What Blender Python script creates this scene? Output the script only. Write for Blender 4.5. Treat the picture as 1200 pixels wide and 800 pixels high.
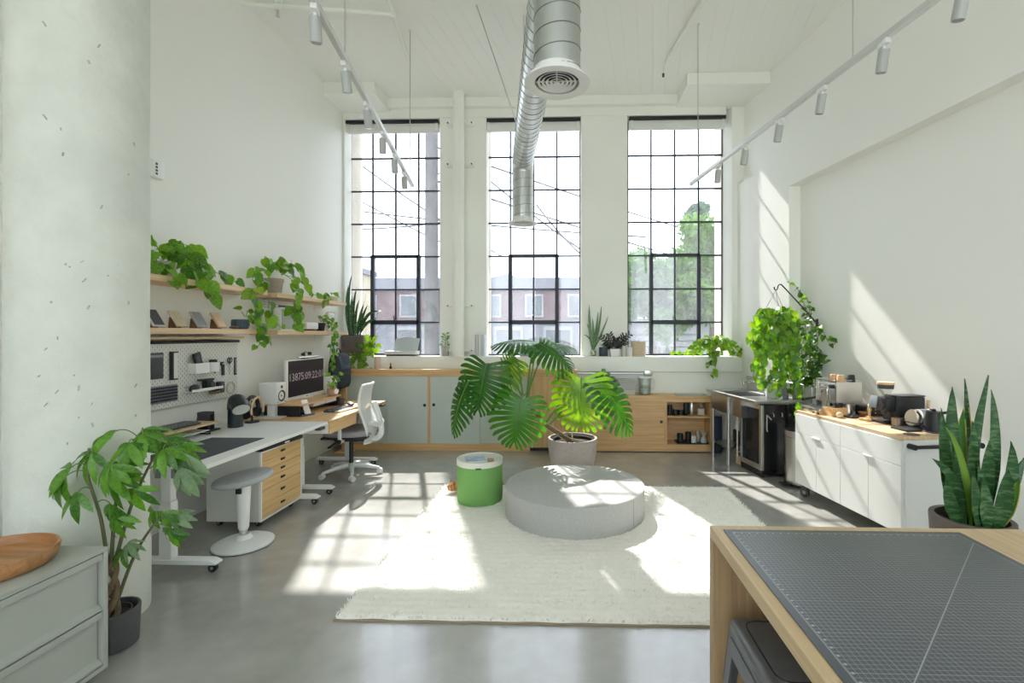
import bpy, bmesh, math, random
from mathutils import Vector, Matrix, noise as mnoise
for _o in list(bpy.data.objects): bpy.data.objects.remove(_o)
SC = bpy.context.scene
COL = SC.collection
R = math.radians
rng = random.Random(7)

# ------------------------------------------------------------------ camera
CAM_H = 1.55
cam_d = bpy.data.cameras.new('camera'); cam = bpy.data.objects.new('camera', cam_d); COL.objects.link(cam)
cam_d.sensor_width = 36.0; cam_d.lens = 36.0 * 560 / 1200
cam_d.shift_x = -50 / 1200; cam_d.shift_y = -8 / 1200
cam_d.clip_start = .05; cam_d.clip_end = 300
cam.location = (0, 0, CAM_H); cam.rotation_euler = (R(90), 0, math.atan(17 / 560))
SC.camera = cam
# ------------------------------------------------------------------ light
world = bpy.data.worlds.new('sky'); SC.world = world; world.use_nodes = True
bg = world.node_tree.nodes['Background']
bg.inputs['Color'].default_value = (.86, .93, 1.0, 1); bg.inputs['Strength'].default_value = 2.8
sun_d = bpy.data.lights.new('sun', 'SUN'); sun = bpy.data.objects.new('sun', sun_d); COL.objects.link(sun)
sun_d.energy = 7.8; sun_d.angle = R(.9); sun_d.color = (1.0, .95, .87)
_el = R(46.3); _sd = Vector((-.337, .99, 0)).normalized() * math.cos(_el) + Vector((0, 0, math.sin(_el)))
sun.rotation_euler = (-_sd).to_track_quat('-Z', 'Y').to_euler()
sun.location = (-3, 12, 12)
vs = SC.view_settings
vs.view_transform = 'Standard'; vs.look = 'None'; vs.gamma = 1.0; vs.use_curve_mapping = False
vs.exposure = 0.76
SC.cycles.max_bounces = 14; SC.cycles.diffuse_bounces = 8; SC.cycles.transparent_max_bounces = 24
SC.cycles.sample_clamp_indirect = 6.0
SC.cycles.caustics_reflective = False; SC.cycles.caustics_refractive = False

# ------------------------------------------------------------------ materials
MATS = {}
def mat(name, col, rough=.5, metal=0.0, var=0.0, vscale=6.0, bump=0.0, bscale=60.0, spec=.5, stretch=None, emit=0.0):
    if name in MATS: return MATS[name]
    m = bpy.data.materials.new(name); m.use_nodes = True; nt = m.node_tree
    b = nt.nodes['Principled BSDF']
    b.inputs['Base Color'].default_value = (*col, 1); b.inputs['Roughness'].default_value = rough
    b.inputs['Metallic'].default_value = metal; b.inputs['Specular IOR Level'].default_value = spec
    if var or bump:
        tc = nt.nodes.new('ShaderNodeTexCoord'); mp = nt.nodes.new('ShaderNodeMapping')
        nt.links.new(tc.outputs['Object'], mp.inputs['Vector'])
        if stretch: mp.inputs['Scale'].default_value = stretch
    if var:
        n = nt.nodes.new('ShaderNodeTexNoise'); n.inputs['Scale'].default_value = vscale
        n.inputs['Detail'].default_value = 5
        nt.links.new(mp.outputs['Vector'], n.inputs['Vector'])
        r = nt.nodes.new('ShaderNodeValToRGB')
        r.color_ramp.elements[0].position = .3; r.color_ramp.elements[1].position = .7
        r.color_ramp.elements[0].color = (*[max(0, c * (1 - var)) for c in col], 1)
        r.color_ramp.elements[1].color = (*[min(1, c * (1 + var)) for c in col], 1)
        nt.links.new(n.outputs['Fac'], r.inputs['Fac']); nt.links.new(r.outputs['Color'], b.inputs['Base Color'])
    if bump:
        n2 = nt.nodes.new('ShaderNodeTexNoise'); n2.inputs['Scale'].default_value = bscale
        n2.inputs['Detail'].default_value = 4
        nt.links.new(mp.outputs['Vector'], n2.inputs['Vector'])
        bp = nt.nodes.new('ShaderNodeBump'); bp.inputs['Strength'].default_value = bump; bp.inputs['Distance'].default_value = .01
        nt.links.new(n2.outputs['Fac'], bp.inputs['Height']); nt.links.new(bp.outputs['Normal'], b.inputs['Normal'])
    if emit:
        b.inputs['Emission Color'].default_value = (*col, 1); b.inputs['Emission Strength'].default_value = emit
    MATS[name] = m
    return m

def wood(name, dark, light, axis='x', rough=.45, scale=1.0):
    """straight grained timber, grain running along the given object axis"""
    m = bpy.data.materials.new(name); m.use_nodes = True; nt = m.node_tree; b = nt.nodes['Principled BSDF']
    tc = nt.nodes.new('ShaderNodeTexCoord'); mp = nt.nodes.new('ShaderNodeMapping')
    nt.links.new(tc.outputs['Object'], mp.inputs['Vector'])
    sc = {'x': (1.2, 26, 26), 'y': (26, 1.2, 26), 'z': (26, 26, 1.2)}[axis]
    mp.inputs['Scale'].default_value = [s * scale for s in sc]
    n = nt.nodes.new('ShaderNodeTexNoise'); n.inputs['Scale'].default_value = 1.6; n.inputs['Detail'].default_value = 6
    n.inputs['Distortion'].default_value = .35
    nt.links.new(mp.outputs['Vector'], n.inputs['Vector'])
    r = nt.nodes.new('ShaderNodeValToRGB')
    r.color_ramp.elements[0].position = .32; r.color_ramp.elements[1].position = .66
    r.color_ramp.elements[0].color = (*dark, 1); r.color_ramp.elements[1].color = (*light, 1)
    nt.links.new(n.outputs['Fac'], r.inputs['Fac']); nt.links.new(r.outputs['Color'], b.inputs['Base Color'])
    bp = nt.nodes.new('ShaderNodeBump'); bp.inputs['Strength'].default_value = .12; bp.inputs['Distance'].default_value = .003
    nt.links.new(n.outputs['Fac'], bp.inputs['Height']); nt.links.new(bp.outputs['Normal'], b.inputs['Normal'])
    b.inputs['Roughness'].default_value = rough
    MATS[name] = m
    return m

def leaf_mat(name, dark, light, glow=.35, rough=.4, vscale=9.0, spec=.5):
    m = bpy.data.materials.new(name); m.use_nodes = True; nt = m.node_tree; b = nt.nodes['Principled BSDF']
    out = nt.nodes['Material Output']
    tc = nt.nodes.new('ShaderNodeTexCoord'); oi = nt.nodes.new('ShaderNodeObjectInfo')
    ad = nt.nodes.new('ShaderNodeVectorMath'); ad.operation = 'ADD'
    nt.links.new(tc.outputs['Object'], ad.inputs[0]); nt.links.new(oi.outputs['Random'], ad.inputs[1])
    n = nt.nodes.new('ShaderNodeTexNoise'); n.inputs['Scale'].default_value = vscale; n.inputs['Detail'].default_value = 2
    nt.links.new(ad.outputs['Vector'], n.inputs['Vector'])
    mx = nt.nodes.new('ShaderNodeMath'); mx.operation = 'MULTIPLY_ADD'
    mx.inputs[1].default_value = .6
    nt.links.new(oi.outputs['Random'], mx.inputs[0]); 
    sb = nt.nodes.new('ShaderNodeMath'); sb.operation = 'SUBTRACT'; sb.inputs[1].default_value = .3
    nt.links.new(n.outputs['Fac'], sb.inputs[0]); nt.links.new(sb.outputs[0], mx.inputs[2])
    r = nt.nodes.new('ShaderNodeValToRGB')
    r.color_ramp.elements[0].position = .15; r.color_ramp.elements[1].position = .8
    r.color_ramp.elements[0].color = (*dark, 1); r.color_ramp.elements[1].color = (*light, 1)
    nt.links.new(mx.outputs[0], r.inputs['Fac']); nt.links.new(r.outputs['Color'], b.inputs['Base Color'])
    b.inputs['Roughness'].default_value = rough; b.inputs['Specular IOR Level'].default_value = spec
    tr = nt.nodes.new('ShaderNodeBsdfTranslucent')
    hs = nt.nodes.new('ShaderNodeHueSaturation'); hs.inputs['Value'].default_value = 2.0; hs.inputs['Saturation'].default_value = 1.1
    hs.inputs['Hue'].default_value = .485
    nt.links.new(r.outputs['Color'], hs.inputs['Color']); nt.links.new(hs.outputs['Color'], tr.inputs['Color'])
    ms = nt.nodes.new('ShaderNodeMixShader'); ms.inputs['Fac'].default_value = glow
    nt.links.new(b.outputs[0], ms.inputs[1]); nt.links.new(tr.outputs[0], ms.inputs[2]); nt.links.new(ms.outputs[0], out.inputs['Surface'])
    MATS[name] = m
    return m

def glass_mat(name, tint=(1, 1, 1), haze=.0, gloss=.06, haze_col=(.9, .93, 1)):
    """thin sheet of glass: mostly clear, some mirror, optional film of dust"""
    m = bpy.data.materials.new(name); m.use_nodes = True; nt = m.node_tree
    nt.nodes.remove(nt.nodes['Principled BSDF']); out = nt.nodes['Material Output']
    t = nt.nodes.new('ShaderNodeBsdfTransparent'); t.inputs['Color'].default_value = (*tint, 1)
    g = nt.nodes.new('ShaderNodeBsdfGlossy'); g.inputs['Roughness'].default_value = .03
    a = nt.nodes.new('ShaderNodeMixShader'); a.inputs['Fac'].default_value = gloss
    nt.links.new(t.outputs[0], a.inputs[1]); nt.links.new(g.outputs[0], a.inputs[2])
    last = a
    if haze:
        d = nt.nodes.new('ShaderNodeBsdfTranslucent'); d.inputs['Color'].default_value = (*haze_col, 1)
        h = nt.nodes.new('ShaderNodeMixShader')
        tc = nt.nodes.new('ShaderNodeTexCoord'); n = nt.nodes.new('ShaderNodeTexNoise'); n.inputs['Scale'].default_value = 4.0
        mp = nt.nodes.new('ShaderNodeMapping'); mp.inputs['Scale'].default_value = (3, 3, .6)
        nt.links.new(tc.outputs['Object'], mp.inputs['Vector']); nt.links.new(mp.outputs['Vector'], n.inputs['Vector'])
        mm = nt.nodes.new('ShaderNodeMath'); mm.operation = 'MULTIPLY'; mm.inputs[1].default_value = haze * 2
        nt.links.new(n.outputs['Fac'], mm.inputs[0]); nt.links.new(mm.outputs[0], h.inputs['Fac'])
        nt.links.new(a.outputs[0], h.inputs[1]); nt.links.new(d.outputs[0], h.inputs[2]); last = h
    nt.links.new(last.outputs[0], out.inputs['Surface'])
    MATS[name] = m
    return m

# ------------------------------------------------------------------ mesh building
class MB:
    def __init__(s): s.v = []; s.f = []; s.m = []; s.mats = []
    def _mi(s, m):
        if m not in s.mats: s.mats.append(m)
        return s.mats.index(m)
    def raw(s, vs, fs, m):
        b = len(s.v); mi = s._mi(m)
        s.v += [tuple(v) for v in vs]
        for f in fs: s.f.append(tuple(i + b for i in f)); s.m.append(mi)
        return s
    def box(s, x0, x1, y0, y1, z0, z1, m):
        return s.raw([(x, y, z) for z in (z0, z1) for y in (y0, y1) for x in (x0, x1)],
                     [(0, 2, 3, 1), (4, 5, 7, 6), (0, 1, 5, 4), (2, 6, 7, 3), (0, 4, 6, 2), (1, 3, 7, 5)], m)
    def rbox(s, x0, x1, y0, y1, z0, z1, r, m, seg=2):
        bm = bmesh.new(); bmesh.ops.create_cube(bm, size=1)
        for v in bm.verts:
            v.co = ((x0 + x1) / 2 + v.co.x * (x1 - x0), (y0 + y1) / 2 + v.co.y * (y1 - y0), (z0 + z1) / 2 + v.co.z * (z1 - z0))
        bmesh.ops.bevel(bm, geom=bm.edges[:], offset=r, segments=seg, profile=.5, affect='EDGES')
        bm.verts.index_update()
        s.raw([v.co for v in bm.verts], [[v.index for v in f.verts] for f in bm.faces], m); bm.free(); return s
    def obox(s, c, hx, hy, hz, rot, m, r=0):
        """box of half sizes about c turned by rot (Matrix 3x3 or euler tuple)"""
        t = MB(); (t.rbox(-hx, hx, -hy, hy, -hz, hz, r, m) if r else t.box(-hx, hx, -hy, hy, -hz, hz, m))
        return s.add(t, Matrix.Translation(c) @ _rot4(rot))
    def add(s, o, mx=None):
        mx = mx or Matrix()
        b = len(s.v); s.v += [tuple(mx @ Vector(v)) for v in o.v]
        for f, mi in zip(o.f, o.m): s.f.append(tuple(i + b for i in f)); s.m.append(s._mi(o.mats[mi]))
        return s
    def cyl(s, p0, p1, r0, m, r1=None, n=16, cap=True):
        p0, p1 = Vector(p0), Vector(p1); r1 = r0 if r1 is None else r1
        d = (p1 - p0).normalized(); a = d.orthogonal().normalized(); b = d.cross(a)
        vs, fs = [], []
        for p, r in ((p0, r0), (p1, r1)):
            for i in range(n):
                t = 2 * math.pi * i / n; vs.append(p + (a * math.cos(t) + b * math.sin(t)) * r)
        for i in range(n): fs.append((i, (i + 1) % n, n + (i + 1) % n, n + i))
        if cap: fs.append(tuple(range(n - 1, -1, -1))); fs.append(tuple(range(n, 2 * n)))
        return s.raw(vs, fs, m)
    def tube(s, pts, r, m, n=8, cap=True, closed=False):
        pts = [Vector(p) for p in pts]; k = len(pts); rs = r if isinstance(r, (list, tuple)) else [r] * k
        vs, fs = [], []; up = None
        for i, p in enumerate(pts):
            if closed: d = pts[(i + 1) % k] - pts[i - 1]
            else: d = pts[min(i + 1, k - 1)] - pts[max(i - 1, 0)]
            d = d.normalized() if d.length > 1e-9 else Vector((0, 0, 1))
            if up is None: up = d.orthogonal().normalized()
            else:
                up = up - d * up.dot(d); up = up.normalized() if up.length > 1e-6 else d.orthogonal().normalized()
            b = d.cross(up)
            for j in range(n):
                t = 2 * math.pi * j / n; vs.append(p + (up * math.cos(t) + b * math.sin(t)) * rs[i])
        for i in range(k if closed else k - 1):
            o, q = i * n, ((i + 1) % k) * n
            for j in range(n): fs.append((o + j, o + (j + 1) % n, q + (j + 1) % n, q + j))
        if cap and not closed: fs.append(tuple(range(n - 1, -1, -1))); fs.append(tuple(range((k - 1) * n, k * n)))
        return s.raw(vs, fs, m)
    def lathe(s, prof, m, o=(0, 0, 0), n=28, sx=1.0, sy=1.0):
        vs, fs = [], []; k = len(prof)
        for r, z in prof:
            for j in range(n):
                t = 2 * math.pi * j / n; vs.append((o[0] + sx * r * math.cos(t), o[1] + sy * r * math.sin(t), o[2] + z))
        for i in range(k - 1):
            for j in range(n): fs.append((i * n + j, i * n + (j + 1) % n, (i + 1) * n + (j + 1) % n, (i + 1) * n + j))
        if prof[0][0] > 1e-5 and prof[0][1] <= min(p[1] for p in prof) + 1e-6: fs.append(tuple(range(n - 1, -1, -1)))
        if prof[-1][0] > 1e-5 and prof[-1][1] >= max(p[1] for p in prof) - 1e-6: fs.append(tuple(range((k - 1) * n, k * n)))
        return s.raw(vs, fs, m)
    def prism(s, poly, a, b, m, axis='y'):
        """poly of 2D points extruded from a to b along axis; the 2D axes are the two others in order"""
        def P(u, w, t): return {'x': (t, u, w), 'y': (u, t, w), 'z': (u, w, t)}[axis]
        n = len(poly); vs = [P(u, w, a) for u, w in poly] + [P(u, w, b) for u, w in poly]
        fs = [(i, (i + 1) % n, n + (i + 1) % n, n + i) for i in range(n)] + [tuple(range(n - 1, -1, -1)), tuple(range(n, 2 * n))]
        return s.raw(vs, fs, m)
    def sphere(s, c, r, m, n=14, sx=1, sy=1, sz=1):
        k = n // 2 + 1
        prof = [(max(1e-6, r * math.sin(math.pi * i / (k - 1))), -r * math.cos(math.pi * i / (k - 1)) * sz) for i in range(k)]
        return s.lathe(prof, m, c, n, sx, sy)
    def mesh(s, name, ang=35):
        me = bpy.data.meshes.new(name); me.from_pydata(s.v, [], s.f)
        for m in s.mats: me.materials.append(m)
        me.polygons.foreach_set('material_index', s.m)
        bm = bmesh.new(); bm.from_mesh(me); bmesh.ops.recalc_face_normals(bm, faces=bm.faces); bm.to_mesh(me); bm.free()
        me.polygons.foreach_set('use_smooth', [True] * len(me.polygons))
        me.set_sharp_from_angle(angle=R(ang)); me.update()
        return me
def _rot4(rot):
    if isinstance(rot, Matrix): return rot.to_4x4()
    from mathutils import Euler
    return Euler(rot).to_matrix().to_4x4()

def tag(o, label=None, cat=None, group=None, kind=None):
    if label: o['label'] = label
    if cat: o['category'] = cat
    if group: o['group'] = group
    if kind: o['kind'] = kind
    return o
def thing(name, label, cat, loc=(0, 0, 0), rz=0.0, group=None):
    o = bpy.data.objects.new(name, None); COL.objects.link(o); o.empty_display_size = .05
    o.location = loc; o.rotation_euler = (0, 0, rz)
    return tag(o, label, cat, group)
def link(name, data, parent=None, loc=None, rot=None, sc=None):
    o = bpy.data.objects.new(name, data); COL.objects.link(o)
    if parent is not None: o.parent = parent
    if loc is not None: o.location = loc
    if rot is not None: o.rotation_euler = rot
    if sc is not None: o.scale = sc if isinstance(sc, (tuple, list, Vector)) else (sc, sc, sc)
    return o
def part(parent, name, mb, bev=0.0, label=None, ang=35):
    o = link(name, mb.mesh(name, ang), parent)
    if bev: bevel(o, bev)
    if label: o['label'] = label
    return o
def bevel(o, w, seg=2):
    b = o.modifiers.new('edge', 'BEVEL'); b.width = w; b.segments = seg; b.limit_method = 'ANGLE'; b.angle_limit = R(40)
    return o
def solo(name, label, cat, mb, loc=(0, 0, 0), rz=0.0, group=None, bev=0.0, ang=35):
    o = link(name, mb.mesh(name, ang), None, loc, (0, 0, rz))
    if bev: bevel(o, bev)
    return tag(o, label, cat, group)
def struct(name, mb, bev=0.0, parent=None, ang=35):
    o = link(name, mb.mesh(name, ang), parent)
    if parent is None: o['kind'] = 'structure'
    if bev: bevel(o, bev)
    return o
def copy_tree(o, parent=None):
    c = o.copy(); COL.objects.link(c); c.parent = parent
    for ch in [x for x in bpy.data.objects if x.parent == o]: copy_tree(ch, c)
    return c
def align(d, nrm):
    """matrix whose Y runs along d and whose Z is as close as possible to nrm"""
    y = Vector(d).normalized(); z = Vector(nrm); z = z - y * z.dot(y)
    if z.length < 1e-5: z = y.orthogonal()
    z.normalize(); x = y.cross(z)
    return Matrix((x, y, z)).transposed()
def bez(p0, p1, p2, n=10):
    p0, p1, p2 = Vector(p0), Vector(p1), Vector(p2)
    return [p0 * (1 - t) ** 2 + p1 * 2 * t * (1 - t) + p2 * t * t for t in [i / n for i in range(n + 1)]]
def smooth_path(pts, n=6):
    pts = [Vector(p) for p in pts]
    if len(pts) < 3: return [pts[0].lerp(pts[-1], i / n) for i in range(n + 1)]
    out = []
    ex = [pts[0] * 2 - pts[1]] + pts + [pts[-1] * 2 - pts[-2]]
    for i in range(1, len(ex) - 2):
        a, b, c, d = ex[i - 1:i + 3]
        for k in range(n):
            t = k / n
            out.append(.5 * ((2 * b) + (c - a) * t + (2 * a - 5 * b + 4 * c - d) * t * t + (3 * b - a - 3 * c + d) * t ** 3))
    out.append(pts[-1]); return out

# palette
WHITE_PAINT = mat('painted_plaster', (.85, .866, .81), .75, var=.025, vscale=1.3, bump=.05, bscale=35)
WALL_SMOOTH = mat('smooth_white_wall', (.875, .88, .835), .7, var=.012, vscale=.7)
OUT_WALL = mat('stucco_outside', (.62, .55, .44), .9, var=.1, vscale=4, bump=.2)
WHITE = mat('white_lacquer', (.80, .81, .79), .4)
WHITE2 = mat('white_powder_coat', (.82, .83, .82), .45)
BLACK = mat('black_plastic', (.015, .016, .018), .45)
BLACKM = mat('black_metal', (.02, .021, .023), .4, metal=.3)
DARK = mat('dark_grey_plastic', (.05, .053, .06), .5)
GREY = mat('grey_plastic', (.25, .26, .28), .5)
STEEL = mat('brushed_steel', (.62, .62, .60), .3, metal=1.0, var=.05, vscale=30, stretch=(1, 1, 14))
CHROME = mat('chrome', (.8, .8, .8), .08, metal=1.0)
OAK_X = wood('oak_along_x', (.55, .33, .145), (.71, .47, .235), 'x')
OAK_Y = wood('oak_along_y', (.55, .33, .145), (.71, .47, .235), 'y')
OAK_Z = wood('oak_along_z', (.55, .33, .145), (.71, .47, .235), 'z')
ASH_Y = wood('pale_oak_along_y', (.60, .41, .23), (.74, .55, .34), 'y')
ASH_X = wood('pale_oak_along_x', (.60, .41, .23), (.74, .55, .34), 'x')
ASH_Z = wood('pale_oak_along_z', (.60, .41, .23), (.74, .55, .34), 'z')
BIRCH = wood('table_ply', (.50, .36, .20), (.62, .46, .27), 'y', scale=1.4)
BIRCH_SHADE_Z = wood('table_ply_upright_shaded', (.36, .235, .12), (.47, .325, .18), 'z', scale=1.4)  # upright grain, darkened to carry the shade under the tabletop
SOIL = mat('soil', (.035, .025, .018), .95, var=.4, vscale=40, bump=.6, bscale=80)
# ================================================================== the room
XL = -3.22; CEIL = 4.86; YB = -3.2
TR = -.174; RZ = math.atan(.174)
def xr(y): return 2.545 + TR * (y - 6.0)          # face of the slanting right wall

def concrete():
    m = bpy.data.materials.new('polished_concrete'); m.use_nodes = True; nt = m.node_tree; b = nt.nodes['Principled BSDF']
    tc = nt.nodes.new('ShaderNodeTexCoord')
    def nz(s, d, dist=0):
        n = nt.nodes.new('ShaderNodeTexNoise'); n.inputs['Scale'].default_value = s; n.inputs['Detail'].default_value = d
        n.inputs['Distortion'].default_value = dist; nt.links.new(tc.outputs['Object'], n.inputs['Vector']); return n
    a, c = nz(.9, 7, .6), nz(7, 6)
    mx = nt.nodes.new('ShaderNodeMath'); mx.operation = 'MULTIPLY_ADD'; mx.inputs[1].default_value = .35
    nt.links.new(c.outputs['Fac'], mx.inputs[0]); nt.links.new(a.outputs['Fac'], mx.inputs[2])
    r = nt.nodes.new('ShaderNodeValToRGB'); e = r.color_ramp.elements
    e[0].position = .45; e[0].color = (.265, .26, .238, 1); e[1].position = .9; e[1].color = (.435, .43, .405, 1)
    nt.links.new(mx.outputs[0], r.inputs['Fac']); nt.links.new(r.outputs['Color'], b.inputs['Base Color'])
    rr = nt.nodes.new('ShaderNodeMapRange'); rr.inputs[3].default_value = .12; rr.inputs[4].default_value = .30
    nt.links.new(a.outputs['Fac'], rr.inputs[0]); nt.links.new(rr.outputs[0], b.inputs['Roughness'])
    b.inputs['Specular IOR Level'].default_value = .8; b.inputs['Coat Weight'].default_value = .5; b.inputs['Coat Roughness'].default_value = .1
    return m
CONCRETE = concrete()
struct('floor', MB().box(XL - .2, 4.6, YB - .2, 7.0, -.12, 0, CONCRETE))

def board_formed():
    m = bpy.data.materials.new('board_formed_ceiling'); m.use_nodes = True; nt = m.node_tree; b = nt.nodes['Principled BSDF']
    b.inputs['Base Color'].default_value = (.86, .875, .83, 1); b.inputs['Roughness'].default_value = .8
    tc = nt.nodes.new('ShaderNodeTexCoord'); mp = nt.nodes.new('ShaderNodeMapping'); mp.inputs['Rotation'].default_value = (0, 0, RZ)
    nt.links.new(tc.outputs['Object'], mp.inputs['Vector'])
    br = nt.nodes.new('ShaderNodeTexBrick'); br.inputs['Scale'].default_value = 1.0
    br.inputs['Brick Width'].default_value = 3.0; br.inputs['Row Height'].default_value = .16; br.inputs['Mortar Size'].default_value = .004
    mp2 = nt.nodes.new('ShaderNodeMapping'); mp2.inputs['Rotation'].default_value = (0, 0, R(90))
    nt.links.new(mp.outputs['Vector'], mp2.inputs['Vector']); nt.links.new(mp2.outputs['Vector'], br.inputs['Vector'])
    bp = nt.nodes.new('ShaderNodeBump'); bp.inputs['Strength'].default_value = .6; bp.inputs['Distance'].default_value = .015; bp.invert = True
    n = nt.nodes.new('ShaderNodeTexNoise'); n.inputs['Scale'].default_value = 9; nt.links.new(mp.outputs['Vector'], n.inputs['Vector'])
    ad = nt.nodes.new('ShaderNodeMath'); ad.operation = 'MULTIPLY_ADD'; ad.inputs[1].default_value = .5
    nt.links.new(n.outputs['Fac'], ad.inputs[0]); nt.links.new(br.outputs['Fac'], ad.inputs[2])
    nt.links.new(ad.outputs[0], bp.inputs['Height']); nt.links.new(bp.outputs['Normal'], b.inputs['Normal'])
    return m
CEILM = board_formed()
struct('ceiling', MB().box(XL - .2, 4.6, YB - .2, 7.0, CEIL, CEIL + .2, CEILM))
# haunched beams along the window wall
bm_ = MB().box(XL, 2.6, 6.62, 6.78, 4.735, CEIL, WHITE_PAINT)
bm_.box(XL, -2.54, 6.17, 6.78, 4.70, CEIL, WHITE_PAINT).box(1.49, 2.56, 6.09, 6.78, 4.71, CEIL, WHITE_PAINT)
struct('trim_1', bm_)
struct('wall_left', MB().box(XL - .2, XL, YB, 7.35, 0, CEIL, WALL_SMOOTH))
# right wall: slanting, with a shallow recess towards the camera
def slant(mb, y0, y1, d0, d1, z0, z1, m):
    vs = [(xr(y) + d, y, z) for z in (z0, z1) for y, d in ((y0, d0), (y0, d1), (y1, d1), (y1, d0))]
    return mb.raw(vs, [(0, 1, 2, 3), (4, 7, 6, 5), (0, 4, 5, 1), (1, 5, 6, 2), (2, 6, 7, 3), (3, 7, 4, 0)], m)
w = MB(); slant(w, YB, 7.35, 0, .5, 3.63, CEIL, WALL_SMOOTH); slant(w, YB, 6.70, -.088, .5, 3.26, 3.63, WALL_SMOOTH)
slant(w, 5.582, 6.70, -.088, .5, 0, 3.26, WALL_SMOOTH); slant(w, YB, 5.582, .042, .5, 0, 3.26, WALL_SMOOTH); slant(w, 6.70, 7.35, 0, .5, 0, 3.63, WALL_SMOOTH)
struct('wall_right', w)
b_ = MB(); slant(b_, 1.2, 5.56, .030, .044, 0, .07, WHITE)
struct('baseboard_right', b_)
# wall behind the camera, with three unseen openings added to let in fill light
w = MB(); ops = [(-2.8, -1.2), (-.3, 1.3), (2.2, 3.8)]
xs = [XL - .2] + [v for o in ops for v in o] + [4.6]
for i in range(0, len(xs), 2): w.box(xs[i], xs[i + 1], YB - .25, YB, 0, CEIL, WALL_SMOOTH)
for a, b in ops: w.box(a, b, YB - .25, YB, 0, .45, WALL_SMOOTH).box(a, b, YB - .25, YB, 4.6, CEIL, WALL_SMOOTH)
struct('wall_behind', w)
# window wall
WIN = [(-3.21, -1.858), (-1.191, .161), (.839, 2.191)]
GY = 6.92; SILL = 1.25; PW, PH = .338, .479
w = MB()
for a, b in ((-3.42, -3.21), (-1.858, -1.191), (.161, .839), (2.191, 2.9)):
    w.box(a, b, GY - .02, 7.28, 0, CEIL + .2, OUT_WALL)
w.box(-3.42, 2.9, GY - .02, 7.28, 0, SILL - .01, OUT_WALL).box(-3.42, 2.9, GY + .03, 7.28, 4.90, CEIL + .4, OUT_WALL)
ou = w
w = MB()
for a, b in ((-1.828, -1.168), (.167, .812)): w.box(a, b, 6.70, GY, SILL - .02, 4.61, WHITE_PAINT)
w.box(XL, -3.19, 6.70, GY, SILL - .02, 4.61, WHITE_PAINT)
w.prism([(2.191, GY), (2.258, 6.70), (2.62, 6.70), (2.62, GY)], SILL - .02, 4.72, WHITE_PAINT, 'z')
w.box(XL, 2.184, 6.70, GY, 4.61, CEIL, WHITE_PAINT)
w.box(XL, 2.62, 6.63, GY, 0, SILL - .02, WHITE_PAINT)
wb = struct('wall_back', w, .006)
oo = struct('facing_outside', ou, parent=wb)
struct('trim_2', MB().rbox(XL, 2.45, 6.572, GY - .02, 1.04, SILL, .012, WHITE_PAINT))      # long concrete window ledge
# windows: steel sash, four panes wide
SASH = mat('painted_steel_sash', (.022, .028, .042), .5)
PANE = glass_mat('dusty_window_glass', (.97, .98, 1.0), haze=.028)
pane_me = MB().box(-PW / 2 + .006, PW / 2 - .006, -.002, .002, -PH / 2 + .006, PH / 2 - .006, PANE).mesh('pane')
FRAMEW = mat('pale_blind_fabric', (.74, .75, .72), .8)
for wi, (xa, xb) in enumerate(WIN):
    we = bpy.data.objects.new('window_%d' % (wi + 1), None); COL.objects.link(we); we.location = (xa, GY, SILL)
    we['kind'] = 'structure'; we['label'] = ['tall steel sash window at the left with utility pole outside', 'tall steel sash window in the middle behind the duct',
                                            'tall steel sash window at the right with green trees outside'][wi]
    W_ = xb - xa; fr = MB()
    fr.box(0, .014, -.02, .02, 0, PH * 7, SASH).box(W_ - .014, W_, -.02, .02, 0, PH * 7, SASH)
    fr.box(.014, W_ - .014, -.02, .02, 0, .02, SASH).box(.014, W_ - .014, -.02, .02, PH * 7 - .02, PH * 7, SASH)
    part(we, 'window_frame', fr)
    for k in range(1, 4): part(we, 'glazing_bar', MB().box(k * PW - .011, k * PW + .011, -.015, .015, .02, PH * 7 - .02, SASH))
    for k in range(1, 7): part(we, 'glazing_bar', MB().box(.014, W_ - .014, -.013, .013, k * PH - .010, k * PH + .010, SASH))
    vf = MB()
    for a in (PW, 3 * PW): vf.box(a - .026, a + .026, -.035, .02, .02, 3 * PH + .02, SASH)
    vf.box(PW, 3 * PW, -.035, .02, 3 * PH - .02, 3 * PH + .024, SASH).box(PW, 3 * PW, -.035, .02, PH - .03, PH + .03, SASH)
    vf.box(PW, 3 * PW, -.034, .02, .0, .03, SASH)
    part(we, 'ventilator_frame', vf)
    part(we, 'latch', MB().box(2 * PW - .012, 2 * PW + .012, -.07, -.03, PH + .01, PH + .04, BLACKM).tube([(2 * PW, -.05, PH + .03), (2 * PW - .01, -.08, PH + .1)], .008, BLACKM))
    for i in range(4):
        for k in range(7):
            link('pane', pane_me, we, ((i + .5) * PW, 0, (k + .5) * PH))
    bl = thing('roller_blind', ['rolled-up window blind above the left window', 'rolled-up window blind above the middle window behind the duct',
                                'rolled-up window blind above the right window'][wi], 'blind', (xa, 6.8, 4.45), 0, 'rolled-up window blinds')
    part(bl, 'fascia', MB().box(.004, W_ - .004, -.04, .03, 0, .115, FRAMEW), .004)
    part(bl, 'black_slot_bar', MB().box(.004, W_ - .004, -.075, .03, .115, .158, BLACKM), .004)  # black bar filling the dark slot above the fascia
    part(bl, 'bracket', MB().box(.03, .06, -.05, .03, .02, .12, WHITE)); part(bl, 'bracket', MB().box(W_ - .05, W_ - .02, -.05, .03, .02, .12, WHITE))
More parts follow.
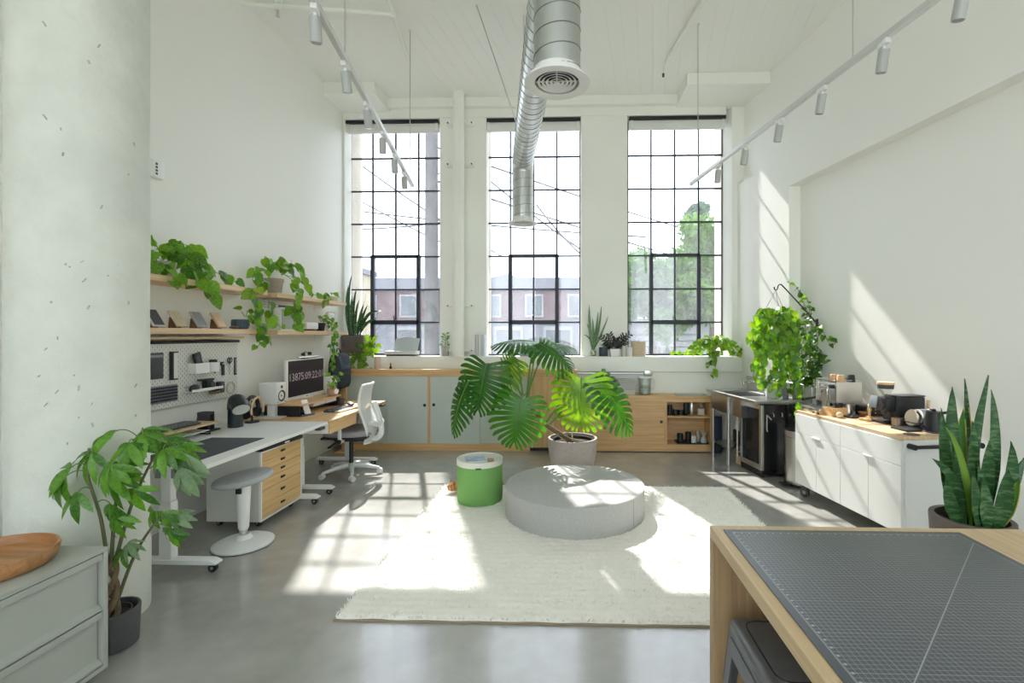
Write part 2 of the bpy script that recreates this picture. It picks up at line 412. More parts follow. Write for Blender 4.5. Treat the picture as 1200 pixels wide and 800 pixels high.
# big round column
COLM = mat('chipped_column_paint', (.68, .705, .64), .8, var=.07, vscale=4, bump=.7, bscale=16)
COLX, COLY, COLR = -2.66, 2.53, .285
cm = MB(); NC = 96
zs = [0, .05, .36, .372, .385, .40] + [.45 + .07 * i for i in range(64)]
zs = [z for z in zs if z < CEIL] + [CEIL]
vs_, fs_ = [], []
for z in zs:
    for j in range(NC):
        t = 2 * math.pi * j / NC
        r = COLR + (.006 if z < .375 else 0) + .004 * mnoise.noise(Vector((math.cos(t) * 3, math.sin(t) * 3, z * 2.5))) + .002 * mnoise.noise(Vector((math.cos(t) * 14, math.sin(t) * 14, z * 12)))
        vs_.append((COLX + r * math.cos(t), COLY + r * math.sin(t), z))
for i in range(len(zs) - 1):
    for j in range(NC): fs_.append((i * NC + j, i * NC + (j + 1) % NC, (i + 1) * NC + (j + 1) % NC, (i + 1) * NC + j))
cm.raw(vs_, fs_, COLM)
colo = struct('column', cm); colo['label'] = 'thick round white-painted concrete column at the left edge'
CHIP = mat('chipped_plaster_mark', (.46, .46, .41), .9, var=.3, vscale=60)
for k in range(30):                                     # small scars in the paint
    t = R(rng.uniform(-75, 5)); z = rng.uniform(1.0, 3.3); rr_ = COLR + .003
    sw, sh = rng.uniform(.003, .008), rng.uniform(.006, .022); tl = rng.uniform(-.9, .9)
    c_ = Vector((COLX + rr_ * math.cos(t), COLY + rr_ * math.sin(t), z))
    mb = MB().obox((0, 0, 0), .0022, sw * .5, sh * .6, (tl, 0, 0), CHIP, .0008)
    link('paint_chip', mb.mesh('paint_chip'), colo, c_, (0, 0, t))
# vertical drain pipe with clamps
p = MB().cyl((-1.515, 6.50, SILL), (-1.515, 6.50, 4.86), .078, WHITE_PAINT, n=28)
po = struct('pipe', p); po['label'] = 'white vertical drain pipe between the left and middle windows'
for z in (1.33, 1.95, 3.91, 4.48):
    part(po, 'clamp', MB().box(-1.70, -1.33, 6.57, 6.70, z - .012, z + .012, WHITE_PAINT).cyl((-1.515, 6.50, z - .02), (-1.515, 6.50, z + .02), .084, WHITE_PAINT, n=28))
    part(po, 'bolt', MB().cyl((-1.68, 6.575, z), (-1.68, 6.555, z), .010, DARK, n=8).cyl((-1.35, 6.575, z), (-1.35, 6.555, z), .010, DARK, n=8))
part(po, 'coupling', MB().cyl((-1.515, 6.50, 1.5), (-1.515, 6.50, 1.62), .086, WHITE_PAINT, n=28))
# conduit below the ledge
cd = MB().cyl((.05, 6.60, 1.02), (1.05, 6.60, 1.02), .012, STEEL, n=10)
co = struct('conduit', cd); co['label'] = 'thin steel conduit running below the window ledge'
part(co, 'junction_box', MB().rbox(1.03, 1.13, 6.57, 6.63, .985, 1.06, .006, STEEL))

# ------------------------------------------------------------------ outside
BRICKM = mat('far_brick', (.105, .058, .068), .9, var=.15, vscale=1.5)
GREYF = mat('far_render', (.125, .135, .165), .9, var=.08, vscale=.6)
PALEF = mat('far_trim', (.24, .25, .26), .8)
GLASSF = mat('far_window_glass', (.07, .09, .11), .2)
ASPH = mat('asphalt', (.14, .14, .145), .9, var=.15, vscale=2)
struct('ground_outside', MB().box(-45, 45, 7.28, 70, -.5, -.3, ASPH).box(-45, 45, -60, YB - .25, -.5, -.3, mat('pale_bounce_paving', (.50, .49, .46), .9, var=.1, vscale=1)))  # unseen pale paving behind the camera is added to bounce light indoors
fb = thing('brick_building', 'long mauve brick building across the street behind the left windows', 'building', (0, 26, -.3))
part(fb, 'wall', MB().box(-13.5, 1.6, 0, 8, 0, 4.25, BRICKM)); part(fb, 'parapet', MB().box(-13.6, 1.7, -.15, 8, 4.25, 4.95, GREYF))
part(fb, 'plinth', MB().box(-13.55, 1.65, -.1, 8, 0, 2.6, GREYF))
part(fb, 'roof_hut', MB().prism([(-4.9, 4.95), (-4.9, 5.15), (-3.6, 5.45), (-2.9, 5.15), (-2.9, 4.95)], 2, 4, GREYF))
for k in range(6):
    x = -11.6 + k * 2.3
    f = part(fb, 'window', MB().box(x, x + 1.0, -.08, .1, 2.8, 4.05, PALEF)); part(f, 'pane', MB().box(x + .1, x + .9, -.11, -.07, 2.9, 3.95, GLASSF))
for k in range(5):
    x = -12.2 + k * 2.7
    f = part(fb, 'shop_door', MB().box(x, x + 1.6, -.16, -.05, 0, 2.3, PALEF)); part(f, 'pane', MB().box(x + .15, x + 1.45, -.19, -.15, .9, 2.1, GLASSF))
cb = thing('cream_building', 'cream rendered building seen at the left edge of the left window', 'building', (-8.4, 17, -.3))
CREAM = mat('cream_render', (.34, .29, .19), .9, var=.08, vscale=2)
part(cb, 'wall', MB().box(-3, 0.75, 0, 1.5, 0, 4.1, CREAM)); part(cb, 'roof', MB().box(-3.1, .85, -.15, 1.6, 4.1, 4.3, GREYF))
part(cb, 'window', MB().box(-1.6, -.6, -.05, .05, 1.2, 2.7, GLASSF))
wb2 = thing('low_workshop', 'low pale workshop with shutters below the trees outside the right window', 'building', (7.5, 21, -.3))
part(wb2, 'wall', MB().box(-5.5, 4, 0, 5, 0, 2.35, PALEF)); part(wb2, 'roof', MB().box(-5.6, 4.1, -.2, 5, 2.35, 2.55, GREYF))
for k in range(5):
    sh_ = part(wb2, 'shutter', MB().box(-5.0 + k * 1.8, -3.7 + k * 1.8, -.06, .04, .2, 1.9, GREYF))
    for q in range(6): part(sh_, 'slat', MB().box(-4.95 + k * 1.8, -3.75 + k * 1.8, -.09, -.05, .3 + q * .26, .5 + q * .26, PALEF))
POLE = mat('weathered_pole', (.06, .058, .062), .9, var=.25, vscale=3, bump=.3, stretch=(8, 8, .5))
pl = thing('utility_pole', 'thick weathered utility pole right outside the left window', 'pole', (-3.25, 11.2, -.3))
part(pl, 'shaft', MB().cyl((0, 0, 0), (0, 0, 9.5), .17, POLE, r1=.14, n=20))
part(pl, 'bracket', MB().tube([(.14, -.05, 5.6), (.35, -.05, 5.75), (.35, -.05, 5.45), (.15, -.05, 5.3)], .02, GREYF, closed=True)); part(pl, 'insulator', MB().cyl((.3, -.05, 5.7), (.3, -.05, 5.9), .05, PALEF))
WIREM = mat('cable_black', (.05, .05, .06), .7)
for k, (a, b_) in enumerate([((-9, 16, 7.2), (-2.8, 15, 3.9)), ((-9, 15, 5.8), (2.4, 15, 4.6)), ((-3.4, 14, 7.0), (.9, 14.2, 3.7)), ((-6.6, 14, 6.9), (-2.0, 14.4, 3.9)),
                             ((-3.2, 11.2, 6.0), (8, 24, 6.2)), ((-3.2, 11.2, 5.2), (9, 22, 4.0)), ((-7.5, 15, 4.9), (-2.9, 15, 5.3)), ((-.9, 13, 5.1), (.7, 13.4, 3.5))]):
    a, b_ = Vector(a), Vector(b_); mid = (a + b_) / 2 - Vector((0, 0, .25))
    solo('overhead_cable', ['cable from the cream building sloping down to the right', 'nearly level cable crossing the left window', 'thick cable sloping down across the middle window',
         'cable sloping down behind the utility pole', 'cable leaving the pole above the workshop', 'cable running from the pole across the right window', 'thin rising cable in the left window',
         'short steep cable in the middle window'][k], 'cable', MB().tube(bez(a, mid, b_, 10), .026, WIREM, 5))
# trees outside the right window
FARLEAF = leaf_mat('far_foliage', (.035, .11, .014), (.12, .25, .03), .2, .9, spec=.05)
FARLEAF2 = leaf_mat('far_foliage_blue', (.025, .07, .04), (.07, .15, .08), .2, .9, spec=.05)
BARK = mat('bark', (.10, .075, .05), .9, var=.3, vscale=12, bump=.5)
def far_tree(name, label, loc, h, crown, m, seed, n=9000, ls=.15):
    rg = random.Random(seed); t = thing(name, label, 'tree', loc, 0, 'trees outside the right window')
    part(t, 'trunk', MB().tube([(0, 0, 0), (.05, .02, h * .35), (-.05, .05, h * .7)], [.16, .12, .06], BARK))
    for k in range(5):
        a = k * 1.3; part(t, 'branch', MB().tube([(0, 0, h * .3 + k * .2), (math.cos(a) * crown * .4, math.sin(a) * crown * .4, h * .5 + k * .25)], [.06, .02], BARK, 6))
    vs, fs = [], []
    blobs = [(rg.uniform(-.7, .7) * crown, rg.uniform(-.6, .6) * crown, h * rg.uniform(.42, .88), crown * rg.uniform(.28, .45)) for _ in range(26)]
    for k in range(n):
        bx, by, bz, br = rg.choice(blobs)
        d = Vector((rg.gauss(0, 1), rg.gauss(0, 1), rg.gauss(0, .9))).normalized() * br * rg.uniform(.45, 1.02)
        c = Vector((bx, by, bz)) + d; u = Vector((rg.gauss(0, 1), rg.gauss(0, 1), rg.gauss(0, 1))).normalized(); v = u.orthogonal().normalized()
        s_ = ls * rg.uniform(.6, 1.3); i = len(vs)
        vs += [c - u * s_, c + v * s_ * .45, c + u * s_, c - v * s_ * .45]; fs.append((i, i + 1, i + 2, i + 3))
    o = part(t, 'foliage', MB().raw(vs, fs, m)); o['kind'] = 'stuff'
    return t
far_tree('broadleaf_tree', 'broad bright green tree filling the left part of the right window', (2.95, 17.2, -.3), 5.0, 1.5, FARLEAF, 3)
far_tree('broadleaf_tree', 'bright green tree at the right part of the right window', (4.9, 16.6, -.3), 6.1, 1.5, FARLEAF, 5)
far_tree('conifer_tree', 'taller bluish green tree rising behind the bright green ones', (5.75, 18.8, -.3), 7.8, 1.25, FARLEAF2, 9)
# ================================================================== ceiling services
GALV = mat('galvanised_steel', (.56, .58, .57), .32, metal=1.0, var=.10, vscale=5, bump=.03, bscale=30)
SEAM = mat('duct_seam', (.30, .31, .31), .4, metal=1.0)
DR = .1265; DZ = 3.68; DIFZ = 2.92
dn, df = Vector((-.066, 2.60, 0)), Vector((-.572, 5.87, 0))
dd = (df - dn).normalized(); start = dn - dd * 3.2
duct = thing('spiral_duct', 'round spiral-seamed galvanised duct hanging below the ceiling', 'duct', (0, 0, DZ))
er = .15; ec = df - dd * er
pts = [start, ec - dd * .001] + [ec + dd * er * math.sin(a) + Vector((0, 0, -er + er * math.cos(a))) for a in [R(10 * i) for i in range(1, 10)]]
part(duct, 'main_run', MB().tube([start, ec], DR, GALV, 40))
part(duct, 'elbow', MB().tube([ec] + [ec + dd * er * math.sin(R(a)) + Vector((0, 0, -er + er * math.cos(R(a)))) for a in range(9, 91, 9)], DR + .002, GALV, 40))
part(duct, 'drop', MB().tube([df + Vector((0, 0, -er)), df + Vector((0, 0, DIFZ - DZ + .062))], DR, GALV, 40))
part(duct, 'drop', MB().tube([dn + Vector((0, 0, -.05)), dn + Vector((0, 0, DIFZ - DZ + .062))], DR, GALV, 40))
def helix(p0, d, L, pitch, r, rr=.003, n=24):
    a = d.orthogonal().normalized(); b = d.cross(a); k = int(L / pitch * n); out = []
    for i in range(k + 1):
        t = 2 * math.pi * i / n; out.append(p0 + d * (i * pitch / n) + (a * math.cos(t) + b * math.sin(t)) * r)
    return MB().tube(out, rr, SEAM, 5)
part(duct, 'spiral_seam', helix(start, dd, (ec - start).length, .105, DR + .001))
part(duct, 'spiral_seam', helix(df + Vector((0, 0, -er)), Vector((0, 0, -1)), DZ - er - DIFZ - .03, .105, DR + .001))
part(duct, 'spiral_seam', helix(dn + Vector((0, 0, -.1)), Vector((0, 0, -1)), DZ - .1 - DIFZ - .03, .105, DR + .001))
DIFW = mat('diffuser_white', (.78, .78, .76), .45)
for k, (c_, nm) in enumerate(((dn, 'large round white ring air diffuser at the near end of the duct'), (df, 'smaller-looking round air diffuser at the far end of the duct'))):
    t = thing('air_diffuser', nm, 'air diffuser', (c_.x, c_.y, DIFZ), 0, 'round diffusers under the duct')
    part(t, 'flange', MB().lathe([(.127, .064), (.135, .012), (.176, .004), (.178, -.006), (.150, -.012), (.122, -.004), (.118, .03)], DIFW, n=48))
    for i, r in enumerate((.100, .078, .056, .034)):
        part(t, 'ring', MB().lathe([(r - .006, .006), (r + .005, -.002), (r + .0065, .0), (r - .0045, .008), (r - .006, .006)], DIFW, n=40))
    part(t, 'centre_cone', MB().lathe([(.0001, .02), (.012, .0), (.018, -.006), (.014, -.007), (.0001, -.003)], DIFW, n=24))
    part(t, 'spoke', MB().box(-.115, .115, -.003, .003, .004, .010, DIFW).box(-.003, .003, -.115, .115, .004, .010, DIFW))
    part(t, 'throat', MB().lathe([(.119, .028), (.1195, .058), (.0001, .058)], BLACK, n=32))
# hangers for the duct
solo('hanger_wire', 'slanting wire from the ceiling to the side of the duct', 'wire', MB().tube([(-.93, 4.77, CEIL), (-.535, 4.95, DZ + .03)], .006, STEEL, 6))
solo('hanger_wire', 'upright threaded rod from the ceiling to the duct', 'wire', MB().tube([(-.47, 4.94, CEIL), (-.45, 4.94, DZ + .10)], .005, STEEL, 6))
# track lighting
TRACKM = mat('track_aluminium', (.70, .71, .71), .35, metal=.6)
LENS = mat('spot_lens', (.25, .25, .27), .2)
SPOTM = mat('spotlight_grey_white', (.44, .455, .44), .5)
def spot_proto():
    t = thing('track_spotlight', 'x', 'spotlight')
    part(t, 'adaptor', MB().rbox(-.016, .016, -.04, .04, -.03, .0, .004, WHITE2).cyl((0, 0, -.03), (0, 0, -.055), .010, WHITE2))
    h = part(t, 'head', MB().cyl((0, 0, -.05), (0, .028, -.165), .028, SPOTM, n=24).sphere((0, 0, -.055), .016, WHITE2))
    part(h, 'lens', MB().cyl((0, .0278, -.1645), (0, .0287, -.168), .022, LENS, n=20))
    return t
proto = spot_proto(); first = [True]
ORD = ['nearest', 'second nearest', 'third', 'fourth', 'fifth', 'farthest']
def track(p0, p1, ys, rods, side):
    p0, p1 = Vector(p0), Vector(p1); d = (p1 - p0).normalized()
    tr = thing('lighting_track', 'long %s ceiling lighting track hung on thin rods' % side, 'lighting track', p0, 0, 'lighting tracks')
    a = math.atan2(-d.x, d.y); tr.rotation_euler = (0, 0, a); L = (p1 - p0).length
    part(tr, 'rail', MB().box(-.018, .018, 0, L, 0, .035, TRACKM), .004)
    part(tr, 'end_cap', MB().box(-.019, .019, L, L + .012, -.001, .036, WHITE2))
    for y in rods:
        l_ = (y - p0.y) / d.y
        part(tr, 'rod', MB().cyl((0, l_, .03), (0, l_, CEIL - p0.z), .005, STEEL, n=8)); part(tr, 'ceiling_cap', MB().cyl((0, l_, CEIL - p0.z - .015), (0, l_, CEIL - p0.z), .018, WHITE2, n=12))
    for i, y in enumerate(ys):
        l_ = (y - p0.y) / d.y; q = p0 + d * l_
        s_ = proto if first[0] else copy_tree(proto); first[0] = False
        s_.location = (q.x, q.y, q.z); s_.rotation_euler = (0, 0, a + R(rng.uniform(-10, 10)))
        tag(s_, '%s white cylinder spotlight on the %s lighting track' % (ORD[i], side), 'spotlight', 'spotlights on the %s track' % side)
track((-1.155, 1.6, 3.2), (-1.754, 5.29, 3.2), (2.37, 2.87, 3.37, 3.85, 4.32, 4.80), (2.86, 5.15), 'left')
track((1.955, 1.6, 3.2), (1.348, 5.32, 3.2), (2.29, 2.74, 3.24, 3.71, 4.20, 4.69), (2.97, 5.15), 'right')
# sprinkler pipes under the ceiling
sp = MB().tube([(XL + .0, 4.60, 4.80), (-1.80, 4.80, 4.80)], .022, WHITE_PAINT, 10)
s_ = struct('ceiling_pipe', sp); s_['label'] = 'white sprinkler pipe crossing the ceiling to the left wall'
part(s_, 'pipe_run', MB().tube([(-1.65, 3.9, 4.80), (-1.90, 5.6, 4.80)], .022, WHITE_PAINT, 10)); part(s_, 'tee', MB().sphere((-1.785, 4.80, 4.80), .036, WHITE_PAINT))
part(s_, 'hanger', MB().tube([(-2.9, 4.64, CEIL), (-2.92, 4.64, 4.76), (-2.86, 4.64, 4.76), (-2.84, 4.64, CEIL)], .006, WHITE_PAINT, 6)); part(s_, 'sprinkler_head', MB().cyl((-2.88, 4.64, 4.76), (-2.88, 4.64, 4.70), .012, STEEL, n=8).cyl((-2.88, 4.64, 4.70), (-2.88, 4.64, 4.695), .022, STEEL, n=10))
sp = MB().tube([(1.42, 3.9, 4.82), (1.17, 5.75, 4.82)], .024, WHITE_PAINT, 10)
s_ = struct('ceiling_pipe', sp); s_['label'] = 'white sprinkler pipe under the ceiling near the right track'
part(s_, 'sprinkler_head', MB().tube([(1.165, 5.78, 4.82), (1.15, 5.86, 4.80), (1.15, 5.88, 4.74)], .010, WHITE_PAINT, 8).cyl((1.15, 5.88, 4.74), (1.15, 5.88, 4.70), .014, DARK, n=8))
# small sensor on the left wall beside the column
t = thing('wall_sensor', 'small white slotted sensor box on the left wall beside the column', 'sensor', (XL, 3.60, 2.76))
part(t, 'case', MB().rbox(0, .05, -.055, .055, 0, .13, .006, WHITE2)); 
for k in range(4): part(t, 'slot', MB().box(.049, .052, -.03, -.012, .02 + k * .025, .036 + k * .025, DARK))
# ================================================================== large furniture
# ---- cutting table in the foreground
tb = thing('work_table', 'large pale plywood work table with waterfall end panel in the foreground', 'table', (.479, .12, 0))
TWD, TLN = 1.022, 1.525
part(tb, 'tabletop', MB().box(0, TWD, 0, TLN, .862, .90, BIRCH), .002)
part(tb, 'end_panel', MB().box(0, TWD, TLN - .038, TLN, 0, .862, BIRCH_SHADE_Z), .002); part(tb, 'end_panel', MB().box(0, TWD, 0, .038, 0, .862, BIRCH_SHADE_Z), .002)
part(tb, 'stretcher', MB().box(.47, .55, .038, TLN - .038, .70, .862, BIRCH))
def mat_grid():
    m = bpy.data.materials.new('cutting_mat_print'); m.use_nodes = True; nt = m.node_tree; b = nt.nodes['Principled BSDF']
    tc = nt.nodes.new('ShaderNodeTexCoord'); sx = nt.nodes.new('ShaderNodeSeparateXYZ'); nt.links.new(tc.outputs['Object'], sx.inputs[0])
    def mth(op, a, b_=None, c_=None):
        n = nt.nodes.new('ShaderNodeMath'); n.operation = op
        for i, v in enumerate((a, b_, c_)):
            if v is None: continue
            if isinstance(v, (int, float)): n.inputs[i].default_value = v
            else: nt.links.new(v, n.inputs[i])
        return n.outputs[0]
    def line(src, pitch, w):
        f = mth('FRACT', mth('DIVIDE', src, pitch)); d = mth('ABSOLUTE', mth('SUBTRACT', f, .5))
        return mth('GREATER_THAN', d, .5 - w / pitch / 2)
    X, Y = sx.outputs[0], sx.outputs[1]
    MWD, MLN = .767, 1.30
    inx = mth('MULTIPLY', mth('GREATER_THAN', X, .022), mth('LESS_THAN', X, MWD - .022))
    iny = mth('MULTIPLY', mth('GREATER_THAN', Y, .022), mth('LESS_THAN', Y, MLN - .022))
    inside = mth('MULTIPLY', inx, iny)
    fine = mth('MAXIMUM', line(X, .0125, .0011), line(Y, .0125, .0011)); bold = mth('MAXIMUM', line(X, .125, .0013), line(Y, .125, .0013))
    dg = mth('LESS_THAN', mth('ABSOLUTE', mth('SUBTRACT', mth('SUBTRACT', Y, X), MLN - .10 - MWD + .041)), .0017)
    g = mth('MAXIMUM', mth('MULTIPLY', fine, .55), mth('MAXIMUM', mth('MULTIPLY', bold, .66), mth('MULTIPLY', dg, .7)))
    g = mth('MULTIPLY', g, inside)
    # border line and little printed figures along the rims
    def near(v, t, w): return mth('LESS_THAN', mth('ABSOLUTE', mth('SUBTRACT', v, t)), w)
    rim = mth('MULTIPLY', mth('MAXIMUM', near(X, .022, .0009), near(X, MWD - .022, .0009)), iny)
    rim = mth('MAXIMUM', rim, mth('MULTIPLY', mth('MAXIMUM', near(Y, .022, .0009), near(Y, MLN - .022, .0009)), inx))
    fig = mth('MULTIPLY', mth('MULTIPLY', near(X, .030, .0028), line(Y, .025, .006)), iny)
    fig = mth('MAXIMUM', fig, mth('MULTIPLY', mth('MULTIPLY', near(Y, MLN - .030, .0028), line(X, .025, .006)), inx))
    g = mth('MAXIMUM', g, mth('MAXIMUM', mth('MULTIPLY', rim, .7), mth('MULTIPLY', fig, .8)))
    r = nt.nodes.new('ShaderNodeValToRGB'); r.color_ramp.elements[0].color = (.082, .090, .103, 1); r.color_ramp.elements[1].color = (.45, .47, .48, 1)
    nt.links.new(g, r.inputs['Fac']); nt.links.new(r.outputs['Color'], b.inputs['Base Color'])
    b.inputs['Roughness'].default_value = .42
    return m
solo('cutting_mat', 'dark grey gridded cutting mat lying on the work table', 'cutting mat', MB().rbox(0, .767, 0, 1.30, 0, .003, .001, mat_grid()), (.512, .305, .9005))
# ---- metal stool under the table
STOOLM = mat('gunmetal_paint', (.15, .155, .165), .38, metal=.35, var=.1, vscale=20)
ms = thing('metal_stool', 'gunmetal sheet-metal stool tucked under the work table', 'stool', (.667, 1.365, 0.012))
hw = .165; sm = MB()
sm.rbox(-hw, hw, -hw, hw, .585, .65, .022, STOOLM, 3)
part(ms, 'seat', sm); part(ms, 'seat_inset', MB().rbox(-hw + .035, hw - .035, -hw + .035, hw - .035, .645, .6525, .0035, STOOLM))
ri = []
for a in range(0, 360, 10):
    c_, s_ = math.cos(R(a)), math.sin(R(a)); e = .25
    ri.append((math.copysign(abs(c_) ** e, c_) * (hw - .034), math.copysign(abs(s_) ** e, s_) * (hw - .034), .6515))
part(ms, 'pressed_groove', MB().tube(ri, .0022, BLACKM, 5, closed=True))
for sx in (-1, 1):
    for sy in (-1, 1):
        a, b_ = hw - .004, hw + .05; w_ = .048
        lg = MB()
        for ax in (0, 1):                                    # folded angle leg, splayed
            if ax == 0: q = [(sx * a, sy * a), (sx * (a - w_), sy * a)], [(sx * b_, sy * b_), (sx * (b_ - .03), sy * b_)]
            else: q = [(sx * a, sy * a), (sx * a, sy * (a - w_))], [(sx * b_, sy * b_), (sx * b_, sy * (b_ - .03))]
            t_ = .006; off = (0, -sy * t_) if ax == 0 else (-sx * t_, 0)
            vs = [(*q[0][0], .62), (*q[0][1], .62), (*q[1][1], 0), (*q[1][0], 0)]; vs += [(x + off[0], y + off[1], z) for x, y, z in vs]
            lg.raw(vs, [(0, 1, 2, 3), (7, 6, 5, 4), (0, 4, 5, 1), (1, 5, 6, 2), (2, 6, 7, 3), (3, 7, 4, 0)], STOOLM)
        part(ms, 'leg', lg)
for sx in (-1, 1):
    part(ms, 'apron', MB().box(sx * hw - .002, sx * hw + .003, -hw + .03, hw - .03, .545, .60, STOOLM)); part(ms, 'apron', MB().box(-hw + .03, hw - .03, sx * hw - .002, sx * hw + .003, .545, .60, STOOLM))
    part(ms, 'brace', MB().box(-.19, .19, sx * .186 - .006, sx * .186 + .006, .24, .27, STOOLM)); part(ms, 'brace', MB().box(sx * .186 - .006, sx * .186 + .006, -.186, .186, .24, .27, STOOLM))
# ---- grey drawer cabinet at the left edge
SAGEG = mat('sage_grey_lacquer', (.40, .42, .375), .45, var=.02)
SAGEL = mat('sage_grey_face', (.42, .44, .395), .5)
dc = thing('drawer_cabinet', 'low sage grey two-drawer cabinet on castors beside the column', 'cabinet', (-2.54, .95, 0))
CW, CL, CH = .47, 1.135, .60
bd = MB().box(0, CW, 0, CL, CH - .018, CH, SAGEG).box(0, CW, 0, CL, .06, .078, SAGEG).box(0, CW, 0, .02, .078, CH - .018, SAGEG).box(0, CW, CL - .02, CL, .078, CH - .018, SAGEG).box(0, .02, .02, CL - .02, .078, CH - .018, SAGEG)
part(dc, 'carcass', bd, .0015)
for z0, z1 in ((.085, .32), (.327, CH - .022)):
    d_ = part(dc, 'drawer', MB().box(.02, CW - .026, .024, CL - .024, z0, z1, SAGEL)); 
    part(d_, 'front_rail', MB().box(CW - .026, CW - .003, .024, CL - .024, z1 - .028, z1, SAGEG), .001); part(d_, 'lower_lip', MB().prism([(CW - .026, z0), (CW - .004, z0), (CW - .004, z0 + .008), (CW - .026, z0 + .026)], .024, CL - .024, SAGEG, 'y'))
def castor(t, x, y, r=.028, m=None, rz=0, z=None):
    m = m or BLACK
    o = MB().cyl((-.012, 0, r), (.012, 0, r), r, m, n=18).cyl((-.016, 0, r), (.016, 0, r), r * .4, GREY, n=10)
    o.tube([(0, -r * .9, r * 1.6), (0, -.002, r * 2.1), (0, .006, r * 2.3)], .006, BLACKM, 6).box(-.016, .016, -r * .6, r * .7, r * 1.75, r * 2.15, m)
    p = part(t, 'castor', o); p.location = (x, y, 0); p.rotation_euler = (0, 0, rz); return p
for x in (.06, CW - .06):
    for y in (.08, CL - .08): castor(dc, x, y, .027)
# ---- rug
RUGX0, RUGX1, RUGY0, RUGY1 = -1.272, 1.575, 2.555, 4.845
RUGM = mat('cream_wool_pile', (.86, .845, .785), .95, var=.02, vscale=25, spec=.1)
rx = thing('rug', 'large cream shag rug under the round pouf', 'rug', (RUGX0, RUGY0, 0))
nx, ny = 230, 185; vs, fs = [], []; wX, wY = RUGX1 - RUGX0, RUGY1 - RUGY0
for j in range(ny + 1):
    for i in range(nx + 1):
        x, y = wX * i / nx, wY * j / ny; e = min(x, wX - x, y, wY - y); edge = min(1, e / .03) ** .5
        h = .006 + edge * (.020 + .005 * mnoise.noise(Vector((x * 9, y * 9, 0))) + .005 * mnoise.noise(Vector((x * 38, y * 38, 3))) + .004 * math.sin(y * 95 + 2 * mnoise.noise(Vector((x * 6, y * 6, 1)))) * .6)
        wob = .008 * mnoise.noise(Vector((x * 7, y * 7, 9))) if e < .02 else 0
        vs.append((x + (wob if x < .02 or x > wX - .02 else 0), y + (wob if y < .02 or y > wY - .02 else 0), max(.002, h) if e > 1e-6 else .001))
for j in range(ny):
    for i in range(nx): a = j * (nx + 1) + i; fs.append((a, a + 1, a + nx + 2, a + nx + 1))
part(rx, 'backing', MB().raw(vs, fs, RUGM))
vs, fs = [], []
for k in range(70000):
    x, y = rng.uniform(0, wX), rng.uniform(0, wY)
    if math.hypot(x - 1.319, y - 1.591) < .56 or math.hypot(x - .446, y - 1.845) < .19: continue
    a = rng.uniform(0, 6.28); l = rng.uniform(.012, .024); w_ = rng.uniform(.003, .006); t_ = rng.uniform(.3, 1.0); i = len(vs)
    cx_, cy_ = math.cos(a), math.sin(a)
    vs += [(x - cy_ * w_, y + cx_ * w_, .016), (x + cy_ * w_, y - cx_ * w_, .016), (x + cx_ * l * t_, y + cy_ * l * t_, .018 + l * .75)]; fs.append((i, i + 1, i + 2))
pl_ = part(rx, 'pile', MB().raw(vs, fs, RUGM), ang=180); pl_['kind'] = 'stuff'
part(rx, 'binding', MB().box(-.006, wX + .006, -.006, .012, .001, .008, mat('rug_binding', (.33, .26, .18), .9)))
# ---- round pouf
FELT = mat('grey_felt', (.44, .445, .43), .95, var=.15, vscale=170, bump=.12, bscale=300, spec=.15)
pf = thing('round_pouf', 'large round grey felt pouf on the cream rug', 'pouf', (.047, 4.146, .012))
part(pf, 'side', MB().lathe([(.585, 0), (.594, .006), (.596, .02), (.596, .238), (.592, .248)], FELT, n=96)); 
part(pf, 'top', MB().lathe([(.592, .248), (.585, .254), (.3, .257), (.0001, .258)], FELT, n=96))
part(pf, 'piping', MB().tube([(.593 * math.cos(R(a)), .593 * math.sin(R(a)), .2485) for a in range(0, 360, 4)], .0035, FELT, 6, closed=True))
part(pf, 'seam', MB().tube([(.5965 * math.cos(R(-40)), .5965 * math.sin(R(-40)), z / 100) for z in range(1, 25)], .0022, mat('felt_seam', (.3, .3, .29), .9), 5))
# ---- green drum stool
GREENF = mat('green_felt', (.17, .36, .11), .9, var=.10, vscale=200, bump=.1, bscale=260, spec=.2)
LIDW = mat('pale_lid', (.66, .67, .60), .5)
gs = thing('drum_stool', 'green felt drum-shaped storage stool with a pale lid on the rug', 'stool', (-.826, 4.40, .019))
part(gs, 'body', MB().lathe([(.196, 0), (.203, .01), (.207, .05), (.209, .2), (.207, .345), (.203, .35)], GREENF, n=64))
part(gs, 'lid', MB().lathe([(.205, .342), (.210, .345), (.211, .392), (.207, .396), (.202, .395), (.199, .380), (.10, .378), (.0001, .378)], LIDW, n=64))
part(gs, 'pull_notch', MB().box(.0, .05, -.2125, -.19, .338, .352, DARK))
bk = thing('magazine', 'open magazine with a blue cover lying on the green stool lid', 'magazine', (-.85, 4.40, .3975), R(18))
part(bk, 'pages', MB().box(-.11, .07, -.09, .09, 0, .006, WHITE2)); part(bk, 'cover', MB().box(-.112, .072, -.092, .092, .006, .008, mat('magazine_cover', (.35, .46, .62), .35, var=.35, vscale=14)))
solo('wooden_box', 'small reddish wooden box beside the magazine on the stool lid', 'box', MB().rbox(-.03, .03, -.02, .02, 0, .025, .003, wood('rosewood', (.22, .12, .08), (.36, .22, .15))), (-.715, 4.33, .398), R(10), bev=0)
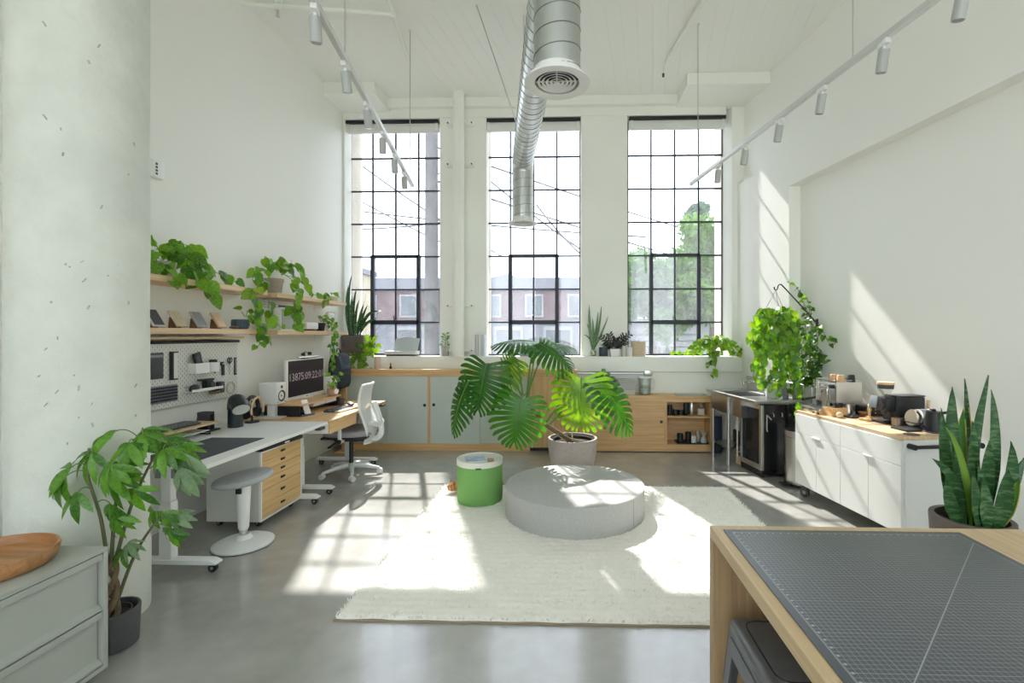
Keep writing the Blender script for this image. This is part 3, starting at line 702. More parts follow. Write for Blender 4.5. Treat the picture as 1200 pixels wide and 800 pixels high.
# ---- low cabinets along the window wall
SAGE = mat('sage_sliding_door', (.52, .575, .52), .5, var=.015)
FY, BY = 6.33, 6.628
tc_ = thing('sideboard', 'long tall oak sideboard with sage sliding doors below the left window ledge', 'cabinet', (0, FY, 0))
X0, X1, XD, XE = -3.05, -1.875, -.525, .113
part(tc_, 'top', MB().box(X0, X1 + .018, 0, .295, .995, 1.083, OAK_X).box(X1 + .018, XD, 0, .295, .995, 1.083, OAK_X), .003)
part(tc_, 'plinth', MB().box(X0, XD, 0, .29, .0, .095, OAK_X), .002)
part(tc_, 'divider', MB().box(X1 - .018, X1 + .018, 0, .29, .095, .995, OAK_Z)); part(tc_, 'divider', MB().box(XD - .018, XD, 0, .29, .095, .995, OAK_Z)); part(tc_, 'end_panel', MB().box(X0, X0 + .03, 0, .29, .095, .995, OAK_Z))
part(tc_, 'back_panel', MB().box(X0 + .03, XD - .018, .27, .29, .095, .995, OAK_X))
for a, b_, y in ((X0 + .03, -2.405, .035), (-2.44, X1 - .018, .012), (X1 + .018, -1.19, .012), (-1.225, XD - .018, .035)):
    d_ = part(tc_, 'sliding_door', MB().box(a, b_, y, y + .018, .095, .995, SAGE), .001)
    if a == -2.44: part(d_, 'finger_hole', MB().cyl((b_ - .042, y - .0015, .605), (b_ - .042, y + .004, .605), .021, BLACK, n=20))
    if b_ == -1.19: part(d_, 'finger_hole', MB().cyl((a + .046, y - .0015, .612), (a + .046, y + .004, .612), .021, BLACK, n=20))
oc = thing('oak_cabinet', 'tall plain oak cabinet section behind the monstera', 'cabinet', (XD, FY, 0)); w_ = XE - XD
part(oc, 'carcass', MB().box(.0, w_, .022, .29, .05, 1.05, OAK_X), .002); part(oc, 'top', MB().box(0, w_, 0, .295, 1.0, 1.083, OAK_X), .003)
part(oc, 'door', MB().box(.006, w_ - .006, .0, .02, .052, .995, OAK_Z), .002); part(oc, 'toe_kick', MB().box(.0, w_, .05, .27, 0, .05, BLACK))
lc = thing('low_cabinet', 'low oak cabinet with sliding door and open shelves holding mugs', 'cabinet', (XE, FY, 0)); w_ = 1.88 - XE; zt = .745
part(lc, 'top', MB().box(0, w_, 0, .295, zt - .085, zt, OAK_X), .003); part(lc, 'plinth', MB().box(0, w_, 0, .29, .012, .105, OAK_X), .002)
sx0 = 1.275 - XE
part(lc, 'end_panel', MB().box(w_ - .03, w_, 0, .29, .105, zt - .085, OAK_Z)); part(lc, 'end_panel', MB().box(0, .03, 0, .29, .105, zt - .085, OAK_Z)); part(lc, 'divider', MB().box(sx0 - .018, sx0 + .012, 0, .29, .105, zt - .085, OAK_Z))
part(lc, 'back_panel', MB().box(.03, w_ - .03, .27, .29, .105, zt - .085, OAK_X)); part(lc, 'shelf', MB().box(sx0 + .012, w_ - .03, .01, .27, .452, .475, OAK_X), .002)
d1 = part(lc, 'sliding_door', MB().box(.03, .62, .032, .048, .105, zt - .085, OAK_X)); d2 = part(lc, 'sliding_door', MB().box(.60, sx0 - .018, .012, .028, .105, zt - .085, OAK_X))
part(d2, 'finger_hole', MB().cyl((sx0 - .06, .0105, .40), (sx0 - .06, .016, .40), .020, BLACK, n=20))
part(lc, 'shadow_gap', MB().box(.01, w_ - .01, .03, .28, 0, .012, BLACK))
# ---- white kitchen cart along the right wall
cw = thing('kitchen_cart', 'long white kitchen cart on castors with oak worktop', 'cart', (2.195, 4.690, 0), RZ - .028)
CLN, CDP = 1.245, .60        # local: y runs away from the camera, x towards the wall; origin at the far front corner
part(cw, 'carcass', MB().box(.006, CDP, -CLN, 0, .122, .80, WHITE), .002)
part(cw, 'worktop', MB().box(-.004, CDP, -CLN - .004, .004, .80, .825, ASH_Y), .003)
for u, (a, b_) in enumerate(((-.615, -.004), (-CLN + .018, -.619))):
    dr = part(cw, 'drawer', MB().box(-.012, .008, a, b_, .615, .792, WHITE), .002); part(dr, 'pull', MB().box(-.024, -.01, (a + b_) / 2 - .045, (a + b_) / 2 + .045, .606, .617, WHITE2), .001)
    mid = (a + b_) / 2
    for c_, e_ in ((a, mid - .0015), (mid + .0015, b_)):
        dd_ = part(cw, 'door', MB().box(-.012, .008, c_, e_, .128, .611, WHITE), .002)
        q = e_ if c_ == a else c_
        part(dd_, 'pull', MB().box(-.022, -.010, q - (.05 if c_ == a else -.01), q + (-.01 if c_ == a else .05), .603, .612, WHITE2))
part(cw, 'towel_rail', MB().tube([(.035, -CLN, .76), (.035, -CLN - .055, .76)], .020, BLACKM, 14).tube([(.035, -CLN - .045, .76), (.56, -CLN - .045, .76)], .013, BLACKM, 12).tube([(.56, -CLN, .76), (.56, -CLN - .055, .76)], .020, BLACKM, 14))
for x in (.05, CDP - .05):
    for y in (-.06, -CLN + .06): castor(cw, x, y, .045, DARK, R(20))
# ================================================================== left side: desks, drawers, chair, shelves
def desk(name, label, x0, x1, y0, y1, topm, ztop=.74):
    t = thing(name, label, 'desk', (x0, y0, 0)); W_, L_ = x1 - x0, y1 - y0
    part(t, 'desktop', MB().box(0, W_, 0, L_, ztop - .027, ztop, topm), .004)
    fy = [.16, L_ - .085] if name == 'standing_desk' else [.15, L_ - .17]
    for y in fy:
        part(t, 'foot', MB().prism([(.12, .055), (.12, .085), (.80, .085), (.84, .066), (.84, .055)], y - .035, y + .035, WHITE2), .004)
        part(t, 'leg', MB().box(.46, .54, y - .03, y + .03, .085, .46, WHITE2), .004); part(t, 'leg_tube', MB().box(.467, .533, y - .024, y + .024, .46, ztop - .06, WHITE2), .003)
        part(t, 'bracket', MB().box(.12, W_ - .12, y - .03, y + .03, ztop - .06, ztop - .027, WHITE2))
        for x in (.17, .80): castor(t, x, y, .027, BLACK, R(90))
    part(t, 'crossbar', MB().box(.47, .53, fy[0] + .03, fy[1] - .03, ztop - .075, ztop - .035, WHITE2))
    part(t, 'motor_box', MB().rbox(.42, .58, fy[0] - .02, fy[0] + .12, ztop - .13, ztop - .06, .008, GREY))
    return t
DESKW = mat('white_laminate', (.78, .79, .78), .4)
wd = desk('standing_desk', 'white-topped standing desk with rolling feet below the pegboard', -3.13, -2.25, 2.90, 4.395, DESKW)
part(wd, 'control_paddle', MB().rbox(.84, .895, 1.33, 1.42, .685, .71, .006, DARK))
od = desk('oak_desk', 'oak-topped standing desk holding the monitor by the office chair', -3.13, -2.25, 4.43, 5.80, OAK_Y)
dw = part(od, 'drawer', MB().box(.50, .86, .012, .56, .615, .708, WHITE2), .003); part(dw, 'drawer_front', MB().box(.86, .875, .010, .565, .612, .71, OAK_Y), .002)
part(od, 'control_paddle', MB().rbox(.84, .893, 1.24, 1.33, .685, .71, .006, DARK))
solo('desk_pad', 'dark charcoal felt pad at the near end of the white desk', 'desk pad', MB().rbox(0, .42, 0, .70, 0, .004, .0015, mat('charcoal_felt', (.055, .06, .07), .9, var=.1, vscale=100)), (-2.80, 2.965, .7405))
# ---- drawer unit
UNW = mat('unit_grey_white', (.66, .67, .63), .5)
DRAWERW = wood('golden_oak_front', (.60, .39, .17), (.74, .51, .25), 'y')
un = thing('rolling_drawer_unit', 'white rolling drawer unit with six oak drawer fronts under the white desk', 'drawer unit', (-2.90, 3.735, 0))
part(un, 'carcass', MB().box(0, .43, 0, .58, .055, .612, UNW), .002)
part(un, 'front_frame', MB().box(.43, .446, 0, .012, .055, .612, WHITE2).box(.43, .446, .568, .58, .055, .612, WHITE2).box(.43, .446, .012, .568, .600, .612, WHITE2).box(.43, .446, .012, .568, .055, .067, WHITE2))
hs = [53, 53, 53, 62, 85, 80]; z = .598; k_ = (.598 - .069) / sum(hs)
for h in hs:
    d_ = part(un, 'drawer', MB().box(.425, .443, .0145, .5655, z - h * k_ + .003, z, DRAWERW), .001); zc = z - h * k_ / 2
    part(d_, 'handle', MB().rbox(.443, .450, .262, .318, zc - .009, zc + .009, .003, BLACKM).rbox(.45, .458, .268, .312, zc + .002, zc + .008, .002, BLACKM))
    z -= h * k_
for x in (.06, .38):
    for y in (.07, .51): castor(un, x, y, .026, BLACK, R(70))
gd = thing('audio_interface', 'flat black electronic unit lying on top of the drawer unit', 'electronics', (-2.62, 3.76, .6125), R(-4))
part(gd, 'case', MB().rbox(0, .17, 0, .52, 0, .030, .004, BLACK)); part(gd, 'raised_panel', MB().rbox(.03, .16, .20, .49, .030, .042, .003, DARK)); part(gd, 'label', MB().box(.168, .1715, .27, .33, .008, .022, WHITE2))
for k in range(5): part(gd, 'knob', MB().cyl((.155, .06 + k * .03, .03), (.155, .06 + k * .03, .04), .008, DARK, n=12))
# ---- balance stool
SEATG = mat('pale_grey_cushion', (.42, .44, .45), .8, var=.04, vscale=80)
bs = thing('balance_stool', 'white wobble stool with pale grey round cushion in front of the drawer unit', 'stool', (-2.405, 3.46, 0))
part(bs, 'base', MB().lathe([(.19, .0), (.198, .006), (.20, .02), (.17, .034), (.06, .05), (.045, .075), (.04, .08)], WHITE2, n=48)); part(bs, 'base_ring', MB().lathe([(.185, .0), (.192, .0), (.199, .006), (.19, .006)], DARK, n=48))
part(bs, 'collar', MB().lathe([(.028, .075), (.028, .12)], STEEL, n=20)); part(bs, 'column', MB().lathe([(.030, .115), (.036, .13), (.047, .40), (.05, .455)], WHITE2, n=24))
part(bs, 'lever', MB().rbox(-.02, .02, -.062, -.045, .39, .445, .004, BLACK))
st_ = MB().lathe([(.0001, -.012), (.10, -.010), (.17, .0), (.197, .016), (.200, .03), (.19, .046), (.15, .054), (.08, .050), (.0001, .046)], SEATG, n=48, sy=.95)
so = link('cushion', st_.mesh('cushion'), bs, (0, 0, .462), (R(4), R(-7), 0))
# ---- office chair
MESHW = mat('white_chair_plastic', (.74, .76, .74), .45)
SEATC = mat('grey_seat_fabric', (.32, .31, .325), .9, var=.1, vscale=150, bump=.1, bscale=200)
def backmesh():
    m = bpy.data.materials.new('white_mesh_fabric'); m.use_nodes = True; nt = m.node_tree; b = nt.nodes['Principled BSDF']
    b.inputs['Base Color'].default_value = (.70, .72, .70, 1); b.inputs['Roughness'].default_value = .8
    t = nt.nodes.new('ShaderNodeBsdfTransparent'); mx = nt.nodes.new('ShaderNodeMixShader'); mx.inputs[0].default_value = .22
    nt.links.new(b.outputs[0], mx.inputs[1]); nt.links.new(t.outputs[0], mx.inputs[2]); nt.links.new(mx.outputs[0], nt.nodes['Material Output'].inputs[0])
    return m
MESHF = backmesh()
oc_ = thing('office_chair', 'white mesh-backed office chair with grey seat at the oak desk', 'office chair', (-2.42, 5.24, 0), R(-84))
# local: the sitter looks towards -y
for k in range(5):
    a = R(72 * k + 20); c_, s_ = math.cos(a), math.sin(a)
    part(oc_, 'base_arm', MB().tube([(c_ * .03, s_ * .03, .105), (c_ * .17, s_ * .17, .092), (c_ * .30, s_ * .30, .066)], [.030, .024, .016], MESHW, 10))
    w_ = MB().cyl((-.024, 0, .03), (.024, 0, .03), .030, MESHW, n=20).tube([(0, 0, .03), (0, 0, .068)], .010, MESHW, 8)
    o = part(oc_, 'castor', w_); o.location = (c_ * .305, s_ * .305, 0); o.rotation_euler = (0, 0, a + .6)
part(oc_, 'hub', MB().cyl((0, 0, .075), (0, 0, .13), .040, MESHW, n=20)); part(oc_, 'gas_column', MB().cyl((0, 0, .02), (0, 0, .40), .022, BLACK, n=16))
part(oc_, 'mechanism', MB().rbox(-.12, .12, -.15, .17, .385, .435, .015, BLACK)); part(oc_, 'lever', MB().tube([(.10, -.1, .40), (.26, -.13, .37)], .007, BLACK, 8).rbox(.24, .30, -.145, -.12, .355, .375, .006, BLACK))
part(oc_, 'seat_shell', MB().rbox(-.235, .235, -.245, .235, .43, .455, .012, BLACK))
sv, sf = [], []; n_ = 28                                      # padded seat, rounded in plan, front edge rolled down
rings = [(.0, .455), (.97, .455), (1.0, .468), (1.0, .49), (.97, .508), (.88, .518), (.5, .521), (0.001, .520)]
for (q, z) in rings:
    for j in range(n_):
        t_ = 2 * math.pi * j / n_; c_, s_ = math.cos(t_), math.sin(t_)
        x = math.copysign(abs(c_) ** .55, c_) * .255 * q; y = math.copysign(abs(s_) ** .55, s_) * .255 * q
        sv.append((x, y, z - (.03 * max(0, -y / .255 - .45) ** 1.5 if z > .46 else 0)))
for i in range(len(rings) - 1):
    for j in range(n_): sf.append((i * n_ + j, i * n_ + (j + 1) % n_, (i + 1) * n_ + (j + 1) % n_, (i + 1) * n_ + j))
part(oc_, 'seat', MB().raw(sv, sf, SEATC), ang=60)
prof = [(.215, .36), (.258, .44), (.272, .53), (.243, .62), (.205, .72), (.19, .82), (.20, .92), (.222, 1.0)]     # S curve of the back, y and z
hwid = [.10, .165, .205, .215, .205, .195, .195, .19]
pth = smooth_path([(0, y, z) for y, z in prof], 4); wth = smooth_path([(w_, 0, 0) for w_ in hwid], 4)
def backpt(u, i): p_ = pth[i]; w_ = wth[i].x; return Vector((u * w_, p_.y - .045 * u * u, p_.z))
vs, fs = [], []; nu = 10
for i in range(len(pth)):
    for j in range(nu + 1): vs.append(backpt(-1 + 2 * j / nu, i))
for i in range(len(pth) - 1):
    for j in range(nu): a = i * (nu + 1) + j; fs.append((a, a + 1, a + nu + 2, a + nu + 1))
bko = part(oc_, 'backrest', MB().raw(vs, fs, MESHF), ang=80)
part(bko, 'back_frame', MB().tube([backpt(-1, i) for i in range(len(pth))] + [backpt(u / 4 - 1, len(pth) - 1) + Vector((0, 0, .006)) for u in range(1, 8)] + [backpt(1, i) for i in range(len(pth) - 1, -1, -1)] + [backpt(1 - u / 4, 0) for u in range(1, 8)], .014, MESHW, 8, closed=True))
part(oc_, 'lumbar_support', MB().tube([(-.19, .255, .60), (-.10, .30, .57), (0, .312, .56), (.10, .30, .57), (.19, .255, .60)], [.02, .03, .034, .03, .02], MESHW, 10))
part(oc_, 'spine', MB().tube(smooth_path([(0, .14, .41), (0, .28, .40), (0, .325, .48), (0, .30, .64), (0, .245, .80)], 5), [.032] * 21, MESHW, 10))
for s_ in (-1, 1):
    a_ = part(oc_, 'armrest', MB().tube(smooth_path([(s_ * .20, -.02, .42), (s_ * .285, -.02, .43), (s_ * .295, -.02, .52), (s_ * .29, -.02, .66)], 5), [.02] * 16, MESHW, 10))
    part(a_, 'arm_pad', MB().rbox(s_ * .29 - .04, s_ * .29 + .04, -.14, .10, .66, .69, .012, MESHW)); part(a_, 'knob', MB().cyl((s_ * .30, -.02, .43), (s_ * .33, -.02, .43), .022, BLACK, n=12))
# ---- wall shelves
def shelf(label, y0, y1, z, brk):
    t = thing('wall_shelf', label, 'shelf', (XL, y0, z), 0, 'oak wall shelves')
    part(t, 'board', MB().box(0, .29, 0, y1 - y0, -.045, 0, ASH_Y), .003)
    for y in brk: part(t, 'bracket', MB().box(0, .004, y - y0 - .015, y - y0 + .015, -.12, -.045, WHITE2).box(0, .20, y - y0 - .015, y - y0 + .015, -.050, -.045, WHITE2))
    return t
shelf('upper oak shelf nearer the column carrying the large pothos', 2.75, 4.56, 1.98, (3.1, 4.3))
shelf('upper oak shelf nearer the window carrying the terracotta pothos pot', 4.71, 6.20, 1.972, (4.95, 5.95))
ls_ = shelf('lower oak shelf nearer the column with leaning tiles', 2.75, 4.41, 1.60, (3.1, 4.1))
shelf('lower oak shelf nearer the window with books and clock', 4.72, 6.23, 1.594, (4.95, 5.95))
part(ls_, 'under_batten', MB().box(.06, .19, 0, 1.62, -.085, -.066, ASH_Y), .002)
lb = thing('light_bar', 'slim black linear lamp fixed above the pegboard', 'lamp', (XL, 3.1, 1.488))
part(lb, 'tube', MB().tube([(.07, 0, 0), (.07, 1.36, 0)], .014, BLACK, 12)); part(lb, 'diffuser', MB().box(.058, .082, .01, 1.34, -.018, -.011, WHITE2)); part(lb, 'end_bracket', MB().box(0, .07, 1.335, 1.36, -.012, .012, STEEL)); part(lb, 'end_bracket', MB().box(0, .07, .2, .225, -.012, .012, STEEL))
# ---- pegboard (perforation: staggered slots)
def peg():
    m = bpy.data.materials.new('perforated_white_steel'); m.use_nodes = True; nt = m.node_tree; b = nt.nodes['Principled BSDF']
    tc = nt.nodes.new('ShaderNodeTexCoord'); sx = nt.nodes.new('ShaderNodeSeparateXYZ'); nt.links.new(tc.outputs['Object'], sx.inputs[0])
    def mth(op, a, b_=None):
        n = nt.nodes.new('ShaderNodeMath'); n.operation = op
        for i, v in enumerate((a, b_)):
            if v is None: continue
            if isinstance(v, (int, float)): n.inputs[i].default_value = v
            else: nt.links.new(v, n.inputs[i])
        return n.outputs[0]
    Y, Z = sx.outputs[1], sx.outputs[2]; res = None
    for oy, oz in ((0, 0), (.02, .02)):
        fy = mth('ABSOLUTE', mth('SUBTRACT', mth('FRACT', mth('DIVIDE', mth('ADD', Y, oy), .04)), .5)); fz = mth('ABSOLUTE', mth('SUBTRACT', mth('FRACT', mth('DIVIDE', mth('ADD', Z, oz), .04)), .5))
        h = mth('MULTIPLY', mth('LESS_THAN', fy, .075), mth('LESS_THAN', fz, .19)); res = h if res is None else mth('MAXIMUM', res, h)
    r = nt.nodes.new('ShaderNodeValToRGB'); r.color_ramp.elements[0].color = (.74, .75, .71, 1); r.color_ramp.elements[1].color = (.30, .31, .29, 1)
    nt.links.new(res, r.inputs['Fac']); nt.links.new(r.outputs['Color'], b.inputs['Base Color']); b.inputs['Roughness'].default_value = .5
    return m
pg = thing('pegboard', 'white perforated pegboard on the wall above the white desk', 'pegboard', (XL + .022, 3.18, .972))
part(pg, 'panel', MB().rbox(.02, .032, 0, 1.285, 0, .50, .004, peg()))
for y in (.1, 1.18): part(pg, 'spacer', MB().box(-.02, .02, y - .01, y + .01, .04, .46, WHITE2))
# ================================================================== right side: sink, fridge, bin
SK = (2.0, 5.09, 0)
STEELB = mat('sink_steel', (.50, .50, .49), .28, metal=1.0, var=.08, vscale=12, stretch=(2, 12, 2))
sk = thing('steel_sink', 'stainless steel sink table with faucet in the corner', 'sink', (1.958, 5.08, 0), RZ)
# local x to the wall, y away from the camera
SL, SD = 1.13, .56
part(sk, 'worktop', MB().box(0, SD, 0, .42, .818, .85, STEELB).box(0, .07, .42, .98, .818, .85, STEELB).box(.44, SD, .42, .98, .818, .85, STEELB).box(0, SD, .98, SL, .818, .85, STEELB), .006)
part(sk, 'rim', MB().tube([(.004, .004, .846), (SD, .004, .846)], .010, STEELB, 8).tube([(.004, .004, .846), (.004, SL - .004, .846)], .010, STEELB, 8))
part(sk, 'basin', MB().box(.07, .44, .42, .98, .60, .612, STEELB).box(.07, .08, .42, .98, .612, .83, STEELB).box(.43, .44, .42, .98, .612, .83, STEELB).box(.08, .43, .42, .43, .612, .83, STEELB).box(.08, .43, .97, .98, .612, .83, STEELB))
part(sk, 'backsplash', MB().box(SD - .015, SD, 0, SL, .85, 1.02, STEELB), .003)
part(sk, 'apron', MB().box(.035, .045, .66, 1.08, .62, .818, STEELB), .002)
for x, y in ((.06, 1.07), (SD - .06, 1.07), (.06, .68), (SD - .06, .04)): part(sk, 'leg', MB().cyl((x, y, .0), (x, y, .82), .020, STEELB, n=14).cyl((x, y, 0), (x, y, .05), .024, STEELB, n=14))
part(sk, 'undershelf', MB().box(.06, SD - .06, .68, 1.07, .19, .205, STEELB))
part(sk, 'faucet', MB().cyl((.50, .70, .85), (.50, .70, .95), .018, CHROME, n=14).tube(smooth_path([(.50, .70, .94), (.46, .70, .985), (.36, .70, .99), (.26, .70, .985)], 4), .012, CHROME, 10).cyl((.26, .70, .985), (.26, .70, .955), .012, CHROME, n=12))
part(sk, 'tap_lever', MB().tube([(.50, .60, .85), (.50, .60, .92), (.44, .58, .94)], .009, CHROME, 8))
fr = thing('wine_fridge', 'black undercounter glass-door fridge with steel frame below the sink top', 'fridge', (2.083, 5.24, 0), RZ)
FBLK = mat('fridge_black', (.012, .013, .016), .22)
part(fr, 'cabinet', MB().box(.03, .45, 0, .445, .03, .785, FBLK), .004); part(fr, 'toe_grille', MB().box(.01, .03, 0, .445, .0, .07, FBLK))
FG = bpy.data.materials.new('fridge_dark_glass'); FG.use_nodes = True
fgb = FG.node_tree.nodes['Principled BSDF']; fgb.inputs['Base Color'].default_value = (.02, .03, .04, 1); fgb.inputs['Roughness'].default_value = .05; fgb.inputs['Specular IOR Level'].default_value = .8
_nt = FG.node_tree; _tr = _nt.nodes.new('ShaderNodeBsdfTransparent'); _tr.inputs[0].default_value = (.35, .4, .45, 1); _mx = _nt.nodes.new('ShaderNodeMixShader'); _mx.inputs[0].default_value = .45
_nt.links.new(fgb.outputs[0], _mx.inputs[1]); _nt.links.new(_tr.outputs[0], _mx.inputs[2]); _nt.links.new(_mx.outputs[0], _nt.nodes['Material Output'].inputs[0])
do = part(fr, 'door_frame', MB().box(-.005, .028, 0, .045, .075, .785, STEEL).box(-.005, .028, .40, .445, .075, .785, STEEL).box(-.005, .028, .045, .40, .735, .785, STEEL).box(-.005, .028, .045, .40, .075, .13, STEEL), .003)
part(do, 'glass', MB().box(.004, .012, .045, .40, .13, .735, FG)); part(do, 'handle', MB().cyl((-.045, .425, .13), (-.045, .425, .74), .009, STEEL, n=12).cyl((-.045, .425, .18), (0, .425, .18), .007, STEEL, n=8).cyl((-.045, .425, .69), (0, .425, .69), .007, STEEL, n=8))
INN = mat('fridge_inside', (.10, .12, .14), .6)
part(fr, 'inner_rack', MB().box(.014, .029, .05, .40, .28, .29, STEEL).box(.014, .029, .05, .40, .44, .45, STEEL).box(.014, .029, .05, .40, .60, .61, STEEL))
cl_ = [(.45, .62, .78), (.70, .74, .76), (.25, .40, .60)]
CARTL = ['pale blue', 'cream', 'deep blue']; 
for k in range(6):
    m_ = mat('carton_tone_%d' % (k % 3), cl_[k % 3], .3)
    solo('drink_carton', '%s carton on the %s rack inside the glass-door fridge' % (CARTL[k % 3], 'upper' if k > 2 else 'lower'), 'carton', MB().rbox(-.006, .006, -.028, .028, 0, .13, .003, m_), Matrix.Rotation(RZ, 3, 'Z') @ Vector((.0205, .10 + (k % 3) * .10, .2905 if k > 2 else .132)) + Vector((2.083, 5.24, 0)), RZ, 'cartons in the fridge')
for k in range(2): part(fr, 'side_hook', MB().tube([(.13 + k * .1, -.002, .70), (.13 + k * .1, -.02, .69), (.13 + k * .1, -.022, .665), (.13 + k * .1, -.012, .66)], .004, STEEL, 6))
solo('bottle_opener', 'steel bottle opener hanging on the black fridge side', 'tool', MB().tube([(0, 0, .18), (0, 0, .02), (.008, 0, 0)], .007, STEEL, 8).tube([(0, 0, .18), (.02, -.008, .16), (.045, -.012, .13)], .005, STEEL, 6), Matrix.Rotation(RZ, 3, 'Z') @ Vector((.055, -.010, .50)) + Vector((2.083, 5.24, 0)), RZ)
# pedal bin
pb = thing('pedal_bin', 'slim brushed steel pedal bin beside the kitchen cart', 'bin', (2.33, 5.00, 0), RZ)
half = [(.085 * math.cos(R(a)), .13 * math.sin(R(a))) for a in range(90, 271, 12)]
outl = [(x - .0, y) for x, y in half] + [(.085, -.13), (.085, .13)]
part(pb, 'body', MB().prism(outl, .03, .50, STEEL, 'z')); part(pb, 'lid', MB().prism([(x * 1.03, y * 1.03) for x, y in outl], .502, .565, STEEL, 'z'), .006); part(pb, 'base', MB().prism([(x * 1.02, y * 1.02) for x, y in outl], 0, .03, BLACK, 'z')); part(pb, 'pedal', MB().rbox(-.16, -.07, -.05, .05, .012, .03, .006, BLACK))
# things below the sink
solo('wooden_crate', 'small wooden crate on the floor under the sink', 'crate', MB().box(-.06, .06, -.08, .08, 0, .10, ASH_Y).box(-.015, .015, -.081, -.079, .06, .08, BLACK), (2.09, 5.78, 0), RZ, bev=.002)
solo('storage_bin', 'black storage box on the steel shelf under the sink', 'box', MB().rbox(-.09, .12, -.12, .12, 0, .16, .01, BLACK), (2.17, 5.98, .2055), RZ)
solo('paper_stack', 'stack of white paper on the black box under the sink', 'paper', MB().box(-.08, .1, -.1, .1, 0, .05, WHITE2).box(-.08, .1, -.1, .1, .055, .10, LIDW), (2.17, 5.98, .366), RZ)
solo('dark_panel_bin', 'narrow dark blue bin between the low cabinet and the sink', 'bin', MB().rbox(-.055, .055, -.14, .12, 0, .49, .01, mat('navy_plastic', (.03, .045, .075), .5)).rbox(-.058, .058, -.143, .123, .48, .51, .006, mat('pale_lid_blue', (.35, .40, .42), .4)), (1.955, 6.48, 0))
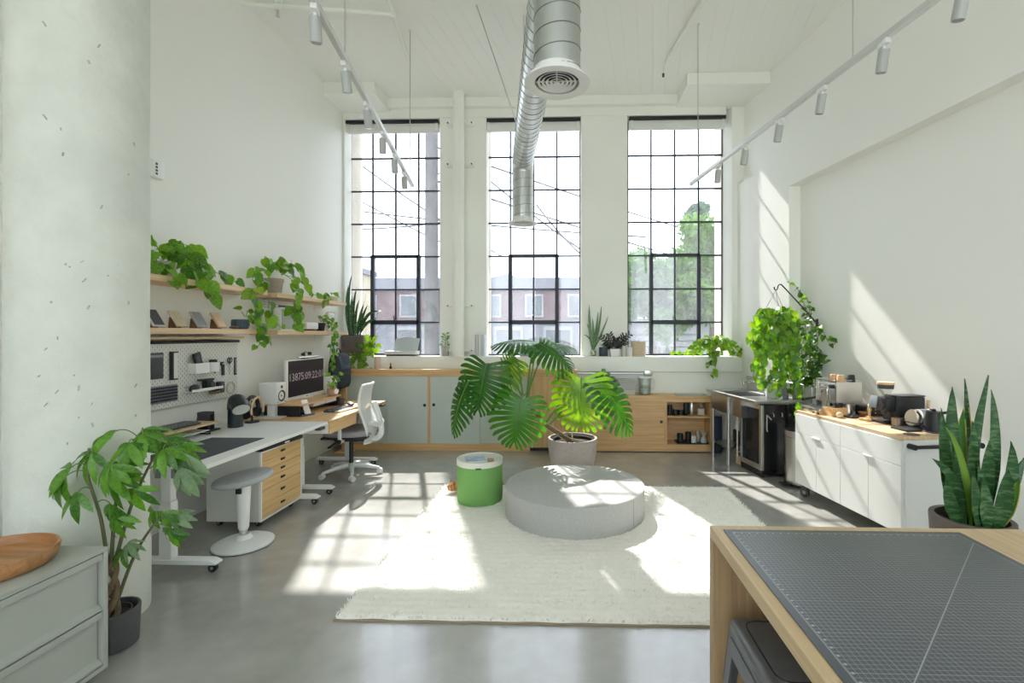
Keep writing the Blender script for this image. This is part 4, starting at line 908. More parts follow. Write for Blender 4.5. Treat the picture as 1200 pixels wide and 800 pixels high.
# ================================================================== plants
# control points of the trailing stems, in metres
VINES = {
    'P1': [[[-3.06,3.503,2.121],[-3.06,3.466,2.191],[-3.06,3.422,2.246]],[[-3.06,3.518,2.124],[-3.03,3.545,2.225],[-3.0,3.613,2.218],[-2.97,3.651,2.171]],[[-3.06,3.541,2.127],[-3.0,3.588,2.148],[-2.95,3.651,2.044],[-2.9,3.701,1.99],[-2.88,3.738,1.919],[-2.88,3.756,1.838]],[[-3.06,3.541,2.127],[-3.0,3.629,2.128],[-3.0,3.775,2.088],[-3.05,4.007,2.091],[-3.05,4.15,2.065],[-3.05,4.269,2.033]],[[-3.06,3.488,2.119],[-2.93,3.398,2.017],[-2.9,3.453,1.967],[-2.88,3.384,1.916]],[[-3.06,3.503,2.121],[-3.06,3.628,2.267],[-3.06,3.796,2.251]],[[-3.06,3.473,2.116],[-2.98,3.354,2.146],[-2.95,3.334,2.063]],[[-3.06,3.549,2.135],[-3.0,3.671,2.181],[-2.95,3.765,2.1],[-2.88,3.624,1.961]]],
    'P2': [[[-3.06,4.85,2.203],[-3.06,4.739,2.335],[-3.06,4.698,2.303]],[[-3.06,4.922,2.212],[-3.06,4.937,2.34],[-3.06,5.058,2.313]],[[-3.06,4.967,2.218],[-3.06,5.234,2.311],[-3.0,5.247,2.217],[-2.98,5.315,2.11]],[[-3.06,5.012,2.206],[-2.96,5.047,2.118],[-2.88,4.957,1.946],[-2.88,4.895,1.79],[-2.88,4.926,1.657]],[[-3.06,4.794,2.178],[-3.06,4.606,2.187],[-3.06,4.53,2.086],[-3.06,4.606,2.02]],[[-3.06,5.042,2.192],[-3.03,5.3,2.166],[-3.0,5.422,2.042],[-3.0,5.687,2.014]],[[-2.95,4.621,2.113],[-2.89,4.314,1.959],[-2.88,4.24,1.874],[-2.88,4.36,1.788]],[[-3.06,4.997,2.222],[-3.1,5.22,2.337],[-3.1,5.387,2.303]],[[-3.06,4.822,2.199],[-3.0,4.783,2.289],[-3.0,4.7,2.234]],[[-2.88,4.926,1.908],[-2.88,5.005,1.768],[-2.88,5.07,1.66]]],
    'P2b': [[[-2.9,4.543,1.938],[-2.9,4.53,1.797],[-2.95,4.703,1.695],[-2.95,4.817,1.62]]],
    'P3': [[[-3.03,5.952,2.025],[-3.03,5.846,2.038],[-3.03,5.704,1.985]],[[-3.03,5.952,2.025],[-2.92,5.614,1.957],[-2.92,5.594,1.895]],[[-3.03,5.995,2.039],[-3.03,6.039,2.086],[-3.03,6.106,2.048]]],
    'P4': [[[-3.02,4.363,1.717],[-3.02,4.317,1.762]],[[-3.02,4.375,1.717],[-3.02,4.398,1.766]],[[-3.02,4.387,1.718],[-3.02,4.471,1.754]],[[-3.02,4.422,1.711],[-2.93,4.398,1.662],[-2.89,4.4,1.582],[-2.89,4.425,1.502],[-2.89,4.35,1.439]],[[-3.02,4.447,1.704],[-2.92,4.408,1.63],[-2.88,4.422,1.55],[-2.88,4.46,1.469]],[[-3.02,4.398,1.718],[-2.95,4.404,1.71],[-2.9,4.402,1.646]]],
    'P5': [[[-3.05,5.782,1.707],[-3.05,5.722,1.768]],[[-3.05,5.802,1.708],[-3.05,5.843,1.783]],[[-3.05,5.823,1.708],[-3.05,5.948,1.766]],[[-3.05,5.843,1.709],[-2.97,5.877,1.742],[-2.9,5.844,1.635],[-2.87,5.72,1.509],[-2.87,5.679,1.406],[-2.87,5.741,1.321]],[[-3.05,5.864,1.709],[-2.95,5.816,1.698],[-2.88,5.761,1.571],[-2.88,5.783,1.445]],[[-2.87,5.72,1.509],[-2.87,5.658,1.345],[-2.87,5.699,1.178],[-2.87,5.638,1.06],[-2.87,5.741,0.926]],[[-3.05,5.782,1.707],[-2.98,5.75,1.748],[-2.92,5.736,1.654]]],
    'P7': [[[-2.901,6.66,1.333],[-2.999,6.66,1.442]],[[-2.889,6.66,1.333],[-2.926,6.66,1.454]],[[-2.877,6.66,1.333],[-2.816,6.66,1.454]],[[-2.853,6.66,1.333],[-2.719,6.66,1.406]],[[-2.853,6.66,1.321],[-2.682,6.66,1.333]],[[-2.926,6.66,1.321],[-3.06,6.66,1.333]],[[-2.914,6.66,1.309],[-3.02,6.6,1.251]],[[-2.877,6.66,1.309],[-2.877,6.55,1.218],[-2.869,6.53,1.101]],[[-2.889,6.66,1.309],[-2.966,6.56,1.218],[-2.984,6.52,1.113]],[[-2.853,6.66,1.309],[-2.722,6.58,1.288]],[[-2.877,6.66,1.333],[-2.755,6.66,1.466]],[[-2.901,6.66,1.321],[-2.939,6.58,1.383]],[[-2.853,6.66,1.321],[-2.77,6.58,1.36]],[[-2.873,6.54,1.16],[-2.793,6.52,1.078]]],
    'P14': [[[1.996,6.68,1.361],[1.867,6.68,1.479],[1.75,6.68,1.408],[1.691,6.68,1.302]],[[1.996,6.68,1.361],[1.926,6.68,1.515],[1.832,6.68,1.479]],[[2.008,6.68,1.361],[2.019,6.68,1.526],[2.101,6.68,1.467]],[[2.019,6.68,1.361],[2.136,6.68,1.503],[2.23,6.68,1.408],[2.276,6.68,1.302]],[[2.019,6.68,1.361],[2.087,6.6,1.433],[2.168,6.6,1.34]],[[1.996,6.68,1.349],[1.879,6.6,1.422],[1.787,6.6,1.316]],[[2.008,6.68,1.349],[1.928,6.57,1.283],[1.945,6.55,1.179],[1.874,6.54,1.11]],[[2.019,6.68,1.349],[1.957,6.55,1.226],[1.977,6.54,1.087],[1.908,6.54,0.995]],[[1.996,6.68,1.361],[1.755,6.7,1.336],[1.578,6.7,1.289],[1.437,6.7,1.289]],[[2.019,6.68,1.361],[2.037,6.55,1.179]],[[1.996,6.68,1.361],[1.81,6.6,1.363],[1.706,6.6,1.281]],[[2.019,6.68,1.361],[2.157,6.6,1.468],[2.272,6.6,1.363]]],
}
POTHOS = leaf_mat('pothos_leaf', (.035, .13, .012), (.20, .42, .035), .38)
LIME = leaf_mat('lime_leaf', (.06, .18, .012), (.26, .42, .04), .40)
IVY = leaf_mat('ivy_leaf', (.018, .07, .012), (.08, .20, .03), .3)
MONST = leaf_mat('monstera_leaf', (.012, .075, .010), (.05, .19, .018), .36, .3)
MONSTL = leaf_mat('yellow_green_monstera_leaf', (.045, .17, .010), (.15, .31, .022), .32, .3)  # brighter, yellower green given to some of the leaves
PACH = leaf_mat('money_tree_leaf', (.03, .12, .015), (.14, .33, .035), .32, .35)
PACHB = leaf_mat('greyed_money_tree_leaf', (.12, .21, .10), (.25, .36, .20), .25, .5)  # paler, greyer green variant of the leaf colour
RAVEN = leaf_mat('black_raven_leaf', (.012, .013, .012), (.04, .05, .04), .05, .3)
STEMG = mat('green_stem', (.12, .22, .05), .5); STEMB = mat('brown_stem', (.16, .11, .06), .8, var=.2, vscale=30)
TERRA = mat('grey_terracotta', (.34, .29, .24), .85, var=.08, vscale=20, bump=.1)
CEMENT = mat('cement_pot', (.42, .41, .38), .85, var=.08, vscale=20, bump=.15)
def heart_mesh(m, fold=.25, curl=.25, w=1.0, name='leaf'):
    ys = [-.12, .06, .28, .52, .76, .92, 1.0]; ws = [.20, .42, .47, .39, .22, .08, 0]
    vs = []
    for i, (y, q) in enumerate(zip(ys, ws)):
        ym = max(0, y); z = -curl * ym * ym
        if i == 0: ym = 0
        vs += [(-q * w, y, z + fold * q), (0, ym, z), (q * w, y, z + fold * q)]
    fs = []
    for i in range(len(ys) - 1):
        a = i * 3; fs += [(a, a + 1, a + 4, a + 3), (a + 1, a + 2, a + 5, a + 4)]
    me = bpy.data.meshes.new(name); me.from_pydata(vs, [], fs); me.materials.append(m)
    me.polygons.foreach_set('use_smooth', [True] * len(fs)); return me
def lance_mesh(m, wd=.13, curl=.3, fold=.15, name='leaflet'):
    ys = [0, .12, .3, .5, .7, .88, 1.0]; ws = [.02, .45, .8, 1.0, .85, .42, 0]
    vs, fs = [], []
    for y, q in zip(ys, ws): z = -curl * y * y; vs += [(-q * wd, y, z + fold * q * wd), (0, y, z), (q * wd, y, z + fold * q * wd)]
    for i in range(6): a = i * 3; fs += [(a, a + 1, a + 4, a + 3), (a + 1, a + 2, a + 5, a + 4)]
    me = bpy.data.meshes.new(name); me.from_pydata(vs, [], fs); me.materials.append(m)
    me.polygons.foreach_set('use_smooth', [True] * len(fs)); return me
PM = [heart_mesh(POTHOS, .2, .2), heart_mesh(POTHOS, .35, .35, .9), heart_mesh(POTHOS, .1, .5, 1.05)]
LM = [heart_mesh(LIME, .2, .2), heart_mesh(LIME, .35, .35, .9), heart_mesh(LIME, .12, .45, 1.05)]
IM = [heart_mesh(IVY, .2, .2, .9), heart_mesh(IVY, .3, .3, .8)]
def put_leaf(parent, me, p, d, nrm, size, name='leaf'):
    o = bpy.data.objects.new(name, me); COL.objects.link(o); o.parent = parent
    o.matrix_local = Matrix.Translation(Vector(p) - Vector(parent.location)) @ align(d, nrm).to_4x4() @ Matrix.Diagonal((size, size, size, 1))
    return o
def vines(t, paths, meshes, size, gap, seed, out=(1, 0, 0), stemr=.0028, stemm=None, skip=.12, hang=.6, petiole=.025):
    rg = random.Random(seed); base = Vector(t.location); out = Vector(out)
    for path in paths:
        pp = smooth_path(path, 6); part(t, 'stem', MB().tube([p - base for p in pp], stemr, stemm or STEMG, 5))
        L = sum((b - a).length for a, b in zip(pp, pp[1:])); n = max(1, int(L * (1 - skip) / gap + .5)); acc = 0; k = 0
        marks = [L * skip + (i + .6) * L * (1 - skip) / n for i in range(n)]
        marks[-1] = L
        for a, b in zip(pp, pp[1:]):
            s = (b - a).length
            while k < n and acc + s >= marks[k] - 1e-6:
                q = a.lerp(b, (marks[k] - acc) / s if s else 0); tang = (b - a).normalized()
                side = Vector((rg.uniform(-1, 1), rg.uniform(-1, 1), rg.uniform(-.2, .8))) + out * .5
                off = side.normalized() * petiole * rg.uniform(.4, 1.2)
                d = off.normalized() * .5 + Vector((0, 0, -hang)) + tang * .3 + Vector((rg.uniform(-.3, .3), rg.uniform(-.3, .3), rg.uniform(-.2, .2)))
                nrm = out * .8 + Vector((rg.uniform(-.5, .5), rg.uniform(-.8, .2), rg.uniform(.1, .9)))
                put_leaf(t, rg.choice(meshes), q + off, d, nrm, size * rg.uniform(.7, 1.2)); k += 1
            acc += s
    return t
def pot(t, r, h, m, taper=.78, rim=.0, z=0, soil=True):
    pr = [(r * taper, z), (r * (taper + .04), z + .004)]
    if rim: pr += [(r * .93, z + h * .78), (r, z + h * .79), (r, z + h)]
    else: pr += [(r, z + h - .004), (r - .003, z + h)]
    pr += [(r - .012, z + h), (r - .014, z + h - .018), (r - .014, z + h - .03)]
    part(t, 'pot', MB().lathe(pr, m, n=32))
    if soil: part(t, 'soil', MB().lathe([(r - .013, z + h - .03), (r * .4, z + h - .022), (.0001, z + h - .02)], SOIL, n=24))
def plant(name, label, loc, group=None): return thing(name, label, 'plant', loc, 0, group)
# ---- shelf pothos
t = plant('pothos', 'big trailing pothos in a grey pot on the upper shelf by the column', (-3.06, 3.50, 1.9805)); pot(t, .095, .115, CEMENT)
vines(t, VINES['P1'], PM, .105, .05, 11, (1, -.3, .3))
t = plant('pothos', 'bright pothos in a terracotta pot on the upper shelf nearer the window', (-3.06, 4.86, 1.9725)); pot(t, .095, .155, TERRA, .72, .01)
vines(t, VINES['P2'] + VINES['P2b'], PM[:2] + LM[:1], .105, .062, 12, (1, -.3, .3))
t = plant('trailing_plant', 'little trailing plant in a pale green bowl at the window end of the upper shelf', (-3.06, 6.03, 1.9725)); pot(t, .10, .062, mat('pale_green_glaze', (.55, .60, .42), .4), .9)
vines(t, VINES['P3'], LM, .055, .03, 13, (1, -.3, .3))
t = plant('succulent', 'trailing succulent in a ribbed blue pot at the end of the lower shelf', (-3.04, 4.33, 1.6005))
RIB = mat('blue_ribbed_glaze', (.045, .075, .11), .35)
part(t, 'pot', MB().lathe([(.052, 0), (.066, .01), (.070, .05), (.066, .088), (.058, .09), (.056, .07)], RIB, n=28)); part(t, 'soil', MB().lathe([(.056, .07), (.0001, .075)], SOIL, n=16))
for k in range(14):
    a = R(k * 360 / 14); part(t, 'rib', MB().tube([(.060 * math.cos(a), .060 * math.sin(a), .006), (.070 * math.cos(a), .070 * math.sin(a), .045), (.066 * math.cos(a), .066 * math.sin(a), .085)], .006, RIB, 6))
vines(t, VINES['P4'], PM, .075, .042, 14, (1, -.3, .3))
t = plant('trailing_plant', 'trailing plant in a black pot on the lower shelf hanging down to the monitor', (-3.05, 5.76, 1.5945)); pot(t, .068, .10, BLACK, .7)
vines(t, VINES['P5'], PM[:2], .062, .045, 15, (1, -.3, .3))
# ---- ledge plants
t = plant('pothos', 'bushy bright pothos on the left window ledge trailing over its edge', (-2.86, 6.70, 1.2505)); pot(t, .075, .09, TERRA)
vines(t, VINES['P7'], LM + PM[:1], .088, .035, 16, (0, -1, .4), hang=.35)
t = plant('pothos', 'lime green pothos in a terracotta pot on the right window ledge', (2.02, 6.70, 1.2505)); pot(t, .075, .08, TERRA)
mound = []
for k in range(16):
    a = k * 2.399; o1 = Vector((math.cos(a) * 1.25, math.sin(a) * .5 - .25, 0)); q0 = Vector((2.02, 6.70, 1.33)); mound.append([q0, q0 + o1 * .10 + Vector((0, 0, .10 + .03 * (k % 3))), q0 + o1 * .24 + Vector((0, 0, .05)), q0 + o1 * .27 + Vector((0, 0, -.03))])
vines(t, VINES['P14'][:6] + VINES['P14'][6:8] + VINES['P14'][8:9] + mound, LM + PM[:1], .066, .045, 17, (0, -1, .4), hang=.35)
# ---- upright leaves
def snake_mat():
    m = bpy.data.materials.new('snake_plant_leaf'); m.use_nodes = True; nt = m.node_tree; b = nt.nodes['Principled BSDF']
    tc = nt.nodes.new('ShaderNodeTexCoord'); mp = nt.nodes.new('ShaderNodeMapping'); mp.inputs['Scale'].default_value = (14, 14, 60); nt.links.new(tc.outputs['Object'], mp.inputs[0])
    n = nt.nodes.new('ShaderNodeTexNoise'); n.inputs['Scale'].default_value = 1.0; n.inputs['Detail'].default_value = 3; n.inputs['Distortion'].default_value = .8; nt.links.new(mp.outputs[0], n.inputs['Vector'])
    r = nt.nodes.new('ShaderNodeValToRGB'); e = r.color_ramp.elements; e[0].position = .47; e[0].color = (.02, .085, .022, 1); e[1].position = .70; e[1].color = (.14, .25, .10, 1)
    nt.links.new(n.outputs['Fac'], r.inputs[0]); nt.links.new(r.outputs[0], b.inputs['Base Color']); b.inputs['Roughness'].default_value = .35
    return m
SNAKE = snake_mat(); SNAKEY = mat('snake_leaf_margin', (.42, .40, .07), .4); SNAKEL = leaf_mat('light_snake_leaf', (.06, .20, .03), (.20, .36, .05), .25)
def blade(t, p0, p1, w, bow=(0, 0, 0), tw=0.0, face=(0, -1, 0), m=None, margin=False, n=12):
    p0, p1 = Vector(p0), Vector(p1); mid = (p0 + p1) / 2 + Vector(bow); pts = bez(p0, mid, p1, n); vs, fs = [], []
    for i, p in enumerate(pts):
        u = i / n; d = (pts[min(i + 1, n)] - pts[max(i - 1, 0)]).normalized(); f = Vector(face); f = (f - d * f.dot(d)).normalized(); s = d.cross(f)
        s = (Matrix.Rotation(tw * u, 3, d) @ s); q = .95 * w * min(1, .36 + 1.5 * u) * (1 - u ** 3.5) ** .8 / 2; f2 = s.cross(d)
        vs += [p - s * q + f2 * q * .35, p + f2 * .0 - f2 * .003, p + s * q + f2 * q * .35, p - f2 * .009 - f2 * q * .12]
    for i in range(n):
        a = i * 4
        for j in range(4): fs.append((a + j, a + (j + 1) % 4, a + 4 + (j + 1) % 4, a + 4 + j))
    b0 = Vector(t.location); mb = MB().raw([v - b0 for v in vs], fs, m or SNAKE)
    o = part(t, 'leaf', mb, ang=70)
    if margin: part(o, 'margin', MB().tube([vs[i * 4] - b0 for i in range(n)], .003, SNAKEY, 4).tube([vs[i * 4 + 2] - b0 for i in range(n)], .003, SNAKEY, 4))
    return o
BROWNP = mat('dark_brown_stoneware', (.13, .105, .095), .55, var=.12, vscale=15, bump=.1)
t = plant('snake_plant', 'tall banded snake plant in a dark brown round planter beside the kitchen cart', (2.205, 2.69, 0))
part(t, 'pot', MB().lathe([(.145, 0), (.155, .006), (.188, .54), (.186, .552), (.160, .552), (.156, .50)], BROWNP, n=40)); part(t, 'soil', MB().lathe([(.157, .50), (.0001, .505)], SOIL, n=24))
Sx, Sy = 2.205, 2.69
for (dx, dy, tip, w, bow, m_, mg) in [
    (-.03, .04, (2.097, 2.68, 1.265), .085, (-.05, 0, .05), SNAKE, 0), (.03, .03, (2.275, 2.66, 1.33), .075, (-.07, .02, 0), SNAKE, 0), (.06, .05, (2.245, 2.78, 1.30), .05, (.0, .02, 0), SNAKE, 0),
    (-.01, .06, (2.17, 2.70, 1.14), .07, (-.03, 0, 0), SNAKEL, 1), (.02, .08, (2.235, 2.76, 1.20), .07, (0, 0, 0), SNAKE, 1), (-.08, .02, (2.03, 2.67, 1.15), .07, (-.02, 0, -.02), SNAKE, 0),
    (-.08, -.05, (1.93, 2.60, .89), .06, (.075, 0, .10), SNAKE, 0), (-.06, -.07, (1.99, 2.58, 1.06), .045, (.03, -.02, .10), SNAKEL, 0), (.07, 0, (2.305, 2.68, 1.25), .065, (.06, 0, 0), SNAKE, 0),
    (.06, -.05, (2.32, 2.58, .99), .09, (.07, 0, -.06), SNAKE, 0), (.08, -.04, (2.46, 2.66, .885), .08, (-.02, 0, -.02), SNAKE, 0), (.02, -.08, (2.14, 2.57, .88), .075, (-.02, 0, 0), SNAKE, 0),
    (.00, -.10, (2.155, 2.56, .80), .08, (.0, 0, 0), SNAKE, 0), (-.04, -.09, (2.08, 2.53, .84), .075, (-.01, 0, 0), SNAKE, 0), (.04, -.02, (2.225, 2.60, .99), .08, (0, 0, 0), SNAKE, 0),
    (-.05, .0, (2.06, 2.62, 1.00), .08, (-.02, 0, 0), SNAKE, 0), (.05, -.09, (2.25, 2.52, .86), .085, (.02, 0, 0), SNAKE, 0), (-.09, -.03, (2.0, 2.60, .78), .07, (-.02, 0, 0), SNAKE, 0), (.01, .02, (2.19, 2.66, 1.08), .08, (0, 0, 0), SNAKE, 0), (.1, .04, (2.40, 2.74, 1.02), .07, (.02, 0, 0), SNAKE, 0),
    (.09, .01, (2.35, 2.72, 1.10), .06, (.02, 0, .02), SNAKE, 0), (.07, -.07, (2.36, 2.58, .80), .05, (.02, 0, -.03), SNAKEL, 1)]:
    blade(t, (Sx + dx, Sy + dy, .50), tip, w, bow, rng.uniform(-.5, .5), (rng.uniform(-.5, .3), -1, 0), m_, mg)
t = plant('snake_plant', 'dark spiky snake plant in a square brown planter on the left window ledge', (-3.05, 6.74, 1.2505))
part(t, 'pot', MB().prism([(-.13, 0), (.15, 0), (.165, .29), (-.145, .29)], -.13, .13, BROWNP, 'y'), .008); part(t, 'soil', MB().box(-.125, .145, -.115, .115, .285, .296, SOIL))
for (dx, dy, tip, w, bow) in [(-.06, 0, (-3.10, 6.72, 2.40), .06, (-.08, 0, 0)), (-.04, .04, (-3.04, 6.75, 2.22), .055, (-.06, 0, 0)), (0, 0, (-2.99, 6.72, 2.05), .05, (-.05, 0, 0)), (-.08, -.02, (-3.13, 6.68, 2.25), .055, (-.05, 0, 0)), (-.02, -.05, (-3.06, 6.66, 2.1), .055, (-.04, 0, 0)),
                              (.03, 0, (-2.86, 6.70, 1.97), .055, (-.02, 0, .02)), (.06, 0, (-2.76, 6.66, 1.86), .05, (-.02, -.02, .15)), (.05, .03, (-2.66, 6.66, 1.88), .05, (-.08, -.02, .22)), (.0, .05, (-2.95, 6.78, 2.0), .05, (-.02, 0, 0)), (-.09, .04, (-3.12, 6.76, 2.05), .05, (-.03, 0, 0)), (.02, -.06, (-2.94, 6.66, 1.85), .045, (0, 0, 0)), (.07, -.04, (-2.69, 6.62, 1.76), .045, (-.03, 0, .14))]:
    blade(t, (-3.05 + dx, 6.74 + dy, 1.53), tip, w, bow, rng.uniform(-.6, .6), (rng.uniform(-.4, .4), -1, 0), SNAKE, False, 9)
JAR = glass_mat('clear_glass', (.92, .95, .93), gloss=.12)
t = plant('snake_plant', 'pale slender snake plant rooted in a glass jar on the ledge', (.335, 6.66, 1.2505))
part(t, 'jar', MB().lathe([(.03, 0), (.042, .008), (.046, .05), (.036, .10), (.024, .12), (.027, .135)], JAR, n=20)); part(t, 'water', MB().lathe([(.026, .006), (.038, .012), (.041, .05), (.036, .075), (.0001, .076)], mat('jar_water', (.45, .48, .25), .1), n=18))
for (tip, w, bow) in [((.28, 6.66, 1.97), .045, (-.03, 0, 0)), ((.45, 6.66, 1.94), .045, (.02, 0, 0)), ((.40, 6.68, 1.86), .04, (.02, 0, 0)), ((.54, 6.64, 1.80), .035, (.01, 0, 0)), ((.25, 6.62, 1.70), .03, (.01, 0, .03)), ((.33, 6.69, 1.78), .04, (0, 0, 0)), ((.20, 6.63, 1.55), .03, (.04, 0, .08))]:
    blade(t, (.335 + rng.uniform(-.015, .015), 6.66, 1.34), tip, w, bow, .5, (rng.uniform(-.4, .4), -1, 0), mat('pale_snake_leaf', (.16, .27, .13), .4, var=.25, vscale=20), False, 8)
# small ones on the ledge
NAVYP = mat('navy_pot_glaze', (.05, .065, .085), .5)
t = plant('potted_sprout', 'small sprout in a dark slate cylinder pot on the ledge', (.475, 6.66, 1.2505)); pot(t, .06, .125, NAVYP, .95)
LS = [lance_mesh(PACH, .16, .3), lance_mesh(PACHB, .16, .4)]
for k in range(5): a = k * 1.26; part(t, 'stem', MB().tube([(0, 0, .11), (math.cos(a) * .03, math.sin(a) * .03, .16)], .002, STEMG, 5)); put_leaf(t, LS[0], Vector(t.location) + Vector((math.cos(a) * .03, math.sin(a) * .03, .16)), (math.cos(a), math.sin(a), .5), (0, -.3, 1), .05)
WPOT = mat('white_ceramic', (.72, .73, .70), .3)
t = plant('raven_plant', 'near-black leaved raven plant in a white square pot on the ledge', (.63, 6.65, 1.2505)); part(t, 'pot', MB().prism([(-.055, 0), (.055, 0), (.072, .105), (-.072, .105)], -.06, .06, WPOT, 'y'), .006); part(t, 'soil', MB().box(-.06, .06, -.05, .05, .10, .108, SOIL))
RV = lance_mesh(RAVEN, .2, .2)
for (ex, ey, ez) in [(-.18, .0, .27), (-.07, -.03, .30), (.02, .02, .24), (.12, -.02, .28), (.20, .0, .30), (.16, .03, .20), (-.12, .03, .18), (.06, -.04, .19)]:
    pp = bez((ex * .15, ey * .2, .10), (ex * .5, ey, ez * .75), (ex, ey, ez), 6); part(t, 'stem', MB().tube(pp, .004, mat('raven_stem', (.03, .03, .025), .5), 5))
    for i in range(1, 7):
        for s_ in (-1, 1):
            d = (pp[i] - pp[i - 1]).normalized(); sd = d.cross(Vector((0, -1, 0))).normalized() * s_
            put_leaf(t, RV, Vector(t.location) + pp[i], d * .7 + sd, (0, -1, .4), .06)
t = plant('small_potted_plant', 'small feathery green plant in a cement pot on the ledge by the pipe', (-1.745, 6.68, 1.2505)); pot(t, .06, .135, CEMENT, .78)
for k in range(48):
    a = rng.uniform(0, 6.28); h = rng.uniform(.01, .19); rr_ = .055 * (1 - h / .3); p = Vector((math.cos(a) * rr_ * rng.uniform(.2, 1), math.sin(a) * rr_ * .7, .13 + h)); put_leaf(t, LS[0] if k % 3 else LS[1], Vector(t.location) + p, (math.cos(a), math.sin(a) * .6, .5), (0, -1, .8), .048)
part(t, 'stem', MB().tube([(0, 0, .11), (0, 0, .30)], .004, STEMG, 6))
# ---- monstera
POTM = mat('brown_grey_fibrestone', (.36, .31, .285), .8, var=.07, vscale=30, bump=.12, bscale=120)
mo = plant('monstera', 'huge monstera with split leaves in a taupe pot behind the pouf', (.037, 5.22, 0))
part(mo, 'pot', MB().lathe([(.185, 0), (.20, .008), (.225, .08), (.262, .30), (.270, .42), (.266, .43), (.245, .43), (.240, .385)], POTM, n=56))
part(mo, 'inner_pot', MB().lathe([(.222, .37), (.226, .405), (.218, .405), (.214, .38)], BLACK, n=40)); part(mo, 'soil', MB().lathe([(.24, .372), (.1, .38), (.0001, .385)], SOIL, n=30))
def monstera_leaf(L, W, m, seed, nf=12, sag=.25, bend=.3, notch=.36, name='leaf'):
    rg = random.Random(seed); vs, fs = [], []
    def pos(s, r, side):
        s_ = max(0, min(1, s)); ang = R(128 - 112 * s_ ** .8); y0 = L * (.02 + .86 * s_)
        w = W * (.72 + .55 * math.sin(math.pi * min(1, .18 + s_ * .72))) * (1 - s_ ** 5 * .55) * .5
        x = math.sin(ang) * r * w; y = y0 + math.cos(ang) * r * w * .75
        z = -sag * (r * w) ** 2 / max(W, .01) * 2.2 - bend * (max(0, y) ** 2) / L + .03 * W * abs(r) ** .5
        return (side * x, y, z)
    rs = [0, .12, .24, .38, .54, .70, .84, .94, 1.0]; r0 = .16
    for side in (-1, 1):
        for i in range(nf):
            s0, s1 = (i / nf) ** 1.12, ((i + 1) / nf) ** 1.12; c = (s0 + s1) / 2; b = len(vs); g = rg.uniform(.6, 1.35) * notch; ln = rg.uniform(.9, 1.05)
            for r in rs:
                k = max(0, (r - r0) / (1 - r0)); sh = 1 - g * (min(1, k * 2.5) * .55 + .45 * k)
                if r > .9: sh *= (.8 if r < .99 else .3)
                hw_ = (s1 - s0) / 2 * max(.08, sh)
                for q in (-1, 0, 1): vs.append(pos(c + q * hw_ + (.022 * max(0, r - .8) / .2), r * ln, side))
            for k in range(len(rs) - 1):
                for q in (0, 1): a = b + k * 3 + q; fs.append((a, a + 1, a + 4, a + 3))
    me = bpy.data.meshes.new(name); me.from_pydata(vs, [], fs); me.materials.append(m)
    me.polygons.foreach_set('use_smooth', [True] * len(fs))
    bm = bmesh.new(); bm.from_mesh(me); bmesh.ops.remove_doubles(bm, verts=bm.verts, dist=.0008)
    bmesh.ops.recalc_face_normals(bm, faces=bm.faces); bm.to_mesh(me); bm.free(); return me
ML = [   # base point, tip direction, facing, length, width, petiole root, material
    ((-.86, 4.98, 1.25), (-.22, -.18, -.95), (-.05, -1, .25), .55, .50, (-.50, 5.13, .88), MONST),
    ((-1.04, 4.93, 1.07), (-.46, .0, -.88), (-.55, -.75, .2), .68, .34, (-.52, 5.14, .86), MONST),
    ((-.48, 4.78, .91), (-.16, -.22, -.95), (.02, -1, .22), .49, .52, (-.42, 5.12, .78), MONST),
    ((-.38, 5.22, 1.47), (-.75, -.3, .15), (-.1, -.25, 1), .46, .46, (-.46, 5.14, .86), MONST),
    ((-.33, 5.12, 1.46), (.85, -.15, -.45), (.25, -.6, .8), .50, .42, (-.44, 5.13, .86), MONST),
    ((-.60, 5.30, 1.30), (-.45, .2, -.5), (-.2, -.8, .5), .42, .42, (-.50, 5.15, .88), MONSTL),
    ((.13, 4.98, 1.10), (-.06, -.15, -.95), (-.12, -1, .25), .55, .58, (-.25, 5.14, .60), MONSTL),
    ((.30, 5.02, 1.09), (.62, -.1, -.75), (.40, -.8, .45), .74, .42, (-.22, 5.14, .57), MONST),
    ((-.22, 5.30, 1.43), (.5, .4, .1), (.1, -.3, 1), .38, .36, (-.45, 5.15, .88), MONST)]
b0 = Vector(mo.location)
for i, (p, d, nr, L, W, root, m_) in enumerate(ML):
    me = monstera_leaf(L, W, m_, 40 + i); lo_ = put_leaf(mo, me, p, d, nr, 1.0)
    lo_mid = link('midrib', MB().tube([(0, L * u / 10 * .88, -.3 * (L * u / 10 * .88) ** 2 / L + .004) for u in range(11)], [.006 - .0005 * u for u in range(11)], STEMG, 6).mesh('midrib'), lo_)
    p, root = Vector(p), Vector(root); ctrl = (p + root) / 2 + Vector((0, 0, .16)) + (Vector((.08, 0, 0)) if p.x > -.2 else Vector((0, 0, 0)))
    part(mo, 'petiole', MB().tube([q - b0 for q in bez(root, ctrl, p, 10)], [.011 - .005 * k / 10 for k in range(11)], STEMG, 8))
stp = smooth_path([(.03, 5.2, .36), (-.06, 5.15, .46), (-.22, 5.14, .56), (-.37, 5.13, .72), (-.47, 5.14, .86)], 6)
part(mo, 'main_stem', MB().tube([q - b0 for q in stp], [.028 - .010 * k / len(stp) for k in range(len(stp))], STEMB, 10))
for k in range(6):
    a = stp[4 + k * 2]; part(mo, 'aerial_root', MB().tube([q - b0 for q in bez(a, a + Vector((rng.uniform(-.1, .12), rng.uniform(-.1, .05), .02)), Vector((rng.uniform(-.1, .18), 5.15 + rng.uniform(-.1, .1), .385)), 8)], .006, mat('aerial_root', (.42, .33, .20), .8), 6))
part(mo, 'stake', MB().tube([(.0, .0, .36), (-.02, -.04, .72)], .007, mat('pale_cane', (.60, .48, .30), .7), 6))
